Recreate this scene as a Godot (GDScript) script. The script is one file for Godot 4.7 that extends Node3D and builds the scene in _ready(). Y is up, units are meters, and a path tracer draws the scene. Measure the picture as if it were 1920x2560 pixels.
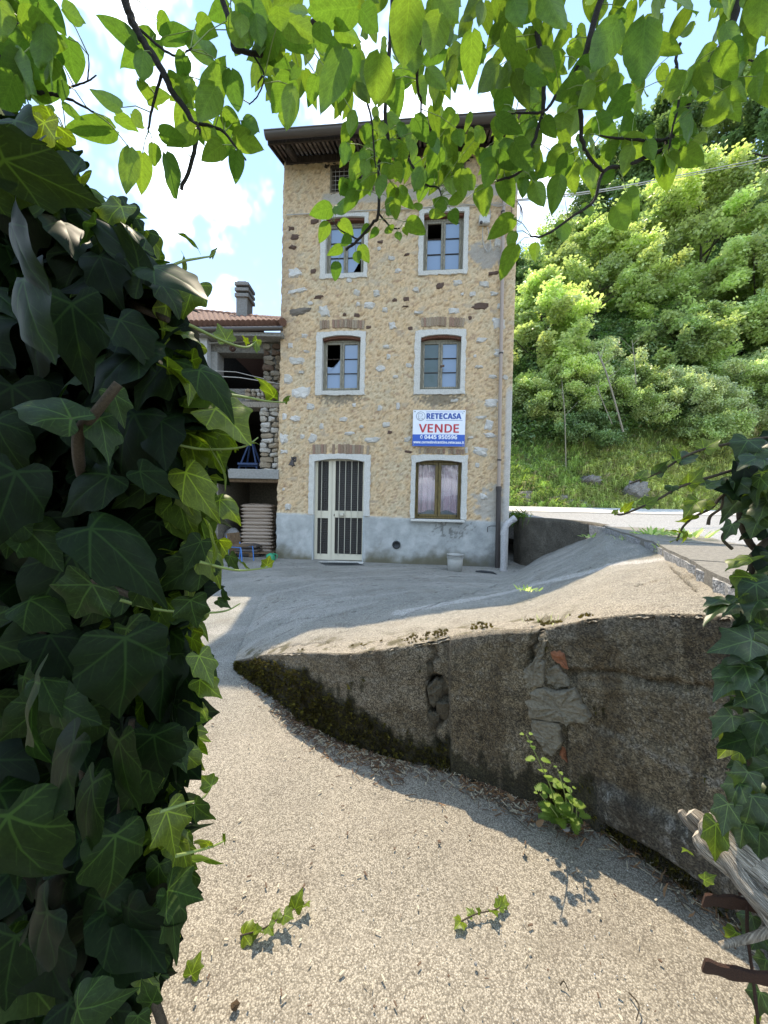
extends Node3D

# ---------- lens and helpers ----------
const F := 1000.0                 # focal length in pixels of a 1920 x 2560 frame
const RISE := 0.0386              # the yard climbs gently towards the house
var eye := Vector3(0, 1.6, 0)
var cb := Basis(Vector3.RIGHT, -0.03) * Basis(Vector3.BACK, 0.019)
var rng := RandomNumberGenerator.new()
var noise := FastNoiseLite.new()
var fine := FastNoiseLite.new()
var M := {}
var used := {}

func at(px: float, py: float, d: float) -> Vector3:
	return eye + cb * Vector3((px - 960.0) / F * d, -(py - 1280.0) / F * d, -d)

func ray(px: float, py: float) -> Vector3:
	return (cb * Vector3((px - 960.0) / F, -(py - 1280.0) / F, -1.0))

func yard_hit(px: float, py: float) -> Vector3:
	var r := ray(px, py)
	return eye + r * (-eye.y / (r.y + RISE * r.z))

func R(a: float, b: float) -> float:
	return rng.randf_range(a, b)

func numbered(called: String) -> String:
	var n: int = used.get(called, 0)
	used[called] = n + 1
	return called if n == 0 else "%s_%03d" % [called, n]

func tag(o: Node, label: String, category: String, group := "", kind := "") -> Node:
	if label: o.set_meta("label", label)
	if category: o.set_meta("category", category)
	if group: o.set_meta("group", group)
	if kind: o.set_meta("kind", kind)
	return o

func thing(called: String, label: String, category: String, xf := Transform3D(), group := "") -> Node3D:
	var o := Node3D.new()
	o.name = numbered(called)
	add_child(o)
	o.transform = xf
	tag(o, label, category, group)
	return o

func put(called: String, mesh: Mesh, mat: Material, parent: Node = null, xf := Transform3D()) -> MeshInstance3D:
	var o := MeshInstance3D.new()
	o.mesh = mesh
	o.material_override = mat
	o.transform = xf
	if parent == null or parent == self:
		o.name = numbered(called)
		add_child(o)
	else:
		o.name = called
		var k := 1
		while parent.has_node(NodePath(String(o.name))):
			k = int(parent.get_meta("_n_" + called, 0)) + 1
			parent.set_meta("_n_" + called, k)
			o.name = "%s_%03d" % [called, k]
		parent.add_child(o)
	return o

func ST() -> SurfaceTool:
	var st := SurfaceTool.new()
	st.begin(Mesh.PRIMITIVE_TRIANGLES)
	return st

func done(st: SurfaceTool, smooth := false) -> ArrayMesh:
	st.generate_normals()
	return st.commit()

func tri(st: SurfaceTool, a: Vector3, b: Vector3, c: Vector3) -> void:
	st.add_vertex(a); st.add_vertex(b); st.add_vertex(c)

func quad(st: SurfaceTool, a: Vector3, b: Vector3, c: Vector3, d: Vector3) -> void:
	tri(st, a, b, c); tri(st, a, c, d)

func flat(st: SurfaceTool) -> void:
	st.set_smooth_group(-1)

# a box with chamfered edges, centred
func box(st: SurfaceTool, xf: Transform3D, size: Vector3, ch := 0.004) -> void:
	flat(st)
	var h := size * 0.5
	var c: float = minf(ch, minf(h.x, minf(h.y, h.z)) * 0.6)
	var p := func(ax: int, s: Vector3) -> Vector3:
		var v := Vector3(s.x * (h.x - (0.0 if ax == 0 else c)), s.y * (h.y - (0.0 if ax == 1 else c)), s.z * (h.z - (0.0 if ax == 2 else c)))
		return xf * v
	for ax in 3:
		for s in [-1, 1]:
			var q := []
			for k in [[-1, -1], [-1, 1], [1, 1], [1, -1]]:
				var v := Vector3()
				v[ax] = s
				v[(ax + 1) % 3] = k[0]
				v[(ax + 2) % 3] = k[1]
				q.append(p.call(ax, v))
			if s == 1: quad(st, q[0], q[1], q[2], q[3])
			else: quad(st, q[3], q[2], q[1], q[0])
	if c < 0.0005: return
	for ax in 3:
		var b := (ax + 1) % 3
		var d := (ax + 2) % 3
		for sb in [-1, 1]:
			for sd in [-1, 1]:
				var v0 := Vector3(); v0[ax] = -1; v0[b] = sb; v0[d] = sd
				var v1 := v0; v1[ax] = 1
				if sb * sd > 0: quad(st, p.call(b, v0), p.call(d, v0), p.call(d, v1), p.call(b, v1))
				else: quad(st, p.call(d, v0), p.call(b, v0), p.call(b, v1), p.call(d, v1))
	for sx in [-1, 1]:
		for sy in [-1, 1]:
			for sz in [-1, 1]:
				var v := Vector3(sx, sy, sz)
				if sx * sy * sz > 0: tri(st, p.call(0, v), p.call(2, v), p.call(1, v))
				else: tri(st, p.call(0, v), p.call(1, v), p.call(2, v))

func boxm(size: Vector3, ch := 0.004) -> ArrayMesh:
	var st := ST()
	box(st, Transform3D(), size, ch)
	return done(st)

func bx(st: SurfaceTool, c: Vector3, size: Vector3, ch := 0.004, b := Basis()) -> void:
	box(st, Transform3D(b, c), size, ch)

# tube along points
func tube(st: SurfaceTool, pts: Array, r0: float, r1: float, sides := 6, caps := true) -> void:
	st.set_smooth_group(0)
	var n := pts.size()
	var rings := []
	var up := Vector3(0.13, 0.92, 0.37).normalized()
	for i in n:
		var t: Vector3 = (pts[mini(i + 1, n - 1)] - pts[maxi(i - 1, 0)]).normalized()
		if absf(t.dot(up)) > 0.95: up = Vector3(0.95, 0.1, 0.3).normalized()
		var x := t.cross(up).normalized()
		var y := x.cross(t).normalized()
		up = y
		var r := lerpf(r0, r1, float(i) / maxf(1.0, n - 1.0))
		var ring := []
		for k in sides:
			var a := TAU * k / sides
			ring.append(pts[i] + (x * cos(a) + y * sin(a)) * r)
		rings.append(ring)
	for i in n - 1:
		for k in sides:
			var k2 := (k + 1) % sides
			quad(st, rings[i][k], rings[i][k2], rings[i + 1][k2], rings[i + 1][k])
	if caps:
		flat(st)
		for k in sides - 2:
			tri(st, rings[0][0], rings[0][k + 2], rings[0][k + 1])
			tri(st, rings[n - 1][0], rings[n - 1][k + 1], rings[n - 1][k + 2])

# lathe round local y : profile of Vector2(radius, y)
func lathe(st: SurfaceTool, xf: Transform3D, prof: Array, sides := 20) -> void:
	st.set_smooth_group(0)
	for i in prof.size() - 1:
		for k in sides:
			var a := TAU * k / sides
			var b := TAU * (k + 1) / sides
			var p0: Vector2 = prof[i]
			var p1: Vector2 = prof[i + 1]
			var A := xf * Vector3(p0.x * cos(a), p0.y, p0.x * sin(a))
			var B := xf * Vector3(p0.x * cos(b), p0.y, p0.x * sin(b))
			var C := xf * Vector3(p1.x * cos(b), p1.y, p1.x * sin(b))
			var D := xf * Vector3(p1.x * cos(a), p1.y, p1.x * sin(a))
			if p0.x > 0.0001: tri(st, A, B, C)
			if p1.x > 0.0001: tri(st, A, C, D)

func smooth_path(pts: Array, steps := 6) -> Array:
	var out := []
	var n := pts.size()
	for i in n - 1:
		var p0: Vector3 = pts[maxi(i - 1, 0)]
		var p1: Vector3 = pts[i]
		var p2: Vector3 = pts[i + 1]
		var p3: Vector3 = pts[mini(i + 2, n - 1)]
		for k in steps:
			out.append(p1.cubic_interpolate(p2, p0, p3, float(k) / steps))
	out.append(pts[n - 1])
	return out

func interp(tab: Array, x: float) -> float:
	if x <= tab[0].x: return tab[0].y
	for i in tab.size() - 1:
		if x <= tab[i + 1].x:
			var t: float = (x - tab[i].x) / (tab[i + 1].x - tab[i].x)
			return lerpf(tab[i].y, tab[i + 1].y, t)
	return tab[tab.size() - 1].y

# an irregular rock of unit size (about 48 triangles), seeded
func rock(seed_: int, rough := 0.35, boxy := 0.5) -> ArrayMesh:
	var r := RandomNumberGenerator.new()
	r.seed = seed_
	var seg := 8
	var rows := 4
	var P := []
	for j in rows + 1:
		var row := []
		var th := PI * j / rows
		for k in seg:
			var ph := TAU * k / seg + j * 0.3
			var v := Vector3(sin(th) * cos(ph), cos(th), sin(th) * sin(ph))
			var m := maxf(absf(v.x), maxf(absf(v.y), absf(v.z)))
			v = v * lerpf(1.0, 1.0 / m * 0.82, boxy) * r.randf_range(1.0 - rough, 1.0 + rough * 0.4)
			row.append(v * 0.5)
		if j == 0 or j == rows:
			for k in seg: row[k] = row[0]
		P.append(row)
	var st := ST()
	st.set_smooth_group(0 if rough < 0.2 else -1)
	for j in rows:
		for k in seg:
			var k2 := (k + 1) % seg
			if j > 0: tri(st, P[j][k], P[j + 1][k], P[j][k2])
			if j < rows - 1: tri(st, P[j][k2], P[j + 1][k], P[j + 1][k2])
	return done(st)

# ---------- textures and materials ----------
func lin(r: float, g: float, b: float) -> Color:
	return Color(r, g, b).linear_to_srgb()

func noise_img(kind: int, freq: float, seed_: int, size := 512, octaves := 4, cell := 0) -> Image:
	var n := FastNoiseLite.new()
	n.noise_type = kind
	n.seed = seed_
	n.frequency = freq
	n.fractal_octaves = octaves
	if octaves <= 1: n.fractal_type = FastNoiseLite.FRACTAL_NONE
	if kind == FastNoiseLite.TYPE_CELLULAR:
		n.cellular_return_type = cell
		n.cellular_jitter = 0.9
	return n.get_seamless_image(size, size, false, false, 0.12)

func tex(im: Image) -> ImageTexture:
	return ImageTexture.create_from_image(im)

# multiplicative colour texture from a list of [image, low colour, high colour]
func blend_tex(layers: Array, size := 512) -> ImageTexture:
	var out := Image.create(size, size, false, Image.FORMAT_RGB8)
	var data := []
	for l in layers:
		var g: Image = l[0].duplicate()
		g.convert(Image.FORMAT_L8)
		data.append(g.get_data())
	var buf := PackedByteArray()
	buf.resize(size * size * 3)
	for i in size * size:
		var c := Color(1, 1, 1)
		for k in layers.size():
			var v: float = data[k][i] / 255.0
			c *= (layers[k][1] as Color).lerp(layers[k][2], v)
		buf[i * 3] = int(clampf(c.r, 0, 1) * 255.0)
		buf[i * 3 + 1] = int(clampf(c.g, 0, 1) * 255.0)
		buf[i * 3 + 2] = int(clampf(c.b, 0, 1) * 255.0)
	out.set_data(size, size, false, Image.FORMAT_RGB8, buf)
	return tex(out)

func mat(c: Color, rough := 0.85, metal := 0.0) -> StandardMaterial3D:
	var m := StandardMaterial3D.new()
	m.albedo_color = c
	m.roughness = rough
	m.metallic = metal
	return m

func tri_mat(c: Color, t: Texture2D, bump: Texture2D, scale: float, relief_cm: float, rough := 0.9, vcol := false, world := true) -> StandardMaterial3D:
	var m := mat(c, rough)
	m.uv1_triplanar = true
	m.uv1_world_triplanar = world
	m.uv1_triplanar_sharpness = 3.0
	m.uv1_scale = Vector3.ONE * scale
	if t: m.albedo_texture = t
	if bump:
		m.heightmap_enabled = true
		m.heightmap_texture = bump
		m.heightmap_scale = relief_cm
	m.vertex_color_use_as_albedo = vcol
	return m

func leaf_mat(c: Color, t: Texture2D, back: Color, rough := 0.45, spec := 0.5, vcol := false) -> StandardMaterial3D:
	var m := mat(c, rough)
	m.albedo_texture = t
	m.backlight_enabled = true
	m.backlight = back.linear_to_srgb()
	m.metallic_specular = spec
	m.vertex_color_use_as_albedo = vcol
	return m

func vein_tex(ivy: bool, wv: float, size := 256) -> ImageTexture:
	# colour of a leaf: lighter veins, a little mottling
	var n := FastNoiseLite.new()
	n.seed = 5
	n.frequency = 0.03
	var buf := PackedByteArray()
	buf.resize(size * size * 3)
	for y in size:
		for x in size:
			var u := (x + 0.5) / size - 0.5
			var v := 1.0 - (y + 0.5) / size
			var d := 9.0
			if ivy:
				var p := Vector2(u * 1.5, v * 1.36 - 0.3)
				for tip in [Vector2(0, 1.05), Vector2(0.64, 0.48), Vector2(-0.64, 0.48), Vector2(0.52, -0.16), Vector2(-0.52, -0.16)]:
					var s := clampf(p.dot(tip) / tip.length_squared(), 0, 1)
					d = minf(d, p.distance_to(tip * s) - 0.012 * (1.0 - s))
					for k in [0.3, 0.5, 0.7]:
						for sd in [-1, 1]:
							var b: Vector2 = tip * k
							var e: Vector2 = tip.rotated(sd * 0.7) * 0.3
							var s2 := clampf((p - b).dot(e) / e.length_squared(), 0, 1)
							d = minf(d, p.distance_to(b + e * s2) + 0.006)
			else:
				d = absf(u) - 0.006 * (1.0 - v)
				for k in 8:
					var b := 0.02 + k * 0.115
					var s := absf(u)
					var yy := b + s * 0.95 - s * s * 0.6
					d = minf(d, absf(v - yy) * 0.75 + 0.002)
			var t := clampf(1.0 - d / 0.016, 0, 1)
			var net := 0.90 + 0.10 * n.get_noise_2d(x * 3.0, y * 3.0) + 0.10 * n.get_noise_2d(x * 0.7, y * 0.7)
			var c := Color.WHITE * (0.66 if ivy else 0.84) * net
			c = c.lerp(Color(1.0, 1.0, 0.92), t * wv)
			var i := (y * size + x) * 3
			buf[i] = int(clampf(c.r, 0, 1) * 255.0)
			buf[i + 1] = int(clampf(c.g, 0, 1) * 255.0)
			buf[i + 2] = int(clampf(c.b, 0, 1) * 255.0)
	return tex(Image.create_from_data(size, size, false, Image.FORMAT_RGB8, buf))

# ---------- leaves ----------
func broad_leaf(fold: float, droop: float, twist: float, tip := 1.0) -> ArrayMesh:
	var st := ST()
	st.set_smooth_group(0)
	var nt := 11
	var ns := 6
	var P := []
	for i in nt + 1:
		var t := float(i) / nt
		var tt := pow(t, 1.15) * 1.0
		var w := 1.86 * pow(t + 0.004, 0.5) * pow(1.0 - t, 0.92 * tip) * 0.5
		if i == nt: w = 0.0
		var row := []
		for k in ns + 1:
			var s := (float(k) / ns - 0.5) * 2.0
			var x := s * w
			var y := tt - (0.07 * absf(s) if t < 0.3 else 0.0) * (1.0 - t / 0.3)
			var z := absf(s) * w * fold - droop * t * t + (0.025 * sin(t * 11.0 + s * 2.0) + 0.012 * sin(t * 27.0 + s)) * s * s + twist * s * t * 0.2
			row.append([Vector3(x, y, z), Vector2(0.5 + x, 1.0 - t)])
		P.append(row)
	for i in nt:
		for k in ns:
			for q in [[i, k], [i + 1, k], [i + 1, k + 1], [i, k], [i + 1, k + 1], [i, k + 1]]:
				var e: Array = P[q[0]][q[1]]
				st.set_uv(e[1])
				st.add_vertex(e[0])
	return done(st)

func ivy_leaf(detail: int, lobe: float, cup: float, droop: float, seed_: int) -> ArrayMesh:
	var r := RandomNumberGenerator.new()
	r.seed = seed_
	var half := [[0.0, -0.02, 0.0, -0.04], [0.14, -0.19, 0.2, -0.17], [0.34, -0.25, 0.4, -0.16], [0.53, -0.17, 0.52, -0.02], [0.47, 0.06, 0.56, 0.12], [0.45, 0.17, 0.56, 0.26], [0.58, 0.33, 0.53, 0.4], [0.68, 0.5, 0.46, 0.54], [0.47, 0.49, 0.37, 0.66], [0.29, 0.52, 0.28, 0.77], [0.22, 0.68, 0.19, 0.86], [0.11, 0.88, 0.1, 0.95], [0.0, 1.06, 0.0, 1.06]]
	var out := []
	for e in half:
		out.append(Vector2(lerpf(e[2], e[0], lobe) * r.randf_range(0.93, 1.07), lerpf(e[3], e[1], lobe) + r.randf_range(-0.02, 0.02)))
	for i in range(half.size() - 2, 0, -1):
		var e: Array = half[i]
		out.append(Vector2(-lerpf(e[2], e[0], lobe) * r.randf_range(0.93, 1.07), lerpf(e[3], e[1], lobe) + r.randf_range(-0.02, 0.02)))
	if detail > 1:
		var fine_ := []
		var m := out.size()
		for i in m:
			fine_.append(out[i])
			var q: Vector2 = out[i]
			fine_.append(q.cubic_interpolate(out[(i + 1) % m], out[(i + m - 1) % m], out[(i + 2) % m], 0.5))
		out = fine_
	var c := Vector2(0, 0.12)
	var lift := func(p: Vector2) -> Vector3:
		var d := p - c
		return Vector3(p.x, p.y, -cup * d.length_squared() + (0.06 * sin(p.x * 7.0 + seed_) + 0.05 * sin(p.y * 11.0 + seed_ * 2.0)) * d.length() - droop * maxf(p.y, 0.0) * p.y * 0.5 + 0.10 * absf(p.x))
	var uv := func(p: Vector2) -> Vector2:
		return Vector2(0.5 + p.x / 1.5, 1.0 - (p.y + 0.3) / 1.36)
	var st := ST()
	st.set_smooth_group(0)
	var n := out.size()
	for i in n:
		var a: Vector2 = out[i]
		var b: Vector2 = out[(i + 1) % n]
		var rings := [0.0, 0.3, 0.62, 0.85, 1.0] if detail > 1 else [0.0, 0.55, 1.0]
		for k in rings.size() - 1:
			var q := [c.lerp(a, rings[k]), c.lerp(b, rings[k]), c.lerp(b, rings[k + 1]), c.lerp(a, rings[k + 1])]
			for p in ([q[0], q[2], q[3]] if k == 0 else [q[0], q[1], q[2], q[0], q[2], q[3]]):
				st.set_uv(uv.call(p))
				st.add_vertex(lift.call(p))
	return done(st)

# leaf lies along y, its upper face is +z; base, tip, a hint of where the upper face looks, width
func leaf_xf(base: Vector3, tip: Vector3, face: Vector3, width: float) -> Transform3D:
	var y := tip - base
	var yn := y.normalized()
	var x := yn.cross(face).normalized()
	if x.length() < 0.5: x = yn.cross(Vector3(0.3, 0.5, 0.8)).normalized()
	var z := x.cross(yn).normalized()
	return Transform3D(Basis(x * width, y, z * width), base)

func multi(called: String, mesh: Mesh, m: Material, xfs: Array, cols: Array, parent: Node = null) -> MultiMeshInstance3D:
	var mm := MultiMesh.new()
	mm.transform_format = MultiMesh.TRANSFORM_3D
	mm.use_colors = cols.size() > 0
	mm.mesh = mesh
	mm.instance_count = xfs.size()
	var stride := 16 if mm.use_colors else 12
	var b := PackedFloat32Array()
	b.resize(xfs.size() * stride)
	var j := 0
	for i in xfs.size():
		var t: Transform3D = xfs[i]
		var s := t.basis
		b[j] = s.x.x; b[j + 1] = s.y.x; b[j + 2] = s.z.x; b[j + 3] = t.origin.x
		b[j + 4] = s.x.y; b[j + 5] = s.y.y; b[j + 6] = s.z.y; b[j + 7] = t.origin.y
		b[j + 8] = s.x.z; b[j + 9] = s.y.z; b[j + 10] = s.z.z; b[j + 11] = t.origin.z
		if mm.use_colors:
			var c: Color = cols[i]
			b[j + 12] = c.r; b[j + 13] = c.g; b[j + 14] = c.b; b[j + 15] = 1.0
		j += stride
	mm.buffer = b
	var o := MultiMeshInstance3D.new()
	o.multimesh = mm
	o.material_override = m
	o.set_meta("kind", "stuff")
	if parent == null:
		o.name = numbered(called)
		add_child(o)
	else:
		o.name = called
		parent.add_child(o, true)
	return o

func rand_dir() -> Vector3:
	var z := R(-1, 1)
	var a := R(0, TAU)
	var s := sqrt(1.0 - z * z)
	return Vector3(s * cos(a), z, s * sin(a))

# ---------- the scene ----------
func _ready() -> void:
	rng.seed = 20240611
	noise.seed = 11
	noise.frequency = 1.0
	noise.fractal_octaves = 4
	fine.seed = 77
	fine.frequency = 1.0
	fine.fractal_octaves = 2
	camera_sky_sun()
	make_materials()
	yard_and_road()
	retaining_wall()
	side_wall()
	stone_house()
	barn()
	things_by_the_house()
	ground_litter()
	log_and_iron()
	hill_plants()
	left_ivy()
	right_ivy()
	overhanging_tree()

func camera_sky_sun() -> void:
	var cam := Camera3D.new()
	cam.name = "camera"
	add_child(cam)
	cam.transform = Transform3D(cb, eye)
	cam.fov = rad_to_deg(2.0 * atan(1280.0 / F))
	cam.near = 0.02
	cam.far = 600.0
	cam.current = true
	var sun := DirectionalLight3D.new()
	sun.name = "sun"
	add_child(sun)
	var up_to_sun := Vector3(-0.13, 1.85, -1.0).normalized()
	sun.basis = Basis.looking_at(-up_to_sun, Vector3.RIGHT)
	sun.light_energy = 0.72
	sun.light_color = Color(1.0, 0.935, 0.83)
	sun.light_angular_distance = 0.55
	sun.shadow_enabled = true
	var env := Environment.new()
	env.background_mode = Environment.BG_SKY
	var sky := Sky.new()
	var sm := ProceduralSkyMaterial.new()
	sm.sky_top_color = Color(0.485, 0.605, 0.76)
	sm.sky_horizon_color = Color(0.73, 0.80, 0.86)
	sm.sky_curve = 0.22
	sm.sky_energy_multiplier = 0.95
	sm.ground_bottom_color = Color(0.35, 0.38, 0.3)
	sm.ground_horizon_color = Color(0.6, 0.65, 0.6)
	sm.sun_angle_max = 40.0
	sm.sun_curve = 0.12
	sm.sky_cover = clouds()
	sm.sky_cover_modulate = Color(1.0, 0.985, 0.93, 1.15)
	sky.sky_material = sm
	env.sky = sky
	env.tonemap_mode = Environment.TONE_MAPPER_LINEAR
	env.tonemap_exposure = 3.3
	env.sdfgi_enabled = true
	env.ssao_enabled = true
	env.ssil_enabled = true
	var we := WorldEnvironment.new()
	we.name = "world_environment"
	we.environment = env
	add_child(we)

func clouds() -> ImageTexture:
	var n := FastNoiseLite.new()
	n.seed = 31
	n.frequency = 2.1
	n.fractal_octaves = 6
	n.fractal_gain = 0.55
	n.domain_warp_enabled = true
	n.domain_warp_amplitude = 0.25
	n.domain_warp_frequency = 1.5
	var w := 1024
	var h := 512
	var buf := PackedByteArray()
	buf.resize(w * h * 4)
	for y in h / 2:
		var up := (0.5 - (y + 0.5) / h) * PI
		for x in w:
			var a := (x + 0.5) / w * TAU
			var v := n.get_noise_3d(cos(up) * cos(a), sin(up) * 1.7, cos(up) * sin(a))
			var c := smoothstep(0.06, 0.50, v)
			var i := (y * w + x) * 4
			buf[i] = 255
			buf[i + 1] = 255
			buf[i + 2] = 255
			buf[i + 3] = int(c * 255.0)
	return tex(Image.create_from_data(w, h, false, Image.FORMAT_RGBA8, buf))

func make_materials() -> void:
	var CEL := FastNoiseLite.TYPE_CELLULAR
	var SIM := FastNoiseLite.TYPE_SIMPLEX_SMOOTH
	var peb_v := noise_img(CEL, 0.11, 3, 1024, 1, FastNoiseLite.RETURN_CELL_VALUE)
	var peb_d := noise_img(CEL, 0.11, 3, 1024, 1, FastNoiseLite.RETURN_DISTANCE)
	var blot := noise_img(SIM, 0.006, 9, 1024, 5)
	var grit := noise_img(SIM, 0.35, 21, 1024, 2)
	var t_agg := blend_tex([[peb_v, Color(0.62, 0.60, 0.57), Color(1, 0.985, 0.96)], [peb_d, Color(1, 1, 1), Color(0.66, 0.64, 0.61)], [grit, Color(0.8, 0.8, 0.8), Color(1, 1, 1)]], 1024)
	M.aggregate = tri_mat(Color.WHITE, t_agg, tex(peb_d), 1.8, -0.16, 0.9, true)
	var c_soft := noise_img(SIM, 0.03, 6, 512, 6)
	var c_fine := noise_img(SIM, 0.18, 8, 512, 3)
	var c_pit := noise_img(CEL, 0.07, 13, 512, 2, FastNoiseLite.RETURN_DISTANCE)
	var t_con := blend_tex([[c_soft, Color(0.72, 0.72, 0.72), Color(1, 1, 1)], [c_fine, Color(0.62, 0.62, 0.62), Color(1, 1, 1)]])
	M.t_con = t_con
	var t_lite := blend_tex([[c_soft, Color(0.86, 0.86, 0.86), Color(1, 1, 1)], [c_fine, Color(0.84, 0.84, 0.84), Color(1, 1, 1)]])
	M.b_fine = tex(c_fine)
	M.concrete = tri_mat(Color.WHITE, blend_tex([[peb_v, Color(0.40, 0.39, 0.37), Color(1, 1, 1)], [grit, Color(0.5, 0.5, 0.5), Color(1, 1, 1)]], 1024), tex(peb_d), 1.9, -0.22, 0.92, true)
	M.ramp = tri_mat(Color.WHITE, blend_tex([[peb_v, Color(0.72, 0.72, 0.72), Color(1, 1, 1)], [grit, Color(0.66, 0.66, 0.66), Color(1, 1, 1)]], 1024), tex(peb_d), 0.75, -0.25, 0.9, true)
	M.asphalt = tri_mat(lin(0.46, 0.455, 0.45), blend_tex([[peb_v, Color(0.6, 0.6, 0.6), Color(1, 1, 1)]], 1024), tex(peb_d), 0.85, -0.3, 0.9)
	M.pale_road = tri_mat(lin(0.80, 0.77, 0.72), t_lite, null, 0.5, 0.0, 0.9)
	M.white_paint = tri_mat(lin(0.78, 0.78, 0.76), t_con, null, 0.9, 0.0, 0.8)
	M.soil = tri_mat(lin(0.10, 0.09, 0.05), t_con, tex(c_soft), 0.25, 6.0, 1.0, false)
	# plaster and stone of the house
	var t_pl := blend_tex([[c_fine, Color(0.82, 0.80, 0.78), Color(1, 1, 1)], [c_soft, Color(0.90, 0.88, 0.86), Color(1, 1, 1)]])
	M.plaster = tri_mat(Color.WHITE, t_pl, tex(c_pit), 2.2, 0.7, 0.95, true, false)
	M.trim = tri_mat(lin(0.86, 0.83, 0.75), t_lite, tex(c_fine), 2.0, 0.5, 0.9, false, false)
	M.barn_white = tri_mat(lin(0.68, 0.68, 0.66), t_lite, tex(c_fine), 1.0, 0.6, 0.9, false, false)
	M.barn_grey = tri_mat(lin(0.36, 0.34, 0.29), t_con, tex(c_soft), 1.1, 2.0, 0.9, false, false)
	M.cement = tri_mat(lin(0.40, 0.39, 0.36), t_lite, tex(c_fine), 1.1, 0.8, 0.9, false, false)
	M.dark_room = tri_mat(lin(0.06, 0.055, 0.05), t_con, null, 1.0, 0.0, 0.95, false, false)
	M.stones = [tri_mat(lin(0.98, 0.93, 0.84), t_lite, tex(c_soft), 3.1, 0.8, 0.9, false, false), tri_mat(lin(0.90, 0.85, 0.75), t_lite, tex(c_soft), 3.4, 0.8, 0.9, false, false), tri_mat(lin(0.52, 0.44, 0.34), t_con, tex(c_soft), 3.0, 1.5, 0.9, false, false)]
	M.tan_stones = [tri_mat(lin(0.60, 0.48, 0.32), t_con, tex(c_soft), 3.1, 1.5, 0.9, false, false), tri_mat(lin(0.68, 0.58, 0.43), t_con, tex(c_soft), 3.1, 1.5, 0.9, false, false), tri_mat(lin(0.34, 0.22, 0.14), t_con, tex(c_soft), 3.1, 1.5, 0.9, false, false)]
	M.red_stone = tri_mat(lin(0.40, 0.25, 0.18), t_con, tex(c_soft), 3.1, 1.5, 0.9, false, false)
	M.bricks = [tri_mat(lin(0.66, 0.42, 0.29), t_con, tex(c_fine), 3.0, 0.4, 0.9, false, false), tri_mat(lin(0.60, 0.42, 0.28), t_con, tex(c_fine), 3.0, 0.4, 0.9, false, false), tri_mat(lin(0.70, 0.52, 0.35), t_con, tex(c_fine), 3.0, 0.4, 0.9, false, false), tri_mat(lin(0.76, 0.60, 0.42), t_con, tex(c_fine), 3.0, 0.4, 0.9, false, false)]
	M.lintel = tri_mat(lin(0.36, 0.15, 0.09), t_con, tex(c_fine), 3.0, 0.5, 0.9, false, false)
	M.tile = tri_mat(lin(0.34, 0.17, 0.11), t_con, tex(c_fine), 2.0, 0.5, 0.9, false, false)
	# wood
	var wim := noise_img(SIM, 0.02, 41, 256, 5)
	wim.resize(64, 512)
	var wood := Image.create(256, 256, false, Image.FORMAT_L8)
	wim.resize(256, 32)
	var gbuf := PackedByteArray()
	gbuf.resize(256 * 256)
	var gn := FastNoiseLite.new()
	gn.frequency = 0.05
	gn.fractal_octaves = 4
	for y in 256:
		for x in 256:
			gbuf[y * 256 + x] = int(clampf(0.5 + 0.7 * gn.get_noise_2d(x * 3.2, y * 0.12) + 0.15 * gn.get_noise_2d(x * 9.0, y * 0.6 + 300.0), 0, 1) * 255.0)
	wood.set_data(256, 256, false, Image.FORMAT_L8, gbuf)
	M.t_wood = blend_tex([[wood, Color(0.42, 0.40, 0.38), Color(1, 1, 1)]], 256)
	M.b_wood = tex(wood)
	M.dark_wood = tri_mat(lin(0.10, 0.075, 0.055), M.t_wood, M.b_wood, 2.0, 0.4, 0.9, false, false)
	M.old_wood = tri_mat(lin(0.42, 0.36, 0.26), M.t_wood, M.b_wood, 2.5, 0.4, 0.85, false, false)
	M.grey_wood = tri_mat(lin(0.52, 0.46, 0.37), M.t_wood, M.b_wood, 5.0, 0.5, 0.9, false, false)
	M.log = mat(lin(0.86, 0.78, 0.66), 0.95)
	M.log.albedo_texture = M.t_wood
	M.log.heightmap_enabled = true
	M.log.heightmap_texture = M.b_wood
	M.log.heightmap_scale = 0.9
	M.pallet = tri_mat(lin(0.30, 0.20, 0.11), M.t_wood, M.b_wood, 3.0, 0.4, 0.9, false, false)
	M.bark = tri_mat(lin(0.085, 0.07, 0.055), t_con, tex(c_fine), 9.0, 0.5, 0.95, false, false)
	M.bark_brown = tri_mat(lin(0.22, 0.18, 0.13), t_con, tex(c_fine), 3.0, 1.0, 0.95, false, false)
	M.stem = tri_mat(lin(0.20, 0.15, 0.09), t_con, tex(c_fine), 14.0, 0.3, 0.9, false, false)
	M.green_stem = mat(lin(0.20, 0.26, 0.07), 0.6)
	M.pale_trunk = tri_mat(lin(0.46, 0.41, 0.31), t_lite, tex(c_fine), 2.0, 1.0, 0.9, false, false)
	# joinery, metal, plastics
	M.frame_wood = tri_mat(lin(0.50, 0.47, 0.36), M.t_wood, M.b_wood, 4.0, 0.3, 0.7, false, false)
	M.ochre_frame = tri_mat(lin(0.26, 0.19, 0.055), M.t_wood, null, 3.0, 0.0, 0.45, false, false)
	M.cream_metal = mat(lin(0.62, 0.57, 0.44), 0.4)
	M.bar_metal = mat(lin(0.52, 0.48, 0.38), 0.4, 0.1)
	M.bronze = mat(lin(0.085, 0.072, 0.062), 0.45, 0.2)
	M.brown_pipe = mat(lin(0.34, 0.27, 0.22), 0.45)
	M.iron = mat(lin(0.055, 0.045, 0.04), 0.6, 0.2)
	M.grey_pipe = mat(lin(0.42, 0.40, 0.36), 0.6)
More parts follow.
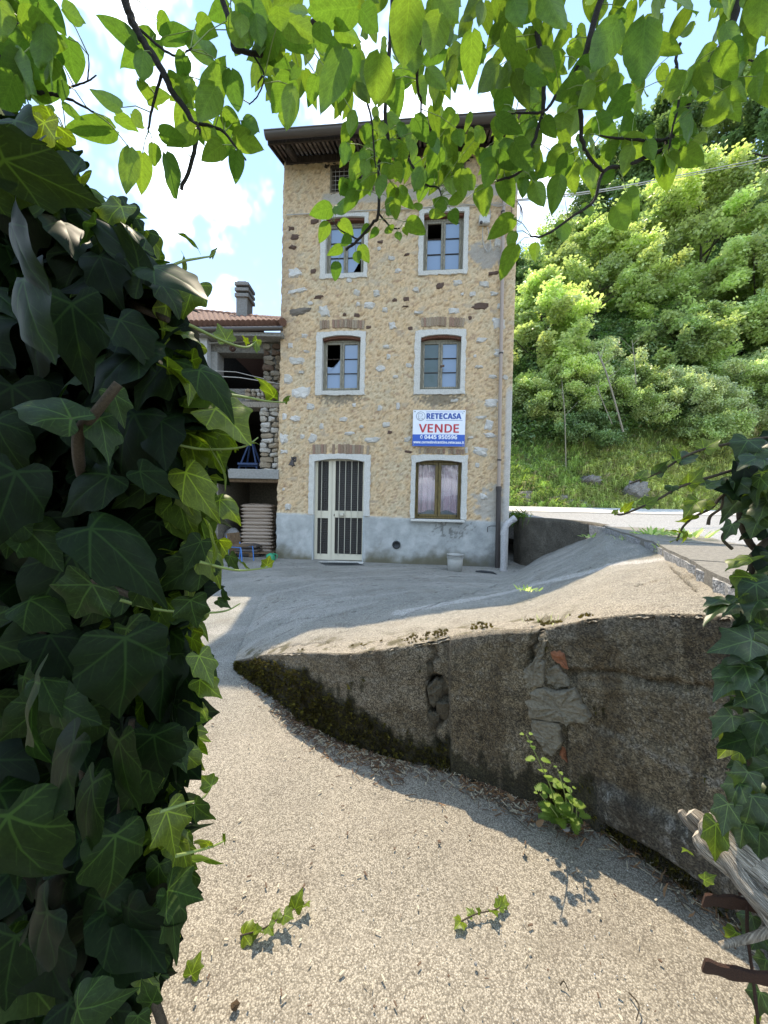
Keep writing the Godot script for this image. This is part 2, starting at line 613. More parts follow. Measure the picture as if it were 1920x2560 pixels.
	M.pvc = tri_mat(lin(0.90, 0.87, 0.85), t_con, null, 2.0, 0.0, 0.5, false, false)
	M.black_rubber = mat(lin(0.022, 0.024, 0.025), 0.6)
	M.white_plastic = tri_mat(lin(0.84, 0.82, 0.74), t_con, tex(c_fine), 4.0, 0.2, 0.6, false, false)
	M.rust = tri_mat(lin(0.13, 0.055, 0.03), t_con, tex(c_fine), 12.0, 0.3, 0.85, false, false)
	M.blue_paint = mat(lin(0.05, 0.18, 0.50), 0.4)
	M.navy = mat(lin(0.02, 0.045, 0.12), 0.5)
	M.green_plastic = mat(lin(0.02, 0.25, 0.12), 0.4)
	M.sack = tri_mat(lin(0.55, 0.43, 0.33), t_lite, tex(c_soft), 3.0, 1.0, 0.3, false, false)
	M.white_sack = tri_mat(lin(0.6, 0.58, 0.55), t_con, tex(c_soft), 3.0, 1.2, 0.5, false, false)
	M.grey_box = mat(lin(0.48, 0.48, 0.45), 0.5)
	M.glass_blue = mat(lin(0.20, 0.27, 0.38), 0.12)
	M.glass_blue.metallic_specular = 0.8
	M.glass_dark = mat(lin(0.05, 0.08, 0.07), 0.06)
	M.glass_dark.metallic_specular = 0.9
	var pane := mat(Color(0.85, 0.9, 0.95, 0.08), 0.04)
	pane.transparency = BaseMaterial3D.TRANSPARENCY_ALPHA
	M.pane = pane
	var dot := Image.create(64, 64, false, Image.FORMAT_L8)
	for y in 64:
		for x in 64:
			var a := Vector2(x % 32 - 16, y % 32 - 16)
			dot.set_pixel(x, y, Color.WHITE * clampf(1.15 - a.length() / 13.0, 0, 1))
	var dg := tri_mat(lin(0.03, 0.027, 0.024), null, tex(dot), 13.0, 0.8, 0.3, false, false)
	dg.metallic_specular = 0.4
	M.door_glass = dg
	# gingham cloth
	var gi := Image.create(64, 64, false, Image.FORMAT_RGB8)
	for y in 64:
		for x in 64:
			var k := int((x / 16) % 2) + int((y / 16) % 2)
			gi.set_pixel(x, y, [Color(0.90, 0.82, 0.84), Color(0.62, 0.40, 0.45), Color(0.32, 0.12, 0.17)][k])
	var gm := mat(Color.WHITE, 0.95)
	gm.albedo_texture = tex(gi)
	gm.uv1_scale = Vector3(14, 26, 1)
	M.gingham = gm
	M.sign_white = mat(lin(0.80, 0.83, 0.88), 0.35)
	M.sign_blue = mat(lin(0.035, 0.11, 0.48), 0.35)
	M.ink_blue = mat(lin(0.03, 0.085, 0.36), 0.4)
	M.ink_red = mat(lin(0.52, 0.03, 0.045), 0.4)
	M.ink_white = mat(lin(0.85, 0.86, 0.88), 0.4)
	M.ink_grey = mat(lin(0.25, 0.28, 0.34), 0.4)
	# leaves
	var vt := vein_tex(false, 0.28)
	var vi := vein_tex(true, 0.8)
	M.t_ivy = vi
	M.t_leaf = vt
	M.leaf = []
	for c in [[0.31, 0.53, 0.05], [0.25, 0.47, 0.05], [0.36, 0.58, 0.06], [0.19, 0.39, 0.045]]:
		M.leaf.append(leaf_mat(lin(c[0], c[1], c[2]), vt, Color(1.0, 1.0, 0.75), 0.5, 0.4))
	M.leaf_stuff = leaf_mat(Color.WHITE, vt, Color(1.0, 1.0, 0.75), 0.5, 0.4, true)
	M.ivy_dark = []
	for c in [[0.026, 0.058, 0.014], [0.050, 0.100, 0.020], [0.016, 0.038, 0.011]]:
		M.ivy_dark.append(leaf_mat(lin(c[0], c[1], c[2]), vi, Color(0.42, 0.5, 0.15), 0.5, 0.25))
	M.ivy_mid = []
	for c in [[0.11, 0.20, 0.045], [0.085, 0.165, 0.04]]:
		M.ivy_mid.append(leaf_mat(lin(c[0], c[1], c[2]), vi, Color(0.85, 0.9, 0.3), 0.45, 0.35))
	M.ivy_under = leaf_mat(lin(0.04, 0.075, 0.015), vi, Color(0.5, 0.55, 0.12), 0.6, 0.2)
	M.ivy_pale = []
	for c in [[0.16, 0.27, 0.10], [0.12, 0.22, 0.08], [0.20, 0.31, 0.11]]:
		M.ivy_pale.append(leaf_mat(lin(c[0], c[1], c[2]), vi, Color(0.85, 0.9, 0.3), 0.38, 0.5))
	M.ivy_young_lit = []  # young leaves; the glow of backlit ones is put into this lime colour
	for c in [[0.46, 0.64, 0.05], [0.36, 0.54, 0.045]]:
		M.ivy_young_lit.append(leaf_mat(lin(c[0], c[1], c[2]), vi, Color(1.0, 1.0, 0.6), 0.42, 0.5))
	M.ivy_stuff = leaf_mat(Color.WHITE, vi, Color(0.5, 0.6, 0.2), 0.55, 0.2, true)
	M.far_leaf = leaf_mat(Color.WHITE, null, Color(0.85, 0.88, 0.55), 0.4, 0.5, true)
	M.grass = leaf_mat(Color.WHITE, null, Color(0.8, 0.85, 0.4), 0.6, 0.3, true)
	M.moss = leaf_mat(Color.WHITE, null, Color(0.3, 0.3, 0.1), 0.9, 0.2, true)
	M.dry = mat(lin(0.20, 0.12, 0.06), 0.85)
	M.straw = mat(lin(0.42, 0.36, 0.25), 0.85)
	M.chip = mat(lin(0.5, 0.4, 0.25), 0.85)
	M.weed = leaf_mat(lin(0.20, 0.36, 0.05), null, Color(0.9, 1.0, 0.4), 0.5, 0.4)
	M.pebble = tri_mat(lin(0.55, 0.52, 0.48), t_con, null, 8.0, 0.0, 0.8, false, false)
	M.brown_rock = tri_mat(lin(0.34, 0.20, 0.08), t_con, tex(c_fine), 12.0, 0.5, 0.8, false, false)
	M.broad = [broad_leaf(0.25, 0.10, 0.1), broad_leaf(0.12, 0.22, -0.3), broad_leaf(0.35, 0.05, 0.4), broad_leaf(0.18, -0.08, 0.0, 1.1), broad_leaf(0.05, 0.3, 0.3, 0.9)]
	M.ivy_mesh = []
	M.ivy_low = []
	for i in 7:
		M.ivy_low.append(ivy_leaf(1, [0.28, 0.42, 0.65, 0.8, 0.1, 0.55, 0.2][i], [0.25, 0.1, 0.2, 0.05, 0.3, -0.08, 0.5][i], [0.3, 0.5, 0.2, 0.3, 0.15, 0.6, 0.75][i], i + 3))
		M.ivy_mesh.append(ivy_leaf(2, [0.28, 0.42, 0.65, 0.8, 0.1, 0.55, 0.2][i], [0.25, 0.1, 0.2, 0.05, 0.3, -0.08, 0.5][i], [0.3, 0.5, 0.2, 0.3, 0.15, 0.6, 0.75][i], i + 3))
	M.rocks = []
	for i in 7: M.rocks.append(rock(i + 1, [0.3, 0.35, 0.28, 0.38, 0.3, 0.4, 0.33][i], 0.6))
	M.wall_brick = tri_mat(lin(0.66, 0.27, 0.13), t_con, tex(c_fine), 3.0, 0.4, 0.9)
	M.patch = tri_mat(lin(0.44, 0.39, 0.285), t_con, tex(c_soft), 3.6, 1.2, 0.92)
	M.lump = tri_mat(lin(0.22, 0.185, 0.12), t_con, tex(c_soft), 4.0, 1.6, 0.92)
	M.kerb = tri_mat(lin(0.42, 0.385, 0.325), t_con, tex(c_fine), 1.6, 0.3, 0.92)
	M.slat = [tri_mat(lin(0.34, 0.27, 0.21), M.t_wood, M.b_wood, 3.0, 0.4, 0.9, false, false), tri_mat(lin(0.26, 0.20, 0.15), M.t_wood, M.b_wood, 3.0, 0.4, 0.9, false, false), tri_mat(lin(0.40, 0.33, 0.26), M.t_wood, M.b_wood, 3.0, 0.4, 0.9, false, false)]
	M.garage = tri_mat(lin(0.40, 0.36, 0.28), M.t_con, null, 1.0, 0.0, 0.95, false, false)
	M.eave_cement = tri_mat(lin(0.50, 0.48, 0.42), M.t_con, null, 1.0, 0.0, 0.95, false, false)
	M.sack_dark = tri_mat(lin(0.16, 0.13, 0.11), M.t_con, null, 3.0, 0.0, 0.5, false, false)
	M.straw_v = mat(Color.WHITE, 0.9)
	M.straw_v.vertex_color_use_as_albedo = true
	M.nettle = [leaf_mat(lin(0.40, 0.58, 0.10), M.t_leaf, Color(0.9, 1.0, 0.5), 0.55, 0.4), leaf_mat(lin(0.28, 0.46, 0.08), M.t_leaf, Color(0.9, 1.0, 0.5), 0.55, 0.4)]
	M.plinth_paint = tri_mat(lin(0.56, 0.60, 0.60), t_lite, null, 2.0, 0.0, 0.9, false, false)
	M.barn_stones = [tri_mat(lin(0.80, 0.72, 0.58), t_lite, tex(c_soft), 3.1, 1.2, 0.9, false, false), tri_mat(lin(0.62, 0.50, 0.35), t_lite, tex(c_soft), 3.1, 1.2, 0.9, false, false), tri_mat(lin(0.86, 0.80, 0.70), t_lite, tex(c_soft), 3.1, 1.2, 0.9, false, false)]
	M.rock_grey = tri_mat(lin(0.56, 0.51, 0.44), M.t_con, tex(c_soft), 0.8, 6.0, 0.95)

# ---------- ground, ramp, road ----------
var LIP := [Vector2(585, 1654), Vector2(665, 1637), Vector2(750, 1634), Vector2(875, 1637), Vector2(950, 1627), Vector2(1075, 1609), Vector2(1133, 1593), Vector2(1231, 1579), Vector2(1358, 1575), Vector2(1465, 1553), Vector2(1546, 1541), Vector2(1670, 1537), Vector2(1760, 1541), Vector2(1862, 1550), Vector2(1990, 1562)]
var FOOT := [Vector2(585, 1668), Vector2(692, 1748), Vector2(750, 1801), Vector2(848, 1853), Vector2(982, 1898), Vector2(1071, 1911), Vector2(1148, 1928), Vector2(1231, 1956), Vector2(1350, 2002), Vector2(1486, 2065), Vector2(1641, 2160), Vector2(1761, 2250), Vector2(1862, 2330), Vector2(1990, 2440)]

func depth_of(p: Vector3) -> float:
	return (p - eye).dot(-cb.z)

func wall_foot(px: float) -> Vector3:
	return yard_hit(px, interp(FOOT, px))

func wall_top(px: float) -> Vector3:
	var b := wall_foot(px)
	var d := depth_of(b)
	var y := interp(LIP, px)
	var h := at(px, y, d).y - b.y
	return at(px, y, d + 0.10 * h)

func wall_point(px: float, py: float, out := 0.0) -> Vector3:
	var a := interp(LIP, px)
	var b := interp(FOOT, px)
	var f := (py - a) / maxf(b - a, 1.0)
	return wall_top(px).lerp(wall_foot(px), f) + wall_normal(px) * out

func wall_normal(px: float) -> Vector3:
	var t := (wall_foot(px + 25.0) - wall_foot(px - 25.0)).normalized()
	var n := t.cross(Vector3(0, 1, 0.0)).normalized()
	return (-n if n.z < 0 else n)

func yard_y(x: float, d: float) -> float:
	return RISE * d + 0.012 * noise.get_noise_2d(x * 0.7, d * 0.7)

func ground_colour(x: float, d: float) -> Color:
	var a := noise.get_noise_2d(x * 0.9, d * 0.9)
	var b := noise.get_noise_2d(x * 4.0 + 50.0, d * 4.0)
	var n3 := fine.get_noise_2d(x * 16.0, d * 16.0)
	var c := Color(0.655, 0.62, 0.545).lerp(Color(0.585, 0.60, 0.575), smoothstep(2.4, 3.9, d))
	c = c * (1.0 + 0.16 * a + 0.10 * b + 0.10 * n3 * smoothstep(2.4, 3.9, d))
	# worn pale trowel streaks across the upper yard
	var q := Vector2(x * 0.55 + d * 0.2 + 9.0, d * 2.2 - x * 0.7)
	var streak := smoothstep(0.12, 0.20, noise.get_noise_2d(q.x, q.y) + 0.08 * n3) * smoothstep(3.0, 4.0, d)
	c = c.lerp(Color(0.86, 0.86, 0.85), streak * 0.42)
	var dirt := smoothstep(0.28, 0.5, noise.get_noise_2d(x * 2.3 + 7.0, d * 2.3 + 3.0))
	c = c.lerp(Color(0.40, 0.36, 0.30), dirt * 0.35)
	# hairline cracks
	var ck := absf(noise.get_noise_2d(x * 0.55 + 17.0, d * 0.9 + 3.0))
	c = c.lerp(Color(0.16, 0.15, 0.13), (1.0 - smoothstep(0.003, 0.009, ck)) * smoothstep(3.0, 3.6, d) * 0.8)
	return c

func pixel_of(p: Vector3) -> Vector2:
	var q := cb.inverse() * (p - eye)
	return Vector2(960.0 - q.x / q.z * F, 1280.0 + q.y / q.z * F)

func hill_y(x: float, d: float) -> float:
	var y := RISE * minf(d, 14.0) - 0.16
	var e := maxf(0.0, d - 14.0)
	var s := smoothstep(-0.5, 5.0, x)
	if d >= 14.0:
		y = lerpf(y, 1.42, smoothstep(1.5, 3.0, x))
	y += s * (minf(e, 30.0) * 0.86 + smoothstep(0.0, 5.0, e) * maxf(0.0, x - 5.0) * 0.22)
	y += s * smoothstep(0.0, 1.0, e) * 0.35 * noise.get_noise_2d(x * 0.35, d * 0.35)
	return y

func yard_and_road() -> void:
	# far ground and hill, one sheet
	var st := ST()
	st.set_smooth_group(0)
	var xs := []
	var ds := []
	for i in 61: xs.append(-70.0 + i * 2.5 if i < 27 else (-2.5 + (i - 27) * 0.9 if i < 55 else 22.7 + (i - 55) * 14.0))
	for i in 24: ds.append(-34.0 + i * 2.0)
	ds.append(13.0)
	for i in 26: ds.append(14.0 + i * 0.8)
	for i in 10: ds.append(36.0 + i * 12.0)
	for j in ds.size() - 1:
		for i in xs.size() - 1:
			var q := []
			for e in [[0, 0], [1, 0], [1, 1], [0, 1]]:
				var x: float = xs[i + e[0]]
				var d: float = ds[j + e[1]]
				q.append(Vector3(x, hill_y(x, d), -d))
			quad(st, q[0], q[3], q[2], q[1])
	tag(put("ground", done(st), M.soil), "", "", "", "structure")

	# yard : concrete with exposed gravel
	st = ST()
	st.set_smooth_group(0)
	var nx := 150
	var nd := 170
	var P := PackedVector3Array()
	var C := PackedColorArray()
	for j in nd + 1:
		for i in nx + 1:
			var x := -7.0 + 11.0 * i / nx
			var d := -2.0 + 13.2 * pow(float(j) / nd, 1.3)
			P.append(Vector3(x, yard_y(x, d), -d))
			var c := ground_colour(x, d)
			C.append(c)
	for j in nd:
		for i in nx:
			var o := j * (nx + 1) + i
			for k in [o, o + nx + 1, o + nx + 2, o, o + nx + 2, o + 1]:
				st.set_color(C[k])
				st.add_vertex(P[k])
	tag(put("yard", done(st), M.aggregate), "", "", "", "structure")

	# ramp between the retaining wall, the house and the road
	var pairs := []   # lip pixel, back point
	pairs.append([585.0, at(688, 1415, 8.0)])
	pairs.append([720.0, at(760, 1418, 8.0)])
	pairs.append([848.0, at(870, 1420, 8.0)])
	pairs.append([1075.0, at(1100, 1422, 7.85)])
	pairs.append([1231.0, at(1272, 1431, 7.75)])
	pairs.append([1358.0, at(1363, 1386, 7.75)])
	pairs.append([1465.0, at(1470, 1345, 6.75)])
	for e in [[1546.0, 3.30, 6.0], [1670.0, 2.44, 3.65], [1760.0, 1.85, 2.4], [1862.0, 1.49, 1.66], [1990.0, 1.28, 1.24]]:
		pairs.append([e[0], Vector3(e[1], 1.195, -e[2])])
	st = ST()
	st.set_smooth_group(0)
	var nt := 330
	var ns := 190
	P = PackedVector3Array()
	C = PackedColorArray()
	for i in nt + 1:
		var px := lerpf(585.0, 1990.0, float(i) / nt)
		var a := wall_top(px)
		var k := 0
		while k < pairs.size() - 2 and px > pairs[k + 1][0]: k += 1
		var u: float = (px - pairs[k][0]) / (pairs[k + 1][0] - pairs[k][0])
		var p0: Vector3 = pairs[maxi(k - 1, 0)][1]
		var p1: Vector3 = pairs[k][1]
		var p2: Vector3 = pairs[k + 1][1]
		var p3: Vector3 = pairs[mini(k + 2, pairs.size() - 1)][1]
		var b := p1.lerp(p2, u) if k >= 6 else p1.cubic_interpolate(p2, p0, p3, u)
		for j in ns + 1:
			var s := pow(float(j) / ns, 1.25)
			var p := a.lerp(b, s)
			var edge := smoothstep(0.0, 0.04, s)
			p.y += 0.02 * noise.get_noise_2d(p.x * 1.7, p.z * 1.7) * edge + 0.006 * fine.get_noise_2d(p.x * 14.0, p.z * 14.0)
			p.y = maxf(p.y, yard_y(p.x, -p.z) + 0.006)
			if s < 0.03: p.y -= 0.012 * (1.0 - s / 0.03) * (0.6 + 0.8 * fine.get_noise_2d(p.x * 30.0, p.z * 30.0))
			P.append(p)
	# where the pale strip lies on the slope
	var strip := []
	for e in [Vector2(1000, 1530), Vector2(1180, 1498), Vector2(1300, 1472), Vector2(1450, 1438), Vector2(1600, 1404), Vector2(1676, 1385)]:
		var best := P[0]
		var bd0 := 1e9
		for p in P:
			var dd := pixel_of(p).distance_squared_to(e)
			if dd < bd0:
				bd0 = dd
				best = p
		strip.append(Vector2(best.x, best.z))
	# cracks in the concrete, as polylines on the slope
	var cracks := []
	for line in [[Vector2(830, 1585), Vector2(880, 1574), Vector2(946, 1556), Vector2(1010, 1540), Vector2(1071, 1518), Vector2(1150, 1492), Vector2(1240, 1460)], [Vector2(692, 1526), Vector2(740, 1518), Vector2(785, 1513)], [Vector2(590, 1646), Vector2(640, 1628), Vector2(690, 1617), Vector2(750, 1611), Vector2(820, 1606)], [Vector2(1590, 1463), Vector2(1640, 1452), Vector2(1699, 1441), Vector2(1744, 1434)], [Vector2(1672, 1410), Vector2(1699, 1441), Vector2(1722, 1458), Vector2(1740, 1480)], [Vector2(700, 1560), Vector2(770, 1545), Vector2(850, 1536), Vector2(930, 1520)], [Vector2(1260, 1575), Vector2(1345, 1566), Vector2(1360, 1572)]]:
		var out := []
		for e in line:
			var best := P[0]
			var bd0 := 1e9
			for k in range(0, P.size(), 2):
				var dd := pixel_of(P[k]).distance_squared_to(e)
				if dd < bd0:
					bd0 = dd
					best = P[k]
			out.append(Vector2(best.x, best.z))
		cracks.append(out)
	for i in nt + 1:
		var px := lerpf(585.0, 1990.0, float(i) / nt)
		for j in ns + 1:
			var p := P[i * (ns + 1) + j]
			var ckd := 9.0
			var xz := Vector2(p.x, p.z)
			for line in cracks:
				for k2 in line.size() - 1:
					ckd = minf(ckd, Geometry2D.get_closest_point_to_segment(xz, line[k2], line[k2 + 1]).distance_to(xz))
			ckd += 0.016 * noise.get_noise_2d(p.x * 9.0, p.z * 9.0)
			var open_ := 1.0 - smoothstep(0.003, 0.011, ckd)
			P[i * (ns + 1) + j].y -= 0.022 * open_
			var s := pow(float(j) / ns, 1.25)
			var c := ground_colour(p.x, -p.z)
			# a strip of smooth pale cement runs down the slope
			var bd := 9.0
			for k2 in strip.size() - 1:
				bd = minf(bd, Geometry2D.get_closest_point_to_segment(Vector2(p.x, p.z), strip[k2], strip[k2 + 1]).distance_to(Vector2(p.x, p.z)))
			var band := 1.0 - smoothstep(0.055, 0.085, bd + 0.03 * noise.get_noise_2d(p.x * 6.0, p.z * 6.0))
			c = c.lerp(Color(1.0, 1.0, 1.0), band * 0.9)
			c = c.lerp(Color(0.10, 0.09, 0.07), open_ * 0.85)
			var lip := 1.0 - smoothstep(0.02, 0.07, s)
			c = c.lerp(Color(0.72, 0.66, 0.56), lip * 0.7)
			var mossy := smoothstep(0.1, 0.4, noise.get_noise_2d(p.x * 5.0 + 31.0, p.z * 5.0)) * (1.0 - smoothstep(0.03, 0.1, s)) * (1.0 - smoothstep(1350.0, 1500.0, px))
			c = c.lerp(Color(0.16, 0.14, 0.04), mossy * 0.8)
			C.append(c)
	for i in nt:
		for j in ns:
			var o := i * (ns + 1) + j
			for k in [o, o + 1, o + ns + 2, o, o + ns + 2, o + ns + 1]:
				st.set_color(C[k])
				st.add_vertex(P[k])
	tag(put("ramp", done(st), M.aggregate), "", "", "", "structure")

	# road plateau above the ramp with a thick broken kerb edge
	var edge := [Vector2(1.16, 0.6), Vector2(1.28, 1.24), Vector2(1.49, 1.66), Vector2(1.85, 2.4), Vector2(2.44, 3.65), Vector2(3.3, 6.0), Vector2(3.5, 6.9), Vector2(3.42, 7.8), Vector2(3.0, 9.3), Vector2(2.62, 10.2), Vector2(2.62, 14.0)]
	var sub := []
	for i in edge.size() - 1:
		for k in 8: sub.append((edge[i] as Vector2).lerp(edge[i + 1], k / 8.0))
	sub.append(edge[edge.size() - 1])
	st = ST()
	flat(st)
	var ry := func(x: float, d: float) -> float:
		return 1.25 + 0.035 * maxf(0.0, d - 8.0) + 0.012 * noise.get_noise_2d(x * 1.2, d * 1.2)
	for i in sub.size() - 1:
		for k in 14:
			var q := []
			for e in [[0, 0], [1, 0], [1, 1], [0, 1]]:
				var s: Vector2 = sub[i + e[1]]
				var w := 0.03 * fine.get_noise_2d(s.y * 9.0, 4.0)
				var f := pow((k + e[0]) / 14.0, 2.0)
				var x := lerpf(s.x + w, 22.0, f)
				q.append(Vector3(x, ry.call(x, s.y), -s.y))
			quad(st, q[0], q[3], q[2], q[1])
		var s0: Vector2 = sub[i]
		var s1: Vector2 = sub[i + 1]
		var a := Vector3(s0.x + 0.03 * fine.get_noise_2d(s0.y * 9.0, 4.0), 0, -s0.y)
		var b := Vector3(s1.x + 0.03 * fine.get_noise_2d(s1.y * 9.0, 4.0), 0, -s1.y)
		a.y = ry.call(a.x, s0.y)
		b.y = ry.call(b.x, s1.y)
		quad(st, a, Vector3(a.x + 0.03, 0.75, a.z), Vector3(b.x + 0.03, 0.75, b.z), b)
	tag(put("road", done(st), M.asphalt), "", "", "", "structure")
	# worn concrete slabs along the kerb edge, cracked apart
	for e in [[2, 3.1, 0.55], [3, 1.0, 0.5], [4, 1.0, 0.55], [1, 1.0, 0.5]]:
		var a2: Vector2 = edge[e[0]]
		var b2: Vector2 = edge[e[0] + 1]
		var stp := ST()
		flat(stp)
		var dir := (b2 - a2).normalized()
		var side := Vector2(dir.y, -dir.x)
		if side.x < 0: side = -side
		var pts := []
		var cnt := 12
		for k in cnt + 1:
			var s := a2.lerp(b2, 0.015 + 0.97 * k / cnt)
			pts.append([s + side * (0.005 + 0.012 * fine.get_noise_2d(s.y * 17.0, 2.0)), s + side * (e[2] * 1.3 + 0.05 * fine.get_noise_2d(s.y * 7.0, 9.0))])
		for k in cnt:
			var v := []
			for q in [pts[k][0], pts[k][1], pts[k + 1][1], pts[k + 1][0]]:
				v.append(Vector3(q.x, ry.call(q.x, q.y) + 0.022, -q.y))
			quad(stp, v[0], v[3], v[2], v[1])
			var dn := Vector3(0, 0.12, 0)
			quad(stp, v[0], v[0] - dn, v[3] - dn, v[3])
			quad(stp, v[1] - dn * 0.2, v[1], v[2], v[2] - dn * 0.2)
			if k == 0: quad(stp, v[0] - dn, v[0], v[1], v[1] - dn)
			if k == cnt - 1: quad(stp, v[3], v[3] - dn, v[2] - dn, v[2])
		var sl := put("kerb_slab", done(stp), M.kerb)
		tag(sl, "", "", "", "structure")
	# pale sunlit lane with a painted edge line beyond
	st = ST()
	flat(st)
	var st2 := ST()
	flat(st2)
	for i in 40:
		var x0 := 2.66 + i * 0.48
		var x1 := x0 + 0.48
		quad(st, Vector3(x0, 1.36 + 0.006, -11.0), Vector3(x0, 1.46 + 0.02, -14.05), Vector3(x1, 1.46 + 0.02, -14.05), Vector3(x1, 1.36 + 0.006, -11.0))
		quad(st2, Vector3(x0, 1.353, -10.75), Vector3(x0, 1.358, -10.9), Vector3(x1, 1.358, -10.9), Vector3(x1, 1.353, -10.75))
	tag(put("lane", done(st), M.pale_road), "", "", "", "structure")
	tag(put("road_marking", done(st2), M.white_paint), "", "", "", "structure")

# cracked concrete retaining wall in front of the ramp
func retaining_wall() -> void:
	var w := thing("retaining_wall", "low cracked mossy concrete retaining wall rising to the right along the yard", "wall")
	var st := ST()
	st.set_smooth_group(0)
	var nc := 400
	var nr := 100
	var P := PackedVector3Array()
	var C := PackedColorArray()
	for i in nc + 1:
		var px := lerpf(580.0, 1990.0, float(i) / nc)
		var top := wall_top(maxf(px, 585.0))
		var foot := wall_foot(maxf(px, 585.0))
		var n := wall_normal(px)
		var ya := interp(LIP, px)
		var yb := interp(FOOT, px)
		for j in nr + 3:
			var f := float(j - 2) / nr
			var py := lerpf(ya, yb, f)
			var p := top.lerp(foot, clampf(f, 0.0, 1.06))
			if j == 0: p = top - n * 0.10 - Vector3(0, 0.03, 0)
			if j == 1: p = top - n * 0.012 + Vector3(0, 0.006, 0)
			var h := foot.y - p.y
			var q := Vector3(p.x, p.y, p.z) * 1.0
			var o := 0.020 * noise.get_noise_3dv(q * 3.0) + 0.007 * noise.get_noise_3dv(q * 12.0) + 0.004 * fine.get_noise_3dv(q * 45.0)
			# formwork joints on the right half
			var lv := (py - ya) / maxf(yb - ya, 1.0)
			if px > 1420.0:
				var wv := 0.012 * sin(px * 0.02)
				var e1 := absf(lv - 0.27 - wv)
				o -= 0.026 * (1.0 - smoothstep(0.0, 0.022, e1 + 0.02 * noise.get_noise_2d(px * 0.02, 3.0)))
				o += 0.016 * smoothstep(0.29, 0.33, lv + wv) + 0.012 * smoothstep(0.52, 0.55, lv + wv)
			# upright offset where the wall changes plane
			o += 0.05 * smoothstep(1120.0, 1132.0, px) * (1.0 - smoothstep(1300.0, 1420.0, px))
			# broken hollow with loose lumps
			var hol := Vector2((px - 1090.0 - (py - 1700.0) * 0.06) / 32.0, (py - 1755.0) / 75.0).length()
			o -= 0.11 * (1.0 - smoothstep(0.55, 1.0, hol + 0.25 * noise.get_noise_3dv(q * 9.0)))
			var crk := absf(px - 1092.0 - 14.0 * noise.get_noise_2d(py * 0.012, 3.0) * 3.0)
			o -= 0.045 * (1.0 - smoothstep(3.0, 11.0, crk)) * (1.0 - smoothstep(0.75, 0.95, lv))
			var crk2 := absf(px - 1350.0 + (py - 1575.0) * 0.30 - 12.0 * noise.get_noise_2d(py * 0.03, 8.0))
			o -= 0.05 * (1.0 - smoothstep(2.0, 9.0, crk2)) * (1.0 - smoothstep(0.1, 0.3, lv))
			# undercut at the foot on the right
			var uc := smoothstep(1500.0, 1560.0, px) * smoothstep(0.90, 0.97, lv)
			o -= 0.10 * uc
			o += 0.05 * smoothstep(1480.0, 1540.0, px) * smoothstep(0.74, 0.80, lv) * (1.0 - smoothstep(0.9, 0.95, lv))
			# the arris is chipped away in places
			var chip := smoothstep(0.05, 0.4, noise.get_noise_2d(px * 0.03, 4.0) + 0.5 * noise.get_noise_3dv(q * 16.0))
			o -= chip * 0.018 * (1.0 - smoothstep(0.0, 0.055, (py - ya) / maxf(yb - ya, 60.0)))
			if j > 1: p += n * o
			P.append(p)
			var n1 := noise.get_noise_3dv(q * 2.2 + Vector3(9, 0, 0))
			var n2 := noise.get_noise_3dv(q * 14.0)
			var n3 := fine.get_noise_3dv(q * 40.0)
			var c := Color(0.47, 0.38, 0.24) * (1.0 + 0.45 * n1 + 0.5 * n2 + 0.5 * n3)
			var lich := smoothstep(0.22, 0.36, fine.get_noise_3dv(q * 55.0 + Vector3(3, 3, 3))) * smoothstep(-0.4, 0.1, n1 + 0.1)
			c = c.lerp(Color(0.70, 0.63, 0.50), lich * 0.7)
			# the upper rim is paler, the lower left grown with moss
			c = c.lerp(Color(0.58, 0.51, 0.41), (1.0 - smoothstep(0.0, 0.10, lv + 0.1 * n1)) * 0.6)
			if px < 1130.0:
				var pale := smoothstep(0.0, 0.2, n1 + 0.35 - lv * 0.7) * smoothstep(780.0, 880.0, px)
				c = c.lerp(Color(0.62, 0.53, 0.39), pale * 0.6)
			var ms := smoothstep(-0.12, 0.15, moss_amount(px, lv) + 0.7 * n1 + 0.4 * n2 + 0.55 * noise.get_noise_2d(px * 0.035, lv * 2.5) - 0.5)
			c = c.lerp(Color(0.10, 0.085, 0.028), ms * 0.9)
			# washed out lime line along a joint
			var lime := (1.0 - smoothstep(0.0, 0.025, absf(lv - 0.55 + 0.03 * sin(px * 0.01)))) * smoothstep(1440.0, 1490.0, px) * smoothstep(-0.35, 0.1, n3)
			c = c.lerp(Color(0.80, 0.77, 0.68), lime * 0.75)
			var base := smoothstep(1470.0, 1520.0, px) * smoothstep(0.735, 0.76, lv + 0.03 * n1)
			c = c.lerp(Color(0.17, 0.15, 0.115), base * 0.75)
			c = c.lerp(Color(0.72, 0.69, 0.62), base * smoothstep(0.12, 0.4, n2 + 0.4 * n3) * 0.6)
			var wet := smoothstep(0.05, 0.35, noise.get_noise_2d(px * 0.006, lv * 1.2 + 8.0))
			c = c.lerp(c * Color(0.55, 0.5, 0.42), wet * 0.8)
			C.append(c)
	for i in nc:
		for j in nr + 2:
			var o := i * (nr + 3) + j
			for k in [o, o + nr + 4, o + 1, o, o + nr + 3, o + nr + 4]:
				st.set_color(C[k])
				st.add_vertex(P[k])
	put("face", done(st), M.concrete, w)
